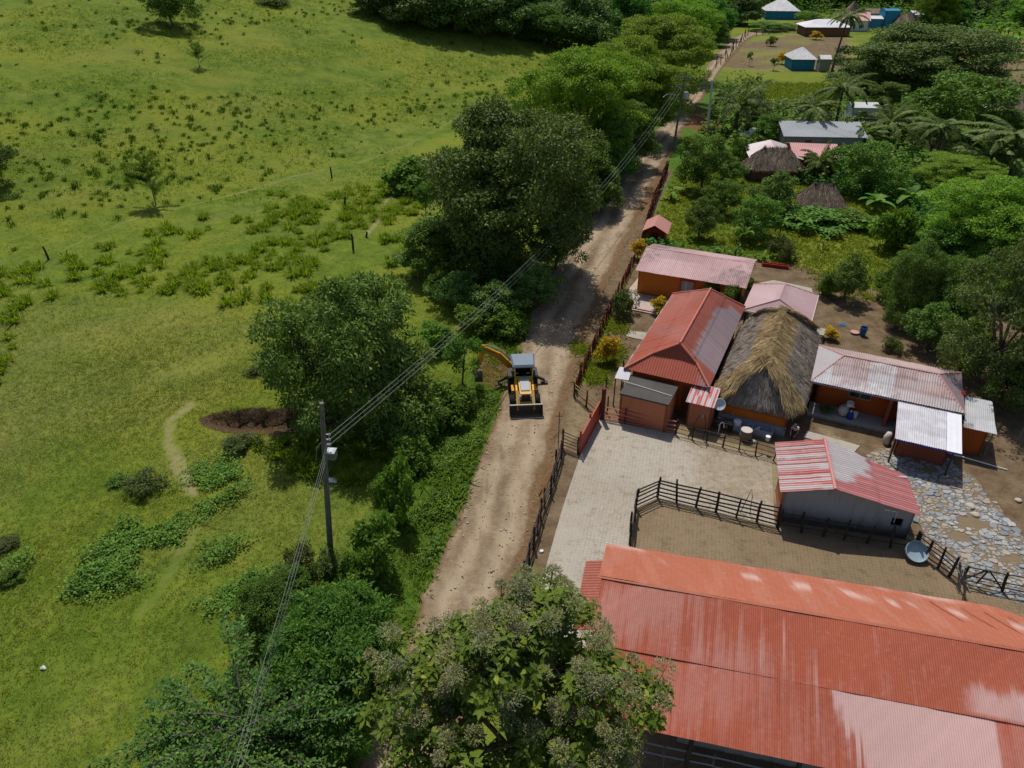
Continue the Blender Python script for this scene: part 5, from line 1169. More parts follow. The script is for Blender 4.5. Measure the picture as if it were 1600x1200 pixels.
simple_house('white_gable_house', 'house with a white and pink gable roof behind the grey thatch', 'house', (q.x, q.y, 0), -8, 6.6, 6.0, 2.5, .9, 'white_wall', 'stripe_roof', .3, 'y', lambda a, b: (np.clip(.78 + .22 * nz2(a, b, 1.5), 0, 1), .1 + 0 * a, .6 + 0 * a))
q = ground(1240, 249, 2.3); simple_house('pink_wing', 'low wing with a plain pink roof right of the white gable house', 'house', (q.x + .2, q.y + .4, 0), -8, 5.8, 6.4, 2.7, .9, 'brick_red', 'far_pink', .3, 'x')
q = ground(1166, 266, 1.6); thatch_hut('thatch_house', 'broad grey thatched roof below the white gable house', (q.x, q.y, 0), -6, 8.0, 5.0, 1.6, 4.0, 5200, seed=6)
q = ground(1252, 324, 1.2); thatch_hut('thatch_hut', 'small rounded thatched hut among banana plants', (q.x - .2, q.y, 0), -8, 5.6, 4.6, 1.3, 3.3, 4800, 'straw_brown', seed=7)
q = ground(1228, 212, 2.6); simple_house('grey_roof_house', 'pale grey roofed house half hidden behind coconut palms', 'house', (q.x, q.y, 0), -4, 11.5, 8.5, 2.6, 1.2, 'concrete', 'dull_zinc', .4, 'x', doors=(3,))
q = ground(1333, 172, 2.2); simple_house('white_shack', 'small white shack right of the grey roofed house', 'house', (q.x, q.y, 0), -4, 4.4, 4.0, 2.6, .5, 'white_wall', 'grey_zinc', .2, 'x', doors=(1.5,))
q = ground(1566, 178, 1.8); thatch_hut('thatch_shelter', 'brown thatched shelter at the right edge', (q.x, q.y, 0), -3, 9.0, 7.0, 1.8, 4.6, 4200, 'straw_brown', False, 8)
q = ground(1537, 168, 1.8); o = simple_house('tin_awning', 'narrow pale tin roof beside the thatched shelter at the right edge', 'shed', (q.x, q.y, 0), -3, 4.2, 2.4, 1.8, .25, 'brown_wall', 'grey_zinc', .2, 'x')
q = ground(1236, 110); simple_house('blue_house', 'turquoise blue hut with a rusty white gable roof on the bare field', 'house', (q.x, q.y, 0), -3, 5.2, 6.5, 2.6, 2.0, 'blue_wall', 'rust_zinc', .45, 'y', hip=True)
q = ground(1279, 112); simple_house('grey_outhouse', 'narrow grey outhouse next to the turquoise hut', 'outhouse', (q.x, q.y, 0), -3, 2.4, 2.6, 2.7, .7, 'concrete', 'grey_zinc', .15, 'x')
q = ground(1258, 57); simple_house('white_roof_house', 'long low house with a bright white hip roof and brown wall', 'house', (q.x, q.y, 0), -2, 13.2, 9, 2.7, 1.6, 'brown_wall', 'white_zinc', .7, 'x', hip=True, pitch=.4)
q = ground(1326, 52); simple_house('pink_roof_cottage', 'white cottage with a pink red gable roof beyond the tall palm', 'house', (q.x, q.y + 6, 0), -14, 7.6, 8, 3.2, 1.9, 'white_wall', 'far_pink', .5, 'x', windows=(2, 5), pitch=.4)
q = ground(1355, 44); simple_house('blue_white_shed', 'small shed with a white roof edged in blue', 'shed', (q.x, q.y, 0), -8, 4.2, 6, 2.8, .6, 'blue_wall', 'white_zinc', .3, 'x', pitch=.4)
q = ground(1379, 44); simple_house('blue_block', 'tall turquoise block at the back of the hamlet', 'house', (q.x, q.y, 0), 0, 4.6, 5, height_to(q, 17), .4, 'blue_wall', 'blue_wall', .1, 'x', pitch=.4)
q = ground(1364, 42); simple_house('grey_block', 'grey house left of the turquoise block', 'house', (q.x, q.y + 6, 0), 0, 4.6, 6, height_to(q, 24), 1.2, 'concrete', 'straw_brown', .3, 'x', pitch=.4)
q = ground(1426, 36); simple_house('pale_blue_house', 'pale blue and white house at the edge of the banana grove', 'house', (q.x, q.y, 0), 3, 6.5, 6, 2.6, 1.0, 'white_wall', 'white_zinc', .3, 'x', pitch=.4)
q = ground(1196, 30); simple_house('rust_roof_house', 'house with a white and rust red hip roof in front of the far wood', 'house', (q.x, q.y, 0), -8, 11, 10, 3, 3.2, 'blue_wall', 'rust_zinc', .6, 'x', hip=True, pitch=.4)
q = ground(1398, 46); thatch_hut('far_thatch', 'low brown thatched roof behind the big dark mango tree', (q.x, q.y, 0), 0, 9, 6, 1.8, 4.4, 1800, seed=9)
q = ground(1338, 40); thatch_hut('thatched_barn', 'brown thatched roof behind the pink roofed cottage', (q.x, q.y + 10, 0), 0, 6, 6, 2.4, 6.2, 1500, seed=10)
# ------------------------------------------------------------------ fences
def unit_post(name, mat, r=1, seg=7, seed=0, sides=None):
    rr = random.Random(seed); m = MB(); m.tube([(0, 0, -.12), (rr.uniform(-.2, .2) * .1, 0, .35), (rr.uniform(-.2, .2) * .15, .01, .7), (0, 0, 1)], [r * .055, r * .05, r * .048, r * .04], seg)
    me = bpy.data.meshes.new(name); me.from_pydata(m.v, [], m.f); me.materials.append(M[mat]); me.update(); return me
PM = {}
def post_mesh(mat, v):
    if (mat, v) not in PM: PM[(mat, v)] = unit_post('post', mat, 1, 7, v)
    return PM[(mat, v)]
def rail_fence(name, label, pts, step, hgt_, rails, post_mat, rail_mat, thick=1.5, rail_r=.035, jit=.06, lean=.04, post_extra=.12, wob=.03, seed=0, square=False, cat='fence'):
    rr = random.Random(seed); P = [Vector((p[0], p[1], float(hgt(p[0], p[1])))) for p in pts]; o = thing(name, label, cat, P[0]); base = P[0]
    for a, b in zip(P[:-1], P[1:]):
        n = max(1, round((b - a).length / step))
        for i in range(n + (1 if b is P[-1] else 0)):
            q = a.lerp(b, i / n) - base; q.z = float(hgt(q.x + base.x, q.y + base.y)) - base.z; c = link('post', post_mesh(post_mat, rr.randrange(4)), o); c.location = q + Vector((rr.uniform(-jit, jit), rr.uniform(-jit, jit), 0))
            c.scale = (thick * rr.uniform(.8, 1.2), thick * rr.uniform(.8, 1.2), hgt_ + post_extra + rr.uniform(-.12, .16)); c.rotation_euler = (rr.gauss(0, lean), rr.gauss(0, lean), rr.uniform(0, 3))
    for k in rails:
        m = MB()
        for a, b in zip(P[:-1], P[1:]):
            n = max(1, round((b - a).length / step)); d = (b - a).normalized(); sd = Vector((-d.y, d.x, 0)) * .05; ll = []
            for i in range(n + 1):
                q = a.lerp(b, i / n) - base; q.z = float(hgt(q.x + base.x, q.y + base.y)) - base.z + k * hgt_ + rr.uniform(-wob, wob); ll.append(q + sd * rr.choice((-1, 1)) * .5)
            if square:
                for x, y in zip(ll[:-1], ll[1:]): m.beam(x, y, rail_r * 1.2, rail_r * 2.6)
            else: m.tube(ll, rail_r * rr.uniform(.85, 1.15), 6)
        m.build('rail', M[rail_mat], o)
    return o
R5 = (.18, .38, .58, .78, .97)
CP = [FB.w(*p)[:2] for p in ((.9, 8.0), (.93, 11.2), (2.18, 12.45), (9.1, 11.45))]
rail_fence('corral_fence', 'dark plank corral fence between the paved yard and the brown corral floor', CP, 1.25, 1.5, R5, 'post_wood', 'post_wood', 1.5, .035, seed=1, square=True)
rail_fence('shed_fence', 'dark pole fence along the shaded wall of the striped shed', [FB.w(*p)[:2] for p in ((9.2, 11.3), (16.4, 11.15))], 1.3, 1.35, (.3, .6, .95), 'post_wood', 'post_wood', 1.5, .03, seed=2)
rail_fence('pen_fence', 'short black rail fence between the shed and the corral gate', [FB.w(*p)[:2] for p in ((16.55, 11.2), (17.9, 9.55))], .85, 1.4, R5, 'post_wood', 'post_wood', 1.6, .035, seed=3)
o = rail_fence('stone_yard_fence', 'black rail fence with a braced panel beside the flagstones', [FB.w(*p)[:2] for p in ((18.45, 9.25), (20.4, 9.1), (23.6, 8.9), (27, 8.6))], 1.6, 1.3, (.2, .5, .93), 'post_wood', 'post_wood', 1.7, .04, seed=4)
m = MB(); b = Vector(FB.w(18.45, 9.25)); 
for s, e in (((18.5, 9.25, .35), (19.3, 9.2, 1.25)), ((19.4, 9.2, 1.25), (20.3, 9.1, .2)), ((19.35, 9.2, 1.2), (19.1, 9.2, .2))): m.beam(Vector(FB.w(*s)) - b, Vector(FB.w(*e)) - b, .07)
m.build('brace', M['post_wood'], o)
o = thing('pole_gate', 'bundle of grey poles forming a gate at the corral corner', 'gate', FB.w(18.05, 9.5), FB.a)
for k in range(9): m = MB(); y = -.15 - k * .17; m.tube([(random.uniform(-.1, .15), y + .1, 1.45 + random.uniform(-.2, .2)), (.05, y, .8), (random.uniform(.0, .3), y - .25, .03)], .03, 6); m.build('pole', M['grey_wood'], o)
m = MB(); m.beam((-.1, .1, .9), (.25, -1.6, .75), .06); m.build('cross_bar', M['grey_wood'], o)
rail_fence('barn_rail', 'grey pipe rails in the dark under the front eave of the red barn', [FB.w(*p)[:2] for p in ((1.6, -4.6), (5.5, -4.6), (10, -4.6))], 2.2, 1.4, (.55, .95), 'grey_wood', 'grey_metal', 1.2, .035, seed=15)
rail_fence('house_yard_fence', 'black iron rail fence in front of the thatched kitchen', [FB.w(*p)[:2] for p in ((2.95, 19.35), (9.3, 18.0))], 1.15, 1.0, (.25, .6, .95), 'post_wood', 'post_wood', 1.0, .026, seed=5)
rail_fence('pink_rail_fence', 'pinkish red rail fence between the red gate post and the salmon block', [FB.w(*p)[:2] for p in ((-2.35, 20.15), (2.9, 19.45))], 1.75, 1.15, (.12, .36, .62, .92), 'dark_red_post', 'pink_rail', 1.0, .045, seed=6)
rail_fence('roadside_fence', 'dark rail fence between the gravel road and the pale paved yard', [FB.w(*p)[:2] for p in ((-4.35, 4.2), (-4.45, 9.0), (-4.3, 12.6), (-4.35, 16.2), (-3.3, 15.75))], 1.2, 1.35, R5, 'post_wood', 'post_wood', 1.4, .03, seed=7)
rail_fence('gate_side_fence', 'yellowed wooden rails between the road corner and the red gate', marks((897, 620), (935, 652)), 1.3, 1.2, (.08, .4, .68, .95), 'post_wood', 'yellow_wood', 1.3, .035, seed=8)
rail_fence('picket_fence', 'long dark red picket fence between the road and the house garden', marks((897, 618), (912, 580), (935, 530), (962, 470), (990, 413)), .42, 1.1, (.35, .85), 'dark_red_post', 'dark_red_post', 1.15, .025, seed=9)
rail_fence('road_bend_fence', 'dark red slatted fence running up the road beyond the shrine', marks((1002, 387), (1012, 350), (1026, 310), (1042, 268)), .5, 1.5, (.2, .5, .85), 'dark_red_post', 'dark_red_post', 1.3, .04, seed=10)
# solid red gate
a = Vector(FB.w(-3.1, 15.75)); b = Vector(FB.w(-2.45, 20.0)); L = (b - a).length; o = thing('red_gate', 'solid red sheet metal gate standing open to the yard', 'gate', a, math.atan2(b.y - a.y, b.x - a.x))
m = MB(); m.corr([(.1, 0, .12), (L - .1, 0, .12), (L - .1, .012, 1.55), (.1, .012, 1.55)], .45, .03, .4, 0, None, .02); m.build('panel', M['red_gate'], o)
for xx in (0, L * .5): m = MB(); m.tube([(xx, .06, -.05), (xx, .06, 1.9)], .07, 8); m.build('frame_post', M['red_gate'], o)
m = MB(); m.box(.05, -.05, 1.55, L - .05, .05, 1.62); m.box(.05, -.05, .08, L - .05, .05, .14); m.build('frame_rail', M['red_gate'], o)
o = thing('gate_post', 'thick dark red gate post at the far end of the red gate', 'post', b + Vector((.25, .1, 0))); m = MB(); m.tube([(0, 0, -.1), (0, 0, 2.5)], [.16, .15], 10); m.build('shaft', M['dark_red_post'], o); m = MB(); m.lathe([(.17, 2.5), (.17, 2.58), (.05, 2.62)], seg=10); m.build('cap', M['dark_red_post'], o)
for i, (px, py, hh, lab) in enumerate(((943, 640, 2.6, 'leaning black pole right of the dark red gate post'), (948, 647, 1.5, 'short black stake beside the leaning pole at the gate'), (970, 610, 2.6, 'thin black pole at the corner under the white sheet'))):
    g = ground(px, py); o = thing('fence_pole', lab, 'post', g); m = MB(); m.tube([(0, 0, -.1), (.05, .1, hh * .5), (.12 if i == 0 else .02, .35 if i == 0 else .05, hh)], .05, 7); m.build('shaft', M['post_wood'], o)
# wooden arch of the yard gateway
g = Vector(FB.w(3.8, 19.2)); o = thing('hoop_gate', 'dark bent pole arch over the rail fence near the striped hut', 'gate', g, FB.a); m = MB(); m.tube([(0, 0, 0), (.25, 0, 1.3), (.55, 0, 2.05), (.8, 0, 2.1), (1.0, 0, 1.5), (1.0, 0, 0)], .035, 7); m.build('hoop', M['post_wood'], o)
g = Vector(FB.w(7.3, 12.2)); o = thing('rope_hoop', 'thin black inverted V frame standing inside the corral fence', 'frame', g, FB.a); m = MB(); m.tube([(-.25, 0, 0), (.05, .25, 1.2), (.15, .3, 1.75), (.28, .25, 1.2), (.32, 0, 0)], .022, 6); m.build('hoop', M['post_wood'], o)
g = ground(872, 700); o = thing('thin_post', 'thin T topped post between the road and the dark rail fence', 'post', g); m = MB(); m.tube([(0, 0, -.1), (0, 0, 2.9)], .03, 6); m.build('shaft', M['post_wood'], o); m = MB(); m.beam((-.22, 0, 2.6), (.22, 0, 2.6), .04); m.build('cross_bar', M['post_wood'], o)
for px, py, top, lab in ((76, 406, 385, 'old leaning fence post at the far left of the pasture'), (519, 278, 261, 'short fence post on the pasture path'), (539, 327, 307, 'leaning grey fence post left of the footpath'), (552, 391, 365, 'tall dark fence post near the mango tree'), (665, 320, 292, 'thin fence post beside the big dark tree'), (573, 371, 362, 'low stub post at the end of the footpath')):
    g = ground(px, py); hh = height_to(g, top); o = thing('pasture_post', lab, 'post', g, 0, 'pasture fence posts'); c = link('shaft', post_mesh('post_wood', px % 4), o); c.scale = (2.3, 2.3, hh); c.rotation_euler = (random.gauss(0, .1), random.gauss(0, .12), 0)
# far field fences
rail_fence('field_fence', 'thin wire fence with crooked posts around the bare field', marks((1118, 106), (1134, 96), (1150, 75), (1168, 56)), 5.0, 2.4, (.4, .8), 'post_wood', 'wire', 2.2, .012, seed=11, lean=.1)
rail_fence('lane_fence', 'row of pale posts along the far lane by the white roofed house', marks((1182, 56), (1210, 53), (1250, 50.5)), 2.6, 1.6, (.5, .9), 'grey_wood', 'wire', 2.0, .012, seed=12, lean=.06)

# ------------------------------------------------------------------ poles and wires
def pole(name, label, base, top, r0, r1, mat='pole_wood', cat='utility pole'):
    o = thing(name, label, cat, base); d = Vector(top) - Vector(base); m = MB(); m.tube([(0, 0, -.3), tuple(d * .5), tuple(d)], [r0, (r0 + r1) / 2, r1], 10); m.build('shaft', M[mat], o); return o
def insulator(o, p, mat='ceramic'):
    m = MB(); m.lathe([(.015, -.02), (.045, 0), (.05, .04), (.03, .06), (.05, .09), (.03, .13), (.012, .15)], p, 10); m.build('insulator', M[mat], o)
pb = ground(517, 880); pt = Vector((pb.x + .92, pb.y + .1, 10.6))
o = pole('utility_pole', 'weathered wooden utility pole with a transformer in the pasture', pb, pt, .17, .11)
d = pt - pb; wz = [8.75, 8.45, 8.15]
for z in wz: m = MB(); q = d * (z / 10.6); m.beam(q, q + Vector((.32, -.02, 0)), .05); m.build('bracket', M['grey_metal'], o); insulator(o, tuple(q + Vector((.3, -.02, -.06))))
q = d * .715; m = MB(); m.hull8(*[[(q.x + .12 + x, q.y + y, q.z + z) for x, y in ((.02, -.2), (.42, -.26), (.47, .18), (.06, .22))] for z in (-.25, .16)]); m.build('transformer', M['grey_wood'], o); m = MB(); m.hull8(*[[(q.x + .1 + x, q.y + y, q.z + z) for x, y in ((.0, -.22), (.45, -.28), (.50, .20), (.04, .24))] for z in (.162, .20)]); m.build('cover', M['dish_grey'], o)
m = MB(); m.tube([tuple(d * .8), tuple(d * .78 + Vector((-.35, -.1, -.25))), tuple(d * .72 + Vector((-.45, -.15, -.4)))], .02, 5); m.build('drop_cable', M['wire'], o)
A1 = [pb + d * (z / 10.6) + Vector((.3, -.02, .0)) for z in wz]
g2 = ground(1052, 232); t2 = Vector((g2.x + .5, g2.y, 10.5)); o2 = pole('crossarm_pole', 'wooden utility pole with two crossarms and a transformer beside the road', g2, t2, .19, .13)
for z, w in ((10.3, 1.4), (9.2, 1.25)):
    m = MB(); m.beam((.5 - w, .1, z), (.5 + w, -.1, z), .12, .16); m.build('crossarm', M['grey_wood'], o2)
    for k in (-1, -.5, .5, 1): insulator(o2, (.5 + k * w * .9, -.1 * k, z + .08))
m = MB(); m.lathe([(.0, 0), (.3, .02), (.32, .1), (.32, .85), (.26, .95), (.05, .98)], (.95, -.2, 7.4), 14); m.build('transformer', M['dish_grey'], o2)
m = MB(); m.tube([(.3, 0, 7.2), (-.8, -.3, 8.0), (-1.9, -.5, 8.1), (-2.4, -.6, 7.8)], .05, 7); m.build('lamp_arm', M['grey_metal'], o2); m = MB(); m.lathe([(.02, 0), (.16, .05), (.12, .15), (.03, .18)], (-2.5, -.6, 7.62), 10); m.build('lamp_head', M['dish_grey'], o2)
g3 = ground(1105, 207); h3 = height_to(g3, 125); t3 = Vector((g3.x - .35, g3.y, h3)); o3 = pole('concrete_pole', 'slender pale concrete utility pole right of the road', g3, t3, .24, .15, 'white_wall')
m = MB(); m.beam((-.9, 0, h3 - .2), (.3, 0, h3 - .2), .1); m.build('crossarm', M['grey_metal'], o3)
def wire(name, label, p, q, sag, group, r=.012, n=28, extra=None):
    p, q = Vector(p), Vector(q); pts = [p.lerp(q, i / n) - Vector((0, 0, 4 * sag * (i / n) * (1 - i / n))) for i in range(n + 1)]; m = MB(); m.tube([tuple(x - p) for x in pts], r, 5); o = m.build(name, M['wire'], None, loc=p); tag(o, label, 'power line', group); return pts
GW = 'power lines from the wooden pole'
for i, a in enumerate(A1):
    e = t2 + Vector((-.9 + i * .35, 0, -1.2 - .3 * i)); pts = wire('power_line', ('topmost', 'middle', 'lowest')[i] + ' wire from the pasture pole up along the road', a, e, 2.6, GW)
    if i == 2: pw = pts[9]
for i, a in enumerate(A1):
    z = a.z + .2; wire('power_line', ('left', 'middle', 'right')[i] + ' pale wire running from the pasture pole over the dark bushes', a, (-8.3 + .16 * i, -14, z - .6), .9, GW, .009)
m = MB(); m.tube([(0, 0, .02), (.5, -.15, -.25), (1.3, -.4, -.2)], .03, 6); o = m.build('cable_tie', M['wire'], None, loc=pw + Vector((-.6, .2, .15))); tag(o, 'curved cable bracket hanging on the wires above the digger', 'bracket')
for i in range(2): wire('power_line', ('upper', 'lower')[i] + ' wire from the concrete pole across to the coconut palms', t3 + Vector((.2, 0, -.2 - .3 * i)), ground(1420 + i * 8, 186, 6.0 - i * .3), 1.6, 'lines from the concrete pole', .018)
for i in range(2): wire('power_line', ('left', 'right')[i] + ' wire between the two far poles beside the road', t2 + Vector((-.8 + 1.6 * i, 0, -.1)), t3 + Vector((-.7 + .9 * i, 0, -.1)), .8, 'lines between the far poles', .016)

# ------------------------------------------------------------------ backhoe loader
bp = ground(823, 655); yaw = R(4)
o = thing('backhoe_loader', 'yellow backhoe loader facing the camera on the gravel road', 'backhoe', (bp.x - .02, bp.y + .25, .05), yaw)
# local: x right in the picture, -y towards the camera (machine front), z up ; bucket cutting edge at y = -.2
def tyre(x, y, r, w, n):
    m = MB(); prof = [(r * .58, -w / 2), (r * .9, -w / 2), (r * .98, -w * .38), (r, 0), (r * .98, w * .38), (r * .9, w / 2), (r * .58, w / 2)]; m.lathe(prof, (x, y, r), 26, 'x')
    for k in range(n):
        t = 2 * PI * k / n
        for s in (-1, 1):
            t2 = t + (PI / n if s > 0 else 0); c = Vector((x + s * w * .22, y + math.cos(t2) * r * 1.0, r + math.sin(t2) * r * 1.0)); tg = Vector((0, -math.sin(t2), math.cos(t2))); m.beam(c + Vector((-s * w * .22, 0, 0)) + tg * .05, c + Vector((s * w * .24, 0, 0)) - tg * .10, .06, .07, up=(0, math.cos(t2), math.sin(t2)))
    wh = m.build('wheel', M['rubber'], o); m = MB(); m.lathe([(.02, -w * .3), (r * .3, -w * .32), (r * .56, -w * .42), (r * .575, w * .42), (r * .3, w * .32), (.02, w * .3)], (x, y, r), 22, 'x'); m.build('rim', M['yellow'], wh)
for s in (-1, 1): tyre(s * .92, 1.35, .46, .36, 16); tyre(s * .86, 3.65, .74, .48, 18)
m = MB(); m.hull8([(-.42, .75, .55), (.42, .75, .55), (.42, 4.3, .55), (-.42, 4.3, .55)], [(-.42, .75, .95), (.42, .75, .95), (.42, 4.3, .95), (-.42, 4.3, .95)]); m.beam((-.9, 1.35, .5), (.9, 1.35, .5), .2); m.beam((-.8, 3.65, .74), (.8, 3.65, .74), .28); m.build('chassis', M['machine_black'], o)
m = MB(); m.hull8([(-.47, .62, .96), (.47, .62, .96), (.5, 2.45, .96), (-.5, 2.45, .96)], [(-.40, .66, 1.50), (.40, .66, 1.50), (.46, 2.45, 1.78), (-.46, 2.45, 1.78)]); hood = m.build('hood', M['yellow'], o)
m = MB(); m.hull8([(-.33, .95, 1.585), (.33, .95, 1.585), (.36, 2.4, 1.795), (-.36, 2.4, 1.795)], [(-.3, 1.0, 1.63), (.3, 1.0, 1.63), (.33, 2.4, 1.83), (-.33, 2.4, 1.83)]); m.build('hood_top', M['hood_grey'], hood)
m = MB(); m.hull8([(-.35, .598, .78), (.35, .598, .78), (.35, .618, .78), (-.35, .618, .78)], [(-.31, .61, 1.40), (.31, .61, 1.40), (.31, .65, 1.40), (-.31, .65, 1.40)])
for k in range(6): m.box(-.3, .588, .84 + k * .09, .3, .60, .87 + k * .09)
m.build('grille', M['machine_black'], hood); m = MB(); m.lathe([(.005, 0), (.045, 0), (.045, .012), (.005, .012)], (0, .585, 1.3), 14); gm_ = m.build('emblem', M['red_trim'], hood)
for s in (-1, 1):
    m = MB(); m.box(s * .38 - .07, .60, 1.28, s * .38 + .07, .66, 1.42); m.build('headlight', M['white_paint'], hood)
    # loader arm
    m = MB(); m.beam((s * .60, 2.35, 1.55), (s * .60, 1.35, 1.25), .13, .26); m.beam((s * .60, 1.40, 1.28), (s * .60, .55, .62), .13, .24); m.beam((s * .60, .62, .68), (s * .60, .28, .38), .12, .2); ar = m.build('loader_arm', M['yellow'], o)
    m = MB(); m.tube([(s * .60, 2.1, .95), (s * .60, 1.2, 1.05)], .06, 8); m.tube([(s * .60, 1.2, 1.05), (s * .60, .7, .80)], .035, 8); m.tube([(s * .48, 1.3, 1.35), (s * .48, .4, .85)], .045, 8); m.build('cylinder', M['grey_metal'], ar)
    m = MB(); m.hull8([(s * .55 - .12, 2.35, .9), (s * .55 + .12, 2.35, .9), (s * .55 + .12, 2.75, .9), (s * .55 - .12, 2.75, .9)], [(s * .55 - .12, 2.3, 1.75), (s * .55 + .12, 2.3, 1.75), (s * .55 + .12, 2.6, 1.75), (s * .55 - .12, 2.6, 1.75)]); m.build('arm_tower', M['yellow'], o)
    m = MB(); m.hull8([(s * .86 - .26, 2.95, 1.50), (s * .86 + .26, 2.95, 1.50), (s * .86 + .26, 4.3, 1.50), (s * .86 - .26, 4.3, 1.50)], [(s * .86 - .26, 3.05, 1.58), (s * .86 + .26, 3.05, 1.58), (s * .86 + .26, 4.2, 1.58), (s * .86 - .26, 4.2, 1.58)]); m.build('fender', M['machine_black'], o)
    m = MB(); m.box(s * .72 - .2, 1.9, .72, s * .72 + .2, 2.7, 1.02); m.build('side_tank', M['orange_yellow'], o)
m = MB(); m.beam((-.60, .95, .93), (.60, .95, .93), .14, .14); m.box(-.47, .45, .62, .47, .56, .92); m.build('front_frame', M['yellow'], o)
# bucket: a curved shell open to the front with side plates
prof = [(-.20, .06), (.30, .03), (.50, .10), (.58, .30), (.52, .62), (.36, .80), (.20, .86)]; inn = [(y - .05 if z > .1 else y, z + .04 if z < .12 else z) for y, z in prof]
m = MB(); W = 1.17
for (a, b) in zip(range(len(prof) - 1), range(1, len(prof))):
    m.hull8([(-W, *prof[a]), (-W, *prof[b]), (-W, *inn[b]), (-W, *inn[a])], [(W, *prof[a]), (W, *prof[b]), (W, *inn[b]), (W, *inn[a])])
for s in (-1, 1): m.prismx([(-.18, .04), (.32, .03), (.52, .12), (.58, .32), (.52, .62), (.36, .80), (.22, .84), (.08, .45)], s * W - .015, s * W + .015)
bk = m.build('bucket', M['bucket_steel'], o); m = MB(); m.box(-W, .14, .865, W, .26, .91); m.build('bucket_lip', M['hood_grey'], bk); m = MB(); m.box(-W, -.30, .02, W, -.205, .055); m.build('cutting_edge', M['hood_grey'], bk)
# cab
m = MB(); C0, C1 = 2.5, 4.15
for s in (-1, 1): m.beam((s * .60, C0, 1.0), (s * .66, C0 + .12, 2.62), .09); 
m.beam((-.64, C0 + .12, 2.58), (.64, C0 + .12, 2.58), .08); m.beam((-.6, C0 + .02, 1.78), (.6, C0 + .02, 1.78), .08); cab = m.build('cab_frame', paint_dusty('frame_lime', (.50, .46, .03)), o)
m = MB()
for s in (-1, 1): m.beam((s * .68, C1, 1.0), (s * .68, C1 - .05, 2.62), .09); m.beam((s * .67, C0 + .12, 2.56), (s * .68, C1, 2.58), .07)
m.build('rear_frame', M['machine_black'], cab)
m = MB(); m.box(-.62, C1 - .05, 1.15, .62, C1 - .03, 2.55); m.box(-.68, C0 + .35, 1.1, -.665, C1 - .1, 2.5); m.box(.665, C0 + .35, 1.1, .68, C1 - .1, 2.5); m.build('cab_shade_panel', M['glass'], cab)  # dark panels added to keep the interior of the open cab in shade
m = MB(); m.hull8([(-.80, C0 - .08, 2.66), (.80, C0 - .08, 2.66), (.90, C1 + .1, 2.66), (-.90, C1 + .1, 2.66)], [(-.70, C0 + .03, 2.80), (.70, C0 + .03, 2.80), (.80, C1, 2.80), (-.80, C1, 2.80)]); m.hull8([(-.80, C0 - .08, 2.60), (.80, C0 - .08, 2.60), (.90, C1 + .1, 2.60), (-.90, C1 + .1, 2.60)], [(-.80, C0 - .08, 2.658), (.80, C0 - .08, 2.658), (.90, C1 + .1, 2.658), (-.90, C1 + .1, 2.658)]); m.build('cab_roof', M['cab_roof'], o)
m = MB(); m.box(-.66, C0, .96, .66, C1, 1.12); m.box(-.28, 3.3, 1.12, .28, 3.85, 1.5); m.hull8([(-.28, 3.72, 1.5), (.28, 3.72, 1.5), (.28, 3.86, 1.5), (-.28, 3.86, 1.5)], [(-.24, 3.8, 2.15), (.24, 3.8, 2.15), (.24, 3.92, 2.15), (-.24, 3.92, 2.15)]); m.build('seat', M['machine_black'], o)
m = MB(); m.lathe([(.16, 0), (.19, .0), (.19, .03), (.16, .03)], (0, 2.95, 1.85), 18); m.tube([(0, 2.75, 1.3), (0, 2.93, 1.84)], .03, 6); m.build('steering_wheel', M['machine_black'], o)
# stabilisers
for s in (-1, 1):
    m = MB(); m.beam((s * .55, 4.45, .85), (s * 1.75, 4.45, .28), .16, .18); st = m.build('stabiliser', M['machine_black'], o); m = MB(); m.box(s * 1.75 - .28, 4.25, .02, s * 1.75 + .28, 4.65, .09); m.beam((s * 1.75, 4.45, .09), (s * 1.75, 4.45, .3), .1); m.build('foot_pad', M['machine_black'], st)
# backhoe boom swung to the left of the picture
m = MB(); m.box(-.65, 4.32, .45, .65, 4.52, 1.15); m.build('slew_frame', M['machine_black'], o)
S0 = Vector((-.45, 4.75, 1.0)); S1 = Vector((-1.75, 4.95, 2.35)); S2 = Vector((-2.85, 4.85, 2.95)); S3 = Vector((-3.2, 4.5, 1.8)); S4 = Vector((-3.25, 4.4, 1.15))
m = MB(); m.beam(S0, S1, .28, .46); m.beam(S1 + (S0 - S1).normalized() * .15, S2, .26, .42); bo = m.build('boom', M['orange_yellow'], o)
m = MB(); m.beam(S2 + Vector((.05, .1, .25)), S3, .24, .36); dp = m.build('dipper', M['orange_yellow'], o)
m = MB(); m.tube([S0 + Vector((.1, 0, .55)), S1 + Vector((.15, 0, .38)), S2 + Vector((.25, .05, .28))], .06, 8); m.build('boom_cylinder', M['grey_metal'], bo); m = MB(); m.tube([S1 + Vector((-.1, -.16, .15)), S2 + Vector((.1, -.14, -.03))], .025, 6); m.build('hose', M['machine_black'], bo)
m = MB(); v = [Vector(x) for x in ((0, .3, .35), (0, -.1, .3), (0, -.38, .0), (0, -.3, -.42), (0, .1, -.55), (0, .36, -.42))]
m.prismx([(x.y, x.z) for x in v], -.3, .3); b2 = m.build('digging_bucket', M['bucket_steel'], o); b2.location = S4 + Vector((0, -.05, -.2))
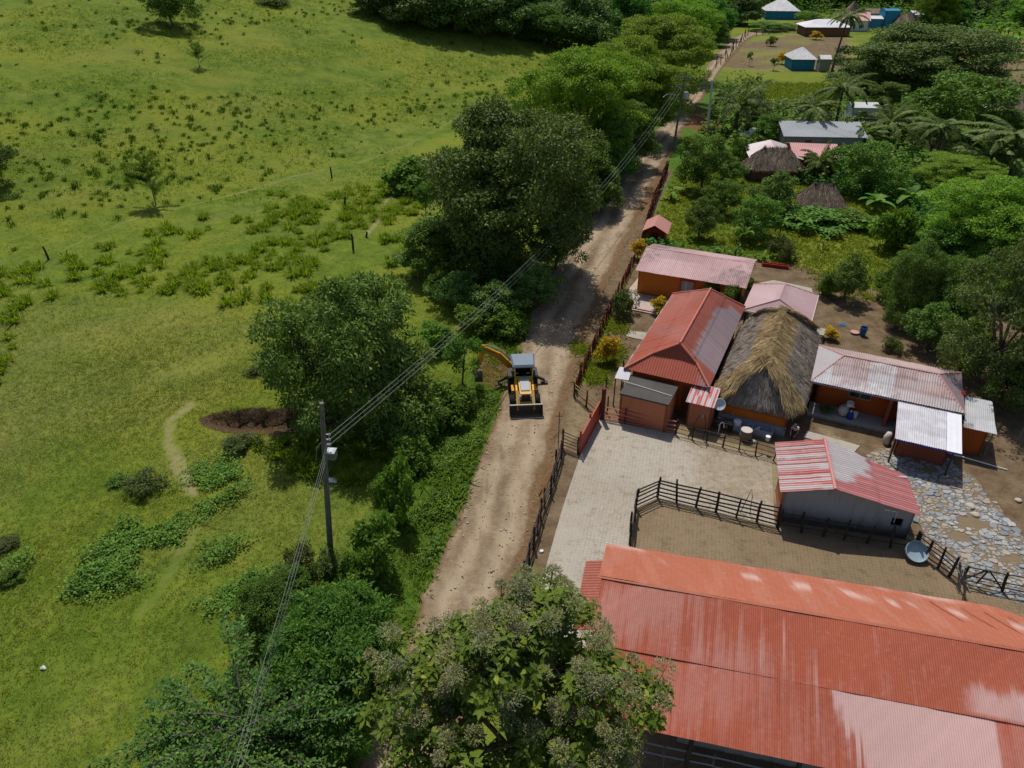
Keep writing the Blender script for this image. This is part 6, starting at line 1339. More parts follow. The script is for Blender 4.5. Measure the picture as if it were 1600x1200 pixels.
# ------------------------------------------------------------------ pickup and car far off
def pickup(name, label, loc, rz, mat):
    o = thing(name, label, 'pickup', loc, rz)
    m = MB(); m.prismx([(-2.55, .45), (2.5, .45), (2.55, .8), (2.5, 1.0), (1.35, 1.08), (-2.55, 1.05)], -.85, .85); m.build('body', M[mat], o)
    m = MB(); m.hull8([(-.83, -.75, 1.082), (.83, -.75, 1.082), (.83, 1.3, 1.082), (-.83, 1.3, 1.082)], [(-.68, -.5, 1.72), (.68, -.5, 1.72), (.68, .65, 1.72), (-.68, .65, 1.72)]); cb = m.build('cab', M[mat], o)
    m = MB()
    for s in (-1, 1): m.hull8([(s * .80, -.55, 1.15), (s * .815, 1.05, 1.15), (s * .80, 1.05, 1.15), (s * .785, -.55, 1.15)], [(s * .715, -.4, 1.62), (s * .715, .6, 1.62), (s * .70, .6, 1.62), (s * .70, -.4, 1.62)])
    m.hull8([(-.72, 1.24, 1.15), (.72, 1.24, 1.15), (.72, 1.22, 1.15), (-.72, 1.22, 1.15)], [(-.62, .77, 1.65), (.62, .77, 1.65), (.62, .75, 1.65), (-.62, .75, 1.65)]); m.build('window', M['glass'], cb)
    m = MB(); m.box(-.78, -2.45, 1.052, .78, -.85, 1.07); m.build('bed', M['machine_black'], o); m = MB(); m.box(-.85, -2.5, 1.055, -.79, -.8, 1.25); m.box(.79, -2.5, 1.055, .85, -.8, 1.25); m.box(-.79, -2.55, 1.055, .79, -2.48, 1.25); m.build('bed_side', M[mat], o)
    for s in (-1, 1):
        for y in (-1.6, 1.6): m = MB(); m.lathe([(.1, -.1), (.33, -.1), (.36, -.06), (.36, .06), (.33, .1), (.1, .1)], (s * .82, y, .36), 16, 'x'); m.build('wheel', M['rubber'], o)
        m = MB(); m.box(s * .6 - .15, 2.5, .75, s * .6 + .15, 2.57, .9); m.build('headlight', M['white_paint'], o)
    return o
g = ground(1178, 218); pickup('pickup_truck', 'white pickup parked behind the white gable house', g, R(-62), 'car_white')
# ------------------------------------------------------------------ odds and ends round the house
def put(name, label, cat, px, py, rz=0, z=None): g = ground(px, py, z); return thing(name, label, cat, g, rz)
o = put('satellite_dish', 'grey satellite dish on the wall of the narrow striped hut', 'satellite dish', 1124, 632, FH.a, 2.0)
m = MB(); m.lathe([(.02, 0), (.25, .035), (.42, .11), (.40, .125), (.24, .055), (.02, .02)], (0, 0, 0), 22); d = m.build('dish', M['dish_grey'], o); d.rotation_euler = (R(50), R(28), 0)
m = MB(); m.tube([(0, .02, -.02), (-.18, .25, -.12)], .025, 6); m.build('bracket', M['grey_metal'], o); m = MB(); m.tube([(0, -.05, -.05), (.1, -.45, .35)], .012, 6); m.build('feed_arm', M['grey_metal'], o)
def bucket(label, px, py, r, h, mat, z=None, cat='bucket', name='bucket', rim='white_paint'):
    o = put(name, label, cat, px, py, 0, z); m = MB(); m.lathe([(r * .78, 0), (r * .8, .02), (r, h), (r * .93, h), (r * .74, .05), (.02, .05)], (0, 0, 0), 20); m.build('pail', M[mat], o); m = MB(); m.lathe([(r * .99, h), (r * 1.05, h), (r * 1.05, h + .03), (r * .95, h + .03)], (0, 0, 0), 20); m.build('rim', M[rim], o); return o
bucket('white plastic drum behind the clay pot at the kitchen', 1150, 672, .26, .75, 'white_paint')
o = put('clay_pot', 'big round clay pot with a pale rim outside the thatched kitchen', 'pot', 1164, 686); m = MB(); m.lathe([(.2, 0), (.36, .12), (.42, .35), (.38, .62), (.33, .74), (.29, .74), (.34, .6), (.36, .35), (.1, .1)], (0, 0, 0), 22); m.build('bowl', M['clay'], o); m = MB(); m.lathe([(.33, .742), (.39, .742), (.38, .79), (.30, .79)], (0, 0, 0), 22); m.build('rim', M['sack'], o)
o = put('plastic_sack', 'pale tilted plastic jug between the clay pot and the wash trough', 'jug', 1180, 679); m = MB(); m.tube([(-.1, 0, .1), (.05, .05, .35), (.2, .1, .5)], [.16, .19, .12], 10); m.build('body', M['sack'], o); m = MB(); m.tube([(.2, .1, .5), (.28, .13, .57)], .05, 8); m.build('cap', M['white_paint'], o)
bucket('small white bucket hung on the rail fence in front of the kitchen', 1199, 688, .15, .3, 'white_paint', .95)
o = put('tap_stand', 'white curved washing tap at the left of the kitchen yard', 'tap', 1122, 678); m = MB(); m.tube([(0, 0, 0), (0, 0, .8), (.08, 0, .95), (.22, 0, .95), (.3, 0, .7), (.3, -.05, .55)], .035, 7); m.build('pipe', M['white_paint'], o)
o = put('broom', 'thin pale broom leaning on the dark wash bench', 'broom', 1134, 668); m = MB(); m.tube([(0, 0, 0.2), (.55, .35, 1.25)], .018, 6); m.build('handle', M['plank'], o); m = MB(); m.hull8([(-.14, -.06, 0), (.1, -.12, 0), (.12, .0, 0), (-.1, .08, 0)], [(-.02, -.02, .25), (.05, -.04, .25), (.05, .02, .25), (-.01, .04, .25)]); m.build('bristles', M['straw_gold'] if False else M['plank'], o)
o = put('tin_ring', 'small tin ring on the ground in front of the clay pot', 'tin', 1177, 691); m = MB(); m.lathe([(.09, 0), (.13, 0), (.13, .14), (.09, .14)], (0, 0, 0), 16); m.build('ring', M['grey_metal'], o)
o = put('hose_loop', 'dark hose loop lying below the iron rail fence', 'hose', 1178, 712); m = MB(); m.tube([(-.55, .45, .05), (-.5, .0, .05), (-.25, -.18, .05), (.15, -.2, .05), (.5, -.02, .05), (.6, .2, .05)], .03, 6); m.build('loop', M['post_wood'], o)
# things on the porch
o = put('porch_jar', 'large pale jar under the louvred porch window', 'jar', 1316, 648, 0, .28); m = MB(); m.lathe([(.2, 0), (.33, .12), (.38, .4), (.3, .66), (.22, .72), (.18, .72), (.26, .6), (.1, .1)], (0, 0, 0), 20); m.build('body', M['sack'], o); m = MB(); m.lathe([(.02, .735), (.22, .735), (.18, .79), (.02, .80)], (0, 0, 0), 18); m.build('lid', M['grey_metal'], o)
o = put('water_jug', 'blue water jug on the porch step', 'jug', 1327, 654, 0, .28); m = MB(); m.lathe([(.02, 0), (.19, .02), (.2, .1), (.2, .42), (.12, .5), (.06, .53), (.06, .6), (.02, .6)], (0, 0, 0), 18); m.build('body', M['blue_jug'], o); m = MB(); m.lathe([(.02, .602), (.075, .602), (.075, .66), (.02, .66)], (0, 0, 0), 12); m.build('cap', M['white_paint'], o)
bucket('white bucket right of the blue water jug', 1335, 652, .17, .4, 'white_paint', .28)
o = put('white_basin', 'white basin on the window ledge of the porch', 'basin', 1328, 634, 0, 1.05); m = MB(); m.box(-.28, -.2, .0, .28, .2, .04); m.lathe([(.2, .04), (.26, .28), (.22, .28), (.16, .08), (.02, .07)], (0, 0, 0), 18); m.build('bowl', M['white_paint'], o); m = MB(); m.beam((0, .0, -.76), (0, 0, -.003), .08); m.build('stand', M['post_wood'], o)
o = put('dark_bush_pot', 'dark green bundle at the left end of the porch', 'plant', 1290, 645, 0, .28)
link('crown', KIND['grey_bush'][2][0][1], o).scale = (.5, .5, .6)
o = put('feed_sack', 'white feed sack leaning at the lean to corner', 'sack', 1385, 694); m = MB(); m.tube([(0, 0, .02), (.02, .02, .25), (-.02, .03, .6), (.04, .05, .85), (.1, .05, .95)], [.24, .30, .28, .2, .06], 12); m.build('bag', M['sack'], o, True); m = MB(); m.tube([(.04, .05, .80), (.06, .05, .86)], .21, 12); m.build('tie', M['white_paint'], o)
o = put('plank', 'tan plank leaning against the front lean to', 'plank', 1390, 708, FH.a); m = MB(); m.beam((0, -.1, 0), (.25, .5, 1.75), .16, .03); m.build('board', M['plank'], o)
o = put('white_pipe', 'thin white pipe lying on the ground right of the flagstones', 'pipe', 1476, 713); e = ground(1573, 735); b0 = ground(1476, 713); m = MB(); m.tube([(0, 0, .35), tuple(e - b0 + Vector((0, 0, .06)))], .04, 7); m.build('tube', M['white_paint'], o)
o = put('round_tub', 'round blue grey tub tilted against the corral fence', 'tub', 1430, 876, 0); m = MB(); m.lathe([(.02, 0), (.52, .0), (.58, .08), (.60, .30), (.565, .30), (.54, .1), (.02, .06)], (0, 0, 0), 30); t_ = m.build('basin', M['tub'], o); t_.rotation_euler = (R(38), R(-8), 0); t_.location = (0, .25, .42)
o = put('blue_bucket', 'tall blue plastic bucket on the bare back yard', 'bucket', 1347, 524); m = MB(); m.lathe([(.22, 0), (.24, .02), (.31, .78), (.28, .78), (.2, .05), (.02, .05)], (0, 0, 0), 20); m.build('pail', M['blue_plastic'], o); m = MB(); m.tube([(-.3, 0, .78), (-.2, 0, .95), (.2, 0, .95), (.3, 0, .78)], .012, 6); m.build('handle', M['grey_metal'], o)
o = put('plastic_disc', 'flat blue round lid lying on the back yard', 'lid', 1317, 508); m = MB(); m.lathe([(.02, 0), (.27, 0), (.29, .03), (.27, .06), (.02, .05)], (0, 0, 0), 22); m.build('disc', M['blue_plastic'], o); m = MB(); m.lathe([(.02, .05), (.06, .06), (.04, .09), (.01, .09)], (0, 0, 0), 10); m.build('knob', M['blue_plastic'], o)
o = put('clay_bowl', 'pinkish basin next to the blue bucket in the back yard', 'basin', 1335, 521); m = MB(); m.lathe([(.2, 0), (.34, .14), (.31, .14), (.17, .04), (.02, .04)], (0, 0, 0), 18); m.build('bowl', M['ridge_pink'], o); m = MB(); m.lathe([(.335, .142), (.36, .142), (.36, .165), (.32, .165)], (0, 0, 0), 18); m.build('rim', M['ridge_pink'], o)
o = put('patio_planter', 'long red planter wall at the end of the rear patio', 'planter', 1190, 416, R(-20)); m = MB(); m.box(0, 0, 0, 2.6, .5, .12); m.box(0, 0, .12, 2.6, .08, .35); m.box(0, .42, .12, 2.6, .5, .35); m.box(0, .08, .12, .08, .42, .35); m.box(2.52, .08, .12, 2.6, .42, .35); m.build('trough', M['red_wall'], o)
o = put('patio_kerb', 'low pinkish kerb at the front edge of the patio', 'kerb', 978, 482, FH.a); m = MB(); m.box(0, 0, 0, 3.9, .18, .22); m.build('kerb', M['ridge_pink'], o)
o = put('red_pot', 'small red flower pot at the right corner of the pink roofed house', 'plant pot', 1172, 445); m = MB(); m.lathe([(.12, 0), (.2, .35), (.23, .36), (.2, .4), (.16, .38), (.02, .3)], (0, 0, 0), 16); m.build('pot', M['red_wall'], o); c = link('crown', KIND['shrub'][2][0][1], o); c.scale = (.3, .3, .35); c.location = (0, 0, .3)
for i, (px, py, s) in enumerate(((1515, 793, .25), (1523, 806, .22), (1590, 783, .18), (1578, 900, .16), (846, 862, .12))):
    o = put('loose_stone', ('brown boulder right of the flagstones', 'second brown boulder just below the first', 'boulder at the right edge of the dirt yard', 'stone on the corral edge by the rail fence', 'white stone by the roadside fence')[i], 'stone', px, py)
    r = np.random.default_rng(90 + i); import bmesh; bm = bmesh.new(); bmesh.ops.create_icosphere(bm, subdivisions=3, radius=s)
    co = np.array([v.co[:] for v in bm.verts]); nn = noise3(co / s, 1.3, 12, i)
    for v, k in zip(bm.verts, nn): v.co *= 1 + .16 * k; v.co.z *= .6
    me = bpy.data.meshes.new('boulder'); bm.to_mesh(me); bm.free(); me.materials.append(M['stone'] if i != 4 else M['white_paint']); c = link('rock', me, o); c.location.z = s * .3
g = ground(478, 750, 0); o = thing('paper_scrap', 'white scrap of sheet on the grass behind the utility pole', 'litter', ground(520, 751)); m = MB(); m.hull8([(-.4, -.2, .05), (.3, -.28, .03), (.4, .2, .06), (-.3, .25, .04)], [(-.4, -.2, .07), (.3, -.28, .05), (.4, .2, .08), (-.3, .25, .06)]); m.build('sheet', M['white_paint'], o)
o = thing('plastic_bag', 'white plastic bag lying in the near left grass', 'litter', ground(68, 1046)); m = MB(); m.tube([(-.12, 0, .05), (0, .03, .1), (.13, -.02, .05)], [.05, .11, .04], 8); m.build('bag', M['white_paint'], o)
# ------------------------------------------------------------------ the person bending by the kitchen corner
g = ground(1238, 690); o = thing('person', 'person in a white top bending over beside the thatched kitchen corner', 'person', g, R(150))
def skin_body(name, pts, edges, rad, mat, parent, root=0, sub=2):
    me = bpy.data.meshes.new(name); me.from_pydata(pts, edges, []); ob = link(name, me, parent); sk = ob.modifiers.new('skin', 'SKIN'); sk.use_smooth_shade = True
    for i, v in enumerate(me.skin_vertices[0].data): rr = rad[i]; v.radius = (rr, rr) if not hasattr(rr, '__len__') else rr; v.use_root = (i == root)
    s = ob.modifiers.new('sub', 'SUBSURF'); s.levels = s.render_levels = sub
    dg = bpy.context.evaluated_depsgraph_get(); m2 = bpy.data.meshes.new_from_object(ob.evaluated_get(dg)); ob.modifiers.clear(); ob.data = m2; m2.materials.clear(); m2.materials.append(M[mat]); m2.polygons.foreach_set('use_smooth', [True] * len(m2.polygons)); return ob
# facing local +y; hips back, torso inclined forward, arms reaching forward and down
J = [(0, -.12, .92), (0, .02, 1.12), (0, .18, 1.30), (0, .28, 1.40), (0, .36, 1.47), (0, .42, 1.56), (0, .44, 1.64),
     (.10, -.10, .86), (.11, .02, .48), (.11, -.05, .08), (.11, .12, .03), (-.10, -.10, .86), (-.12, -.06, .48), (-.12, -.18, .08), (-.12, .0, .03),
     (.18, .24, 1.36), (.22, .36, 1.12), (.18, .56, .98), (.17, .66, .94), (-.18, .24, 1.36), (-.22, .38, 1.12), (-.16, .58, 1.0), (-.15, .68, .97)]
E_ = [(0, 1), (1, 2), (2, 3), (3, 4), (4, 5), (5, 6), (0, 7), (7, 8), (8, 9), (9, 10), (0, 11), (11, 12), (12, 13), (13, 14), (2, 15), (15, 16), (16, 17), (17, 18), (2, 19), (19, 20), (20, 21), (21, 22)]
Rr_ = [.13, .125, .14, .06, .07, .095, .07, .085, .06, .042, .035, .085, .06, .042, .035, .06, .045, .034, .03, .06, .045, .034, .03]
body = skin_body('body', J, E_, Rr_, 'skin', o)
for s, w in ((1, (.17, .66, .94)), (-1, (-.15, .68, .97))):
    for k in range(4): a = Vector(w) + Vector(((k - 1.5) * .022, .03, -.005)); m = MB(); m.tube([a, a + Vector((0, .05, -.02)), a + Vector((0, .075 + .01 * (k in (1, 2)), -.05))], [.010, .009, .007], 6); m.build('finger', M['skin'], body)
    a = Vector(w) + Vector((-s * .035, .0, 0)); m = MB(); m.tube([a, a + Vector((-s * .02, .035, -.015)), a + Vector((-s * .015, .06, -.03))], [.012, .010, .008], 6); m.build('thumb', M['skin'], body)
skin_body('shirt', [J[0], J[1], J[2], (0, .25, 1.37), J[15], tuple(Vector(J[15]).lerp(Vector(J[16]), .6)), J[19], tuple(Vector(J[19]).lerp(Vector(J[20]), .6))], [(0, 1), (1, 2), (2, 3), (2, 4), (4, 5), (2, 6), (6, 7)], [.155, .15, .165, .085, .08, .068, .08, .068], 'shirt', o)
skin_body('trousers', [J[0], J[7], J[8], tuple(Vector(J[9]) + Vector((0, 0, .05))), J[11], J[12], tuple(Vector(J[13]) + Vector((0, 0, .05)))], [(0, 1), (1, 2), (2, 3), (0, 4), (4, 5), (5, 6)], [.15, .105, .08, .06, .105, .08, .06], 'trousers', o)
skin_body('hair', [(0, .39, 1.56), (0, .41, 1.64), (0, .43, 1.69), (0, .35, 1.50)], [(0, 1), (1, 2), (0, 3)], [.09, .10, .075, .05], 'hair', o)
for s in (-1, 1): m = MB(); m.lathe([(.004, -.01), (.012, 0), (.004, .01)], (s * .034, .525, 1.60), 8); m.build('eye', M['white_paint'], body); 
m = MB(); m.tube([(0, .52, 1.60), (0, .548, 1.57)], [.012, .018], 6); m.build('nose', M['skin'], body); m = MB(); m.tube([(-.028, .518, 1.525), (0, .524, 1.522), (.028, .518, 1.525)], .008, 6); m.build('mouth', M['maroon'], body)
o = put('maroon_cloth', 'maroon cloth held out over the end of the wash trough', 'cloth', 1232, 672, FH.a, .62); m = MB(); m.hull8([(-.35, -.15, -.02), (.2, -.2, .0), (.25, .15, .05), (-.3, .2, -.02)], [(-.35, -.15, .03), (.2, -.2, .05), (.25, .15, .11), (-.3, .2, .03)]); m.build('cloth', M['maroon'], o)
# ------------------------------------------------------------------ trees and plants
T = plant
T('mango_a', 'mango_tree', 'dense round mango tree standing over the brown pit', 'tree', 562, 652, 422, 282)
T('mango_b', 'shade_tree', 'biggest dark tree, beside the bend of the road above the digger', 'tree', 796, 425, 165, 275)
T('midtree', 'understorey_tree', 'dark low tree at the left foot of the biggest tree', 'tree', 672, 430, 345, 110)
T('orchard', 'young_tree', 'bright green bushy tree in the shade at the foot of the biggest tree', 'tree', 770, 440, 345, 100)
T('orchard_b', 'small_tree', 'dark small tree between the biggest tree and the road', 'tree', 868, 420, 330, 95)
T('weed_bush', 'verge_bush', 'ragged bush at the left edge of the biggest tree', 'bush', 640, 300, 250, 90)
G1 = 'light green trees lining the road'
T('broad_light', 'roadside_tree', 'broad light green tree just behind the biggest dark tree', 'tree', 905, 275, 70, 200, .4, G1)
T('broad_light_b', 'roadside_tree', 'light green roadside tree leaning over the road above the crossarm pole', 'tree', 985, 215, 60, 165, 1.2, G1)
T('broad_light', 'roadside_tree', 'tall light green roadside tree in the middle of the row', 'tree', 1018, 165, 20, 165, 2.4, G1)
T('broad_light_b', 'roadside_tree', 'rounded light green tree left of the far road', 'tree', 1044, 125, 2, 130, 3.3, G1)
T('broad_light', 'roadside_tree', 'last light green tree where the row meets the lane', 'tree', 1078, 85, -8, 84, 5.0, G1)
T('midtree', 'roadside_tree', 'lower leafy tree at the road edge under the light green row', 'tree', 948, 285, 185, 95, .9, G1)
T('midtree', 'roadside_tree', 'dark leafy tree on the road edge near the street lamp', 'tree', 915, 330, 225, 105, 2.9, G1)
T('forest_mid', 'wood_tree', 'mid green tree filling the bend left of the far lane', 'tree', 1112, 60, -6, 74)
T('forest_dark', 'wood_tree', 'dark tree above the end of the far lane', 'tree', 1152, 38, -14, 74)
T('midtree', 'wood_tree', 'leafy tree by the far lane junction', 'tree', 1118, 72, 26, 46)
for px, py, top, w, k, lab in ((985, 262, 165, 90, 'midtree', 'leafy tree overhanging the road below the crossarm pole'), (1004, 218, 130, 80, 'broad_light_b', 'small light green tree at the road edge beside the crossarm pole'), (1022, 165, 88, 64, 'broad_light', 'light green tree leaning to the road beyond the crossarm pole'), (1046, 132, 64, 50, 'midtree', 'dark leafy tree at the road edge near the concrete pole'), (1072, 94, 34, 46, 'broad_light_b', 'light tree at the road edge below the far lane bend'), (940, 330, 270, 60, 'orchard', 'round bush tree in the row at the road edge shadow')):
    T(k, 'roadside_tree', lab, 'tree', px, py, top, w, None, G1)
# edge of the wood behind the hill
GW2 = 'trees on the wood edge above the pasture'
for i, (px, py, top, w, k, lab) in enumerate(((610, 18, -70, 120, 'forest_dark', 'dark tree at the left end of the wood edge above the pasture'), (655, 38, -60, 130, 'forest_dark', 'shaded tree with a leafy skirt on the wood edge'), (712, 48, -55, 125, 'forest_dark', 'dark tree in the deepest shade of the wood edge'), (765, 52, -40, 120, 'forest_dark', 'dark tree left of the bright palms on the wood edge'),
        (800, 58, -15, 70, 'forest_mid', 'bright green tree on the wood edge'), (850, 70, 5, 90, 'forest_mid', 'bamboo like blue green tree at the right of the wood edge'), (905, 78, -20, 120, 'forest_dark', 'dark tree behind the light green roadside row'), (965, 60, -30, 110, 'forest_dark', 'dark tree high behind the roadside row'), (1010, 30, -40, 100, 'forest_mid', 'green tree just visible over the roadside row'))):
    T(k, 'wood_tree', lab, 'tree', px, py, top, w, None, GW2)
for px, py, top, w, lab in ((818, 56, 8, 45, 'bright banana clump under the wood edge trees'), (790, 54, 18, 40, 'second banana clump in the shade of the wood edge'), (835, 62, 22, 40, 'banana clump beside the bamboo like tree')):
    T('banana', 'banana_plant', lab, 'banana plant', px, py, top, w)
T('orchard', 'lone_tree', 'lone dark tree with its shadow at the top of the hill pasture', 'tree', 270, 40, -42, 85)
T('grey_bush', 'lone_bush', 'low dark bush at the top edge of the hill pasture', 'bush', 425, 8, -8, 50)
T('whisk', 'bare_sapling', 'thin grey green sapling on the pasture slope', 'tree', 244, 320, 232, 60)
T('whisk', 'bare_sapling', 'small faint sapling below the lone hill tree', 'tree', 312, 105, 62, 26)
T('orchard_b', 'edge_tree', 'dark tree cut off by the left edge of the pasture', 'tree', -18, 288, 195, 90)
T('sapling', 'ditch_sapling', 'leaning sapling in front of the digger arm', 'tree', 722, 612, 522, 70)
T('weed_bush', 'verge_bush', 'weedy bush beside the digger arm', 'bush', 690, 545, 505, 70)
T('sapling', 'path_sapling', 'thin sapling growing at the edge of the footpath', 'tree', 666, 345, 285, 36)
for px, py, top, w, k, lab in ((715, 478, 425, 80, 'orchard_b', 'shaded bush under the left side of the biggest tree'), (775, 500, 440, 90, 'orchard_b', 'shaded bush below the middle of the biggest tree'), (835, 478, 410, 85, 'orchard_b', 'shaded bush at the road edge under the biggest tree'), (745, 520, 478, 70, 'weed_bush', 'weedy bush in the shade above the digger arm'), (690, 455, 410, 60, 'weed_bush', 'weedy bush in the dappled shade at the left of the biggest tree'), (800, 525, 490, 60, 'weed_bush', 'low bush in the deep shade by the road above the digger')):
    T(k, 'shade_bush', lab, 'bush', px, py, top, w)
# foreground
pl = ground(395, 1290); place('arching', 'arching_tree', 'dark tree with long arching leafy branches at the bottom left', 'tree', (-10.9, 17.0, 0), 5.6, 11.8, .6)
place('feathery', 'feathery_tree', 'bright feathery tree at the bottom between the wires and the road', 'tree', (-7.9, 22.0, 0), 5.0, 6.4, 2.0)
place('feathery', 'feathery_tree', 'smaller feathery tree left of the wires near the pole foot', 'tree', (-11.8, 24.6, 0), 3.0, 4.4, 4.0)
place('feathery', 'feathery_tree', 'leafy feathery bush at the very bottom beside the road', 'tree', (-7.9, 18.6, 0), 3.8, 4.2, 5.2)
place('teak', 'flowering_teak_tree', 'big leaved tree with pale flower heads in the bottom centre', 'tree', (.15, 15.6, 0), 11.6, 9.6, .3)
# verge shrubs
GV = 'shrubs between the pasture and the road'
for px, py, top, w, k, lab in ((622, 815, 722, 70, 'weed_bush', 'tall heart leaved bush in the middle of the road verge'), (585, 895, 812, 95, 'weed_bush', 'wide leafy bush below the tall verge bush'), (555, 930, 868, 80, 'weed_bush', 'leafy bush next to the pole foot on the verge'), (560, 985, 905, 95, 'weed_bush', 'bush at the lower end of the verge by the feathery tree'), (655, 680, 640, 80, 'weed_bush', 'spreading green bush on the verge under the mango tree'), (690, 660, 610, 80, 'weed_bush', 'verge bush near the ditch in front of the digger'), (640, 735, 690, 70, 'weed_bush', 'loose bush just above the tall verge bush'),
        (720, 640, 600, 55, 'weed_bush', 'bush at the foot of the leaning sapling'), (520, 905, 868, 55, 'olive_bush', 'grey green bush around the pole foot'), (470, 900, 862, 60, 'olive_bush', 'olive bush left of the pole foot'), (600, 780, 745, 40, 'shrub', 'dark small shrub beside the tall verge bush')):
    T(k, 'verge_bush', lab, 'bush', px, py, top, w, None, GV)
GP = 'bushes scattered in the pasture'
for px, py, top, w, k, lab in ((225, 765, 740, 62, 'grey_bush', 'grey green shrub in the middle of the near pasture'), (185, 755, 745, 30, 'shrub', 'small dark shrub left of the grey green shrub'), (375, 700, 684, 52, 'olive_bush', 'pale bush below the right end of the pit'), (18, 905, 890, 40, 'shrub', 'dark shrub at the left edge near the bottom'), (12, 855, 845, 40, 'olive_bush', 'olive shrub at the left edge'), (398, 584, 574, 26, 'olive_bush', 'olive shrub at the left skirt of the mango tree')):
    T(k, 'pasture_bush', lab, 'bush', px, py, top, w, None, GP)
# garden of the farmhouse
T('olive_bush', 'garden_bush', 'round pale bush inside the picket fence at the patio corner', 'bush', 973, 492, 456, 42)
T('croton', 'croton_shrub', 'yellow croton with a bare stem in the front garden', 'shrub', 948, 566, 530, 34)
T('croton', 'croton_shrub', 'yellow croton at the patio step', 'shrub', 1027, 490, 468, 28)
T('croton', 'croton_shrub', 'yellow croton at the left end of the pink roofed house', 'shrub', 996, 405, 378, 28)
T('shrub', 'garden_bush', 'dark plant in front of the red door of the pink roofed house', 'bush', 1105, 478, 440, 40)
T('shrub', 'garden_bush', 'dark glossy plant right of the red door', 'bush', 1135, 488, 446, 42)
T('shrub', 'garden_bush', 'small green plant behind the red pot', 'bush', 1174, 450, 438, 18)
T('olive_bush', 'garden_bush', 'round pale green bush in the bare back yard', 'bush', 1392, 548, 530, 30)
T('croton', 'croton_shrub', 'small yellow plant at the back corner of the thatch', 'shrub', 1295, 530, 514, 24)
# orchard
GO = 'trees in the orchard'
for px, py, top, w, k, lab in ((1092, 372, 305, 62, 'orchard_b', 'small dark fruit tree right of the shrine'), (1178, 372, 305, 88, 'orchard', 'round bright fruit tree in the orchard centre'), (1125, 335, 278, 72, 'orchard', 'fruit tree behind the orchard centre tree'), (1095, 300, 205, 98, 'orchard', 'tall leafy tree right of the road bend'), (1140, 285, 242, 50, 'orchard_b', 'pale small tree in front of the white car'), (1204, 338, 262, 84, 'orchard_b', 'wide dark fruit tree in front of the thatched house'), (1220, 404, 372, 50, 'olive_bush', 'low round dark bush above the rear patio'), (1150, 262, 215, 36, 'shrub', 'reddish green bush by the white gable house'),
        (1350, 305, 218, 120, 'orchard', 'round glossy tree right of the thatched hut'), (1275, 350, 325, 130, 'shrub', 'hedge like shrub below the thatched hut'), (1330, 350, 328, 80, 'shrub', 'dark shrub right of the thatched hut'), (1318, 468, 392, 70, 'orchard_b', 'dark tree at the end of the rear patio'), (1292, 462, 425, 42, 'weed_bush', 'low bushy plant beside the rear patio'), (1395, 390, 318, 80, 'weed_bush', 'pale leafy tree left of the big bright trees'), (1170, 195, 140, 80, 'sparse', 'thin brownish tree behind the concrete pole'), (1200, 225, 175, 60, 'orchard', 'leafy tree between the pickup and the coconut palm')):
    T(k, 'fruit_tree', lab, 'tree', px, py, top + (py - top) * .06, w * .88, None, GO)
GB = 'banana plants round the orchard'
for px, py, top, w, lab in ((1160, 385, 345, 30, 'young banana plant in front of the orchard centre tree'), (1217, 372, 330, 34, 'banana plant right of the orchard centre tree'), (1252, 365, 332, 34, 'banana plant standing in the bright weeds'), (1285, 388, 360, 18, 'thin young banana in the bright weeds'), (1048, 312, 285, 40, 'banana plant at the road bend fence'), (1355, 362, 335, 48, 'banana plant at the edge of the bright weeds'), (1366, 330, 298, 56, 'banana plant left of the big bright tree'), (1418, 325, 285, 64, 'tall banana plant among the dark trees'), (1322, 345, 322, 40, 'banana plant below the thatched hut'), (1185, 205, 172, 40, 'banana plant behind the pickup'), (1215, 210, 178, 36, 'upright banana plant left of the coconut palm'), (1255, 318, 300, 26, 'banana plant beside the small thatched hut'), (1455, 300, 275, 40, 'banana plant under the dark palm')):
    T('banana' if w > 30 else 'banana_b', 'banana_plant', lab, 'banana plant', px, py, top, w, None, GB)
GC = 'coconut palms of the hamlet'
for px, py, top, w, k, lab in ((1297, 122, 10, 62, 'coco_tall', 'tall slim coconut palm beside the grey outhouse'), (1256, 222, 148, 82, 'coco_mid', 'full coconut palm in front of the pale grey roof'), (1302, 212, 112, 92, 'coco_mid', 'dark trunked coconut palm right of the pale grey roof'), (1148, 208, 135, 92, 'coco_low', 'short coconut palm at the foot of the concrete pole'), (1385, 225, 168, 96, 'coco_low', 'drooping coconut palm in the hamlet centre'), (1460, 262, 178, 92, 'coco_mid', 'shaggy dark palm above the bright trees'), (1575, 290, 185, 150, 'coco_mid', 'large dark coconut palm at the right edge'), (1275, 285, 232, 62, 'coco_low', 'low palm between the thatched house and the hut'), (1532, 285, 215, 120, 'coco_low', 'low sprawling palm left of the large right edge palm'), (1345, 235, 195, 70, 'coco_low', 'short pale palm right of the pink wing'), (1470, 26, -8, 40, 'coco_mid', 'small distant palm by the pale blue house')):
    T(k, 'coconut_palm', lab, 'palm', px, py, top, w, 0 if k == 'coco_tall' else None, GC)
GR = 'big trees behind the farmhouse'
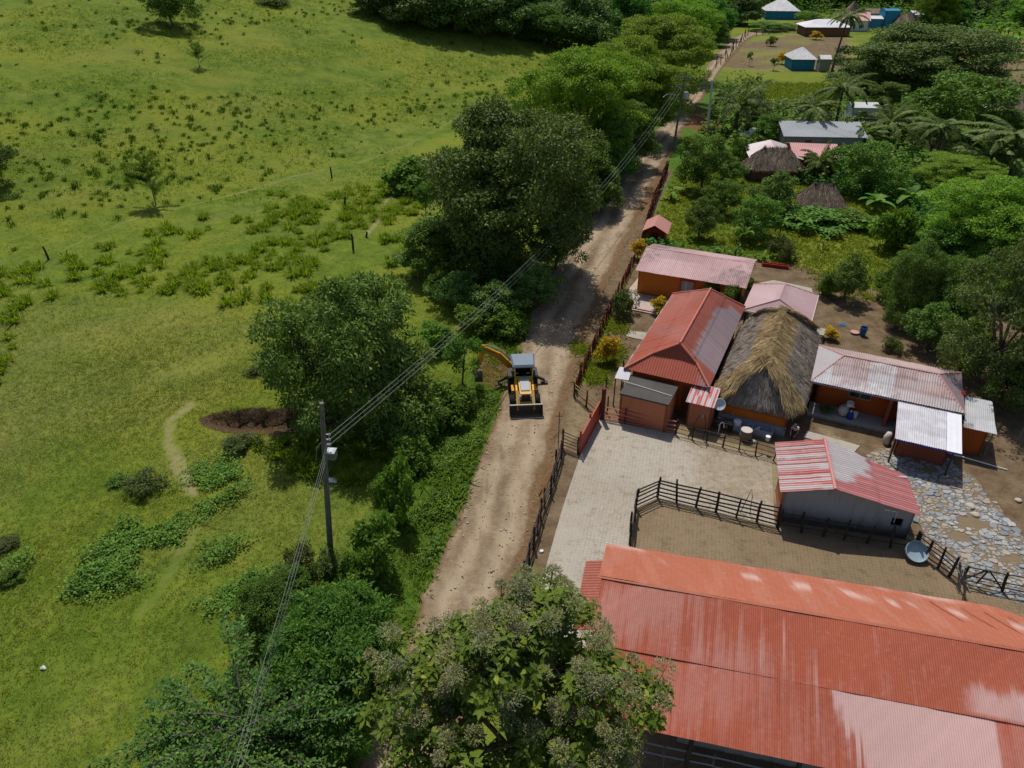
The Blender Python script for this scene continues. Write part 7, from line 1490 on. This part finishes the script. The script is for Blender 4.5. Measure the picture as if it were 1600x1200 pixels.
for px, py, top, w, k, lab in ((1425, 140, 38, 232, 'mango_b', 'huge dark mango tree in the middle of the hamlet'), (1475, 215, 112, 150, 'orchard', 'bright green tree in front of the huge dark mango'), (1520, 420, 285, 190, 'broad_light_b', 'large bright spreading tree at the right'), (1485, 300, 245, 125, 'broad_light', 'yellow green flat topped tree behind the bright spreading tree'), (1420, 505, 372, 105, 'mango_a', 'dark round tree beside the bright weeds'), (1490, 520, 395, 130, 'mango_a', 'dark tree in front of the bright spreading tree'), (1538, 620, 375, 200, 'sparse', 'open branched grey green tree over the porch house'), (1590, 560, 330, 150, 'midtree', 'dark leafy tree at the right edge'), (1590, 640, 480, 120, 'sparse', 'thin dark tree at the far right edge'), (1450, 250, 185, 80, 'sparse', 'yellowing tree beside the shaggy palm'), (1380, 180, 130, 70, 'midtree', 'tree behind the white shack'), (1560, 230, 175, 90, 'midtree', 'leafy tree below the brown thatched shelter'), (1500, 160, 105, 70, 'sparse', 'grey green tree at the right of the huge dark mango')):
    T(k, 'shade_tree', lab, 'tree', px, py, top, w, None, GR)
for px, py, top, w, k, lab in ((1445, 545, 470, 75, 'orchard_b', 'low dark tree in the shade at the right of the back yard'), (1500, 585, 500, 90, 'orchard_b', 'shaded bushy tree behind the end of the porch house'), (1570, 640, 560, 95, 'orchard_b', 'dark bush under the thin trees at the far right edge'), (1400, 470, 400, 70, 'midtree', 'slim dark tree between the weeds and the back yard'), (1465, 430, 350, 110, 'midtree', 'dense green tree at the left foot of the bright spreading tree'), (1580, 460, 380, 110, 'midtree', 'dense tree under the bright spreading tree at the right edge')):
    T(k, 'shade_tree', lab, 'tree', px, py, top, w, None, GR)
g = ground(1588, 690); o = thing('bare_stake', 'grey leaning stake at the right edge of the dirt yard', 'post', g); c = link('shaft', post_mesh('grey_wood', 1), o); c.scale = (1.6, 1.6, 2.6); c.rotation_euler = (0, .2, 0)
# small trees on the bare field
for px, py, top, w, k, lab in ((1204, 72, 56, 16, 'orchard', 'small round tree alone on the bare field'), (1170, 103, 80, 10, 'sapling', 'thin sapling by the field fence'), (1208, 110, 90, 14, 'sapling', 'thin sapling left of the turquoise hut'), (1222, 100, 82, 18, 'croton', 'yellow green bush at the corner of the turquoise hut'), (1274, 62, 50, 18, 'croton', 'yellow bush in front of the white roofed house'), (1310, 100, 86, 30, 'grey_bush', 'grey bush right of the grey outhouse'), (1200, 48, 34, 60, 'orchard', 'bushy tree in front of the rust roofed house'), (1228, 46, 36, 40, 'orchard_b', 'dark bush right of the rust roofed house'), (1262, 36, 18, 44, 'orchard', 'leafy tree behind the lane posts'), (1340, 92, 70, 40, 'banana', 'pale banana clump left of the huge dark mango'), (1520, 118, 85, 46, 'banana', 'banana clump at the right of the huge dark mango'), (1545, 112, 92, 34, 'banana_b', 'young banana clump on the dry field'), (1572, 108, 78, 22, 'sapling', 'thin dead looking sapling on the dry field'), (1588, 108, 82, 18, 'sapling', 'second thin sapling on the dry field'), (1490, 130, 98, 40, 'midtree', 'small leafy tree before the dry field')):
    T(k, 'field_plant', lab, 'plant', px, py, top, w)
# the banana grove at the top right and the far wood: individual plants
rr = random.Random(5); bandl = ['at the front of the grove', 'in the middle of the grove', 'at the back of the grove']
for i in range(74):
    j = i % 3; X_ = rr.uniform(122, 205) if j else rr.uniform(128, 190); Y_ = 212 + j * 16 + rr.uniform(-7, 7)
    if X_ / Y_ > .80: X_ = .80 * Y_ - rr.uniform(0, 30)
    place('banana' if rr.random() < .6 else 'banana_b', 'banana_plant', 'broad leaved banana plant ' + bandl[j] + ' at the top right', 'banana plant', (X_, Y_, float(hgt(X_, Y_))), rr.uniform(4.0, 5.6), rr.uniform(4.6, 6.4), None, 'banana grove at the top right, ' + bandl[j])
rows = [('in the first row of the far wood', 322, 'forest_dark'), ('in the second row of the far wood', 340, 'forest_mid'), ('in the third row of the far wood', 362, 'forest_dark'), ('on the slope behind the far wood', 395, 'forest_dark'), ('at the left of the far wood beside the lane', 276, 'forest_mid')]
for lab, Y_, k in rows:
    n = 17 if Y_ > 300 else 7
    for i in range(n):
        X_ = 40 + (i + rr.uniform(.1, .9)) * ((Y_ * .78 - 40) / n if Y_ > 300 else 4.6); y = Y_ + rr.uniform(-8, 8)
        kk = rr.choice(('forest_dark', 'forest_mid', 'forest_mid', k, 'broad_light', 'broad_light')); nm = {'forest_dark': 'dark green', 'forest_mid': 'mid green', 'broad_light': 'light green'}[kk]
        place(kk, 'forest_tree', nm + ' broad crowned tree ' + lab, 'tree', (X_, y, float(hgt(X_, y))), rr.uniform(9, 15), rr.uniform(11, 17), None, nm + ' trees ' + lab)
for i in range(16):
    X_ = -60 + i * 7 + rr.uniform(-2, 2); y = 232 + rr.uniform(-10, 12) + max(0, -X_) * .2
    place(rr.choice(('forest_dark', 'forest_mid')), 'forest_tree', 'tree of the wood behind the shaded pasture edge', 'tree', (X_, y, float(hgt(X_, y))), rr.uniform(12, 17), rr.uniform(12, 17), None, 'wood behind the shaded pasture edge')

for i in range(9):
    X_ = 138 + i * 10 + rr.uniform(-3, 3); y = 276 + rr.uniform(-8, 14)
    place(rr.choice(('forest_mid', 'broad_light', 'forest_dark')), 'forest_tree', 'tree behind the banana grove at the top right corner', 'tree', (X_, y, float(hgt(X_, y))), rr.uniform(9, 13), rr.uniform(13, 17), None, 'trees behind the banana grove')

# ------------------------------------------------------------------ grass (nobody could count it)
def scatter(n, x0, x1, y0, y1, r): return np.stack([r.uniform(x0, x1, n), r.uniform(y0, y1, n)], 1)
def wz(p): return np.concatenate([p, hgt(p[:, 0], p[:, 1])[:, None]], 1)
r = np.random.default_rng(101)
ROADP = ROAD_L + ROAD_R[::-1]
def pasture_ok(p):
    x, y = p[:, 0], p[:, 1]; left = np.interp(y, [a[1] for a in ROAD_L], [a[0] for a in ROAD_L]); d = ((x - PIT[0]) / PIT[2]) ** 2 + ((y - PIT[1]) / PIT[3]) ** 2
    ok = (x < left - .1) & (d > .95)
    for q, w in zip(PATHS, (.3, .2, .35, .5, .4, .2, .2, .2)): ok &= polydist(x, y, q) > w * r.uniform(.6, 1.3, len(x))
    return ok
def inview(p, mx=1.08): return np.abs(p[:, 0]) < (p[:, 1] * CS + 30 * SN) * .70 * mx
P = scatter(130000, -50, 2, 14, 66, r); P = P[pasture_ok(P) & inview(P)]; k = noise3(np.c_[P, P[:, 0] * 0], .5); P = P[k + r.normal(0, .6, len(P)) > -1.3]
P = P[r.random(len(P)) < smooth((64 - P[:, 1]) / 26) + .12]
P2 = scatter(30000, -75, 5, 40, 112, r); P2 = P2[pasture_ok(P2) & inview(P2) & (r.random(len(P2)) < smooth((P2[:, 1] - 40) / 14) * smooth((114 - P2[:, 1]) / 16))]
pos = np.concatenate([wz(P), wz(P2)]); hh = np.concatenate([r.uniform(.06, .16, len(P)), r.uniform(.08, .20, len(P2))]); nn = noise3(pos * (1, 1, 0), .25, 12, 4); hh *= 1 + .25 * nn
sel = r.random(len(pos)) < .13
tag(link('pasture_grass', blades('pasture_grass', pos[~sel], hh[~sel], 5, M['grass'], r, .022, 1.0, .6)), kind='stuff')
tag(link('dry_grass', blades('dry_grass', pos[sel], hh[sel] * 1.1, 4, M['dry_grass'], r, .02, 1.2, .6)), kind='stuff')
# tussocks: dense on the bank above the near pasture, thin on the hill
BANK = marks((60, 395), (160, 385), (300, 345), (430, 300), (560, 290), (650, 290), (690, 400), (640, 440), (470, 500), (380, 505), (260, 460), (120, 462), (40, 500), (0, 640), (-60, 640), (-60, 430))
P = scatter(2500, -75, 0, 42, 118, r); P = P[inpoly(P[:, 0], P[:, 1], BANK)]; k = noise3(np.c_[P, P[:, 0] * 0], .45, 12, 2); P = P[(k > -.25) & pasture_ok(P)]
Q = scatter(14000, -150, 12, 72, 235, r); Q = Q[inview(Q) & pasture_ok(Q)]; k = noise3(np.c_[Q, Q[:, 0] * 0], .12, 12, 2); s_ = -.757 * (Q[:, 0] + 54) + .655 * (Q[:, 1] - 73); Q = Q[(s_ > 1) & (k + r.normal(0, .7, len(Q)) > .15)]
N_ = scatter(500, -30, -6, 25, 44, r); N_ = N_[inpoly(N_[:, 0], N_[:, 1], marks((380, 690), (640, 680), (640, 760), (540, 780), (400, 720)))]
pos = np.concatenate([wz(P), wz(N_)]); hh = np.concatenate([r.uniform(.45, 1.0, len(P)), r.uniform(.3, .7, len(N_))])
tag(link('tussock_grass', blades('tussock_grass', pos, hh, 75, M['tussock'], r, .032, .7, .36)), kind='stuff')
Q = Q[(r.random(len(Q)) < np.clip(.42 + .3 * noise3(np.c_[Q, Q[:, 0] * 0], .055, 12, 14), .05, .9))]
tag(link('hill_tussocks', blades('hill_tussocks', wz(Q), r.uniform(.22, .55, len(Q)) * np.where(r.random(len(Q)) < .12, 1.6, 1), 34, M['hill_tuft_shaded'], r, .05, .6, .5)), kind='stuff')
# fine hill grass texture
P = scatter(80000, -150, 14, 90, 240, r); P = P[inview(P) & pasture_ok(P)]; k = noise3(np.c_[P, P[:, 0] * 0], .3, 12, 6); P = P[k + r.normal(0, .5, len(P)) > .0]
tag(link('hill_grass', blades('hill_grass', wz(P), r.uniform(.15, .40, len(P)), 4, M['grass'], r, .05, .8, .6)), kind='stuff')
# lush verge along the road, orchard weeds, lawn tufts
P = scatter(26000, -14, 6, 18, 62, r); left = np.interp(P[:, 1], [a[1] for a in ROAD_L], [a[0] for a in ROAD_L]); dv = left - P[:, 0]
k = noise3(np.c_[P, P[:, 0] * 0], .9); P = P[(dv > -.15 + .35 * k * .5) & (dv < 3.6 + .8 * k + np.where(P[:, 1] < 30, 2.0, 0)) & (r.random(len(P)) < np.clip(1.1 - dv / 6, .1, 1)) & (r.random(len(P)) < np.clip(.55 + .5 * k, .12, 1) * np.clip(.25 + dv, .2, 1))]
V1 = wz(P); h1 = r.uniform(.10, .38, len(P)) * np.clip(1 + .55 * noise3(np.c_[P, P[:, 0] * 0], .7, 12, 9), .3, 2.2); V1[:, 2] -= .05
P = scatter(22000, 12, 52, 62, 110, r); ok = area(P[:, 0], P[:, 1], ORCHARD, 1.5) > r.random(len(P)); ok &= polydist(P[:, 0], P[:, 1], ROAD_R) > 1.8; P = P[ok]
V2 = wz(P); h2 = r.uniform(.12, .32, len(P))
L_ = []
for c in ((955, 545, 1.5), (930, 590, 1.1), (960, 510, 1.6), (905, 545, .9), (940, 575, 1.2), (958, 560, 1.0), (925, 575, .8)): g = ground(c[0], c[1]); L_.append(np.c_[r.normal(g.x, c[2] * .45, 260), r.normal(g.y, c[2] * .6, 260)])
P3 = np.concatenate(L_); V3 = wz(P3); h3_ = r.uniform(.08, .25, len(P3))
P4 = scatter(9000, 40, 75, 120, 170, r); P4 = P4[area(P4[:, 0], P4[:, 1], FIELD_GREEN, 2) > r.random(len(P4))]; V4 = wz(P4)
tag(link('verge_weeds', blades('verge_weeds', V1, np.clip(h1, .08, .7), 7, M['weed_grass'], r, .05, .9, .45)), kind='stuff')
tag(link('orchard_weeds', blades('orchard_weeds', np.concatenate([V2, V3, V4]), np.concatenate([h2, h3_, r.uniform(.3, .7, len(P4))]), 7, M['tussock'], r, .05, .9, .45)), kind='stuff')
# broad leaved weed patches: low leafy ground cover
def cover(name, P, L, W, mat, hmax, per=7):
    n = len(P); B = np.repeat(wz(P), per, 0); N = len(B); B += r.normal(0, .14, (N, 3)) * (1, 1, 0); B[:, 2] += r.uniform(.03, hmax, N) * (1 + .5 * noise3(B * (1, 1, 0), 1.6))
    ax = unit(r.normal(0, 1, (N, 3)) * (1, 1, .35)); v, q = leaf_mesh(B, ax, unit(r.normal(0, .4, (N, 3)) + (0, 0, 1)), r.uniform(.6, 1.3, N) * L, r.uniform(.7, 1.3, N) * W); return tag(link(name, np_mesh(name, v, q, None, mat)), kind='stuff')
WP = [marks((110, 905), (160, 845), (215, 800), (270, 770), (290, 820), (265, 870), (230, 905), (150, 935), (110, 930)), marks((300, 735), (360, 710), (385, 770), (320, 810), (300, 790)), marks((0, 870), (45, 850), (40, 895), (0, 915)), marks((330, 850), (430, 850), (440, 920), (340, 960), (300, 930))]
P = scatter(24000, -34, -8, 20, 42, r); ok = np.zeros(len(P), bool)
for w in WP: ok |= area(P[:, 0], P[:, 1], w, .8) > r.random(len(P))
k = noise3(np.c_[P, P[:, 0] * 0], 1.4, 12, 7); P = P[ok & (k > -.35)]
cover('weed_patch', P, .17, .055, M['leaf_citrus'], .5)
P = scatter(30000, -12, 4, 20, 60, r); left = np.interp(P[:, 1], [a[1] for a in ROAD_L], [a[0] for a in ROAD_L]); dv = left - P[:, 0]; k = noise3(np.c_[P, P[:, 0] * 0], .8, 12, 3); P = P[(dv > .4) & (dv < 3.4 + k) & (k > .25) & (r.random(len(P)) < .6)]
cover('verge_leaves', P, .16, .055, M['leaf_weed'], .32, 6)
P = scatter(9000, 12, 60, 64, 112, r); P = P[(area(P[:, 0], P[:, 1], ORCHARD, 1) < .5) & (polydist(P[:, 0], P[:, 1], ROAD_R) > 2.2) & (P[:, 0] > np.interp(P[:, 1], [a[1] for a in ROAD_R], [a[0] for a in ROAD_R])) & (P[:, 1] > 71 - .0 * P[:, 0])]
cover('undergrowth', P, .45, .15, M['leaf_feather'], 1.3, 8)
P = scatter(9000, 28, 110, 100, 215, r); rx = np.interp(P[:, 1], [a[1] for a in ROAD_R], [a[0] for a in ROAD_R]); P = P[(P[:, 0] > rx + 3) & (area(P[:, 0], P[:, 1], FIELD_FAR, 2) < .3) & (area(P[:, 0], P[:, 1], FIELD_GREEN, 2) < .3) & (P[:, 0] < .8 * P[:, 1])]
P = P[noise3(np.c_[P, P[:, 0] * 0], .12) > -.1]; cover('hamlet_undergrowth', P, .7, .24, M['leaf_citrus'], 1.6, 8)
P = scatter(5200, 60, 260, 255, 345, r); P = P[(P[:, 1] > 303 - smooth((P[:, 0] - 118) / 20) * 46) & (P[:, 0] < .8 * P[:, 1])]; cover('wood_undergrowth', P, 1.1, .38, M['leaf_feather'], 3.2, 8)
# fallen stones of the road
P = scatter(5200, -7, 12, 18, 75, r); P = P[inpoly(P[:, 0], P[:, 1], ROADP)]; b = wz(P); b[:, 2] += .05; n = len(b); sz = r.gamma(2.0, .014, n) + .012
oc = np.array([(1, 0, 0), (0, 1, 0), (-1, 0, 0), (0, -1, 0), (0, 0, .8), (0, 0, -.8)], float); vv = b[:, None, :] + (oc[None] + r.normal(0, .22, (n, 6, 3))) * sz[:, None, None]
tr = np.array([(0, 1, 4), (1, 2, 4), (2, 3, 4), (3, 0, 4), (1, 0, 5), (2, 1, 5), (3, 2, 5), (0, 3, 5)]); tag(link('road_gravel', np_mesh('road_gravel', vv.reshape(-1, 3), None, (np.arange(n)[:, None, None] * 6 + tr[None]).reshape(-1, 3), M['stone'])), kind='stuff')
# the larger raised flagstones of the yard
P = scatter(9000, 18, 36, 25, 42, r); P = P[inpoly(P[:, 0], P[:, 1], STONE)]; bare = stone_mask(P[:, 0], P[:, 1])[:, 0]; P = P[bare + .18 * noise3(np.c_[P, P[:, 0] * 0], .8, 12, 3) < .5]; keep = []
for p_ in P:
    if all((p_[0] - q_[0]) ** 2 + ((p_[1] - q_[1]) * 1.1) ** 2 > .38 ** 2 for q_ in keep): keep.append(p_)
V = []; Fq = []
for p_ in keep:
    if r.random() < .22: continue
    n = r.integers(5, 9); R0 = r.uniform(.13, .23); th = np.sort(np.arange(n) * 2 * PI / n + r.normal(0, .22, n)); rad = R0 * r.uniform(.75, 1.2, n); tx, ty = r.normal(0, .06, 2); x = p_[0] + rad * np.cos(th) * 1.25; y = p_[1] + rad * np.sin(th); zt = .075 + r.uniform(0, .035) + (x - p_[0]) * tx + (y - p_[1]) * ty; b = len(V)
    V += list(np.c_[x, y, x * 0 + .03]) + list(np.c_[x, y, zt - .012]) + list(np.c_[p_[0] + (x - p_[0]) * .88, p_[1] + (y - p_[1]) * .88, zt]); Fq.append(tuple(range(b + 2 * n, b + 3 * n)))
    for k in (0, 1): Fq += [(b + k * n + i, b + k * n + (i + 1) % n, b + (k + 1) * n + (i + 1) % n, b + (k + 1) * n + i) for i in range(n)]
me = bpy.data.meshes.new('flagstones'); me.from_pydata([tuple(v) for v in V], [], Fq); me.materials.append(M['slab_stone']); me.update(); tag(link('flagstones', me), kind='stuff')

# ------------------------------------------------------------------ light and camera
EL, AZ = 63.0, -10.0      # sun ahead of the camera, a little to the left
sd = Vector((math.sin(R(AZ)) * math.cos(R(EL)), math.cos(R(AZ)) * math.cos(R(EL)), math.sin(R(EL))))
su = bpy.data.lights.new('sun', 'SUN'); su.energy = 3.6; su.angle = R(.6); su.color = (1.0, .955, .88)
so = bpy.data.objects.new('sun', su); COL.objects.link(so); so.rotation_euler = (-sd).to_track_quat('-Z', 'Y').to_euler(); so.location = (0, 0, 120)
w = bpy.data.worlds.new('World'); S.world = w; w.use_nodes = True; nt = w.node_tree; nt.nodes.clear()
sk = nt.nodes.new('ShaderNodeTexSky'); sk.sky_type = 'NISHITA'; sk.sun_disc = False; sk.sun_elevation = R(EL); sk.sun_rotation = R(AZ); sk.air_density = 1.0; sk.dust_density = 1.5
bg = nt.nodes.new('ShaderNodeBackground'); bg.inputs['Strength'].default_value = .09; ow = nt.nodes.new('ShaderNodeOutputWorld'); nt.links.new(sk.outputs[0], bg.inputs[0]); nt.links.new(bg.outputs[0], ow.inputs[0])
cd = bpy.data.cameras.new('camera'); co_ = bpy.data.objects.new('camera', cd); COL.objects.link(co_); co_.location = (0, 0, CAM_H); co_.rotation_euler = (PI / 2 - PITCH, 0, 0); cd.sensor_width = 36; cd.lens = 36 * F_PX / 1600; cd.clip_end = 4000; cd.clip_start = .1; S.camera = co_
S.view_settings.view_transform = 'Standard'; S.view_settings.look = 'None'; S.view_settings.exposure = .12; S.view_settings.gamma = 1
S.render.engine = 'CYCLES'; S.cycles.max_bounces = 6; S.cycles.diffuse_bounces = 3; S.cycles.transmission_bounces = 4; S.cycles.transparent_max_bounces = 4
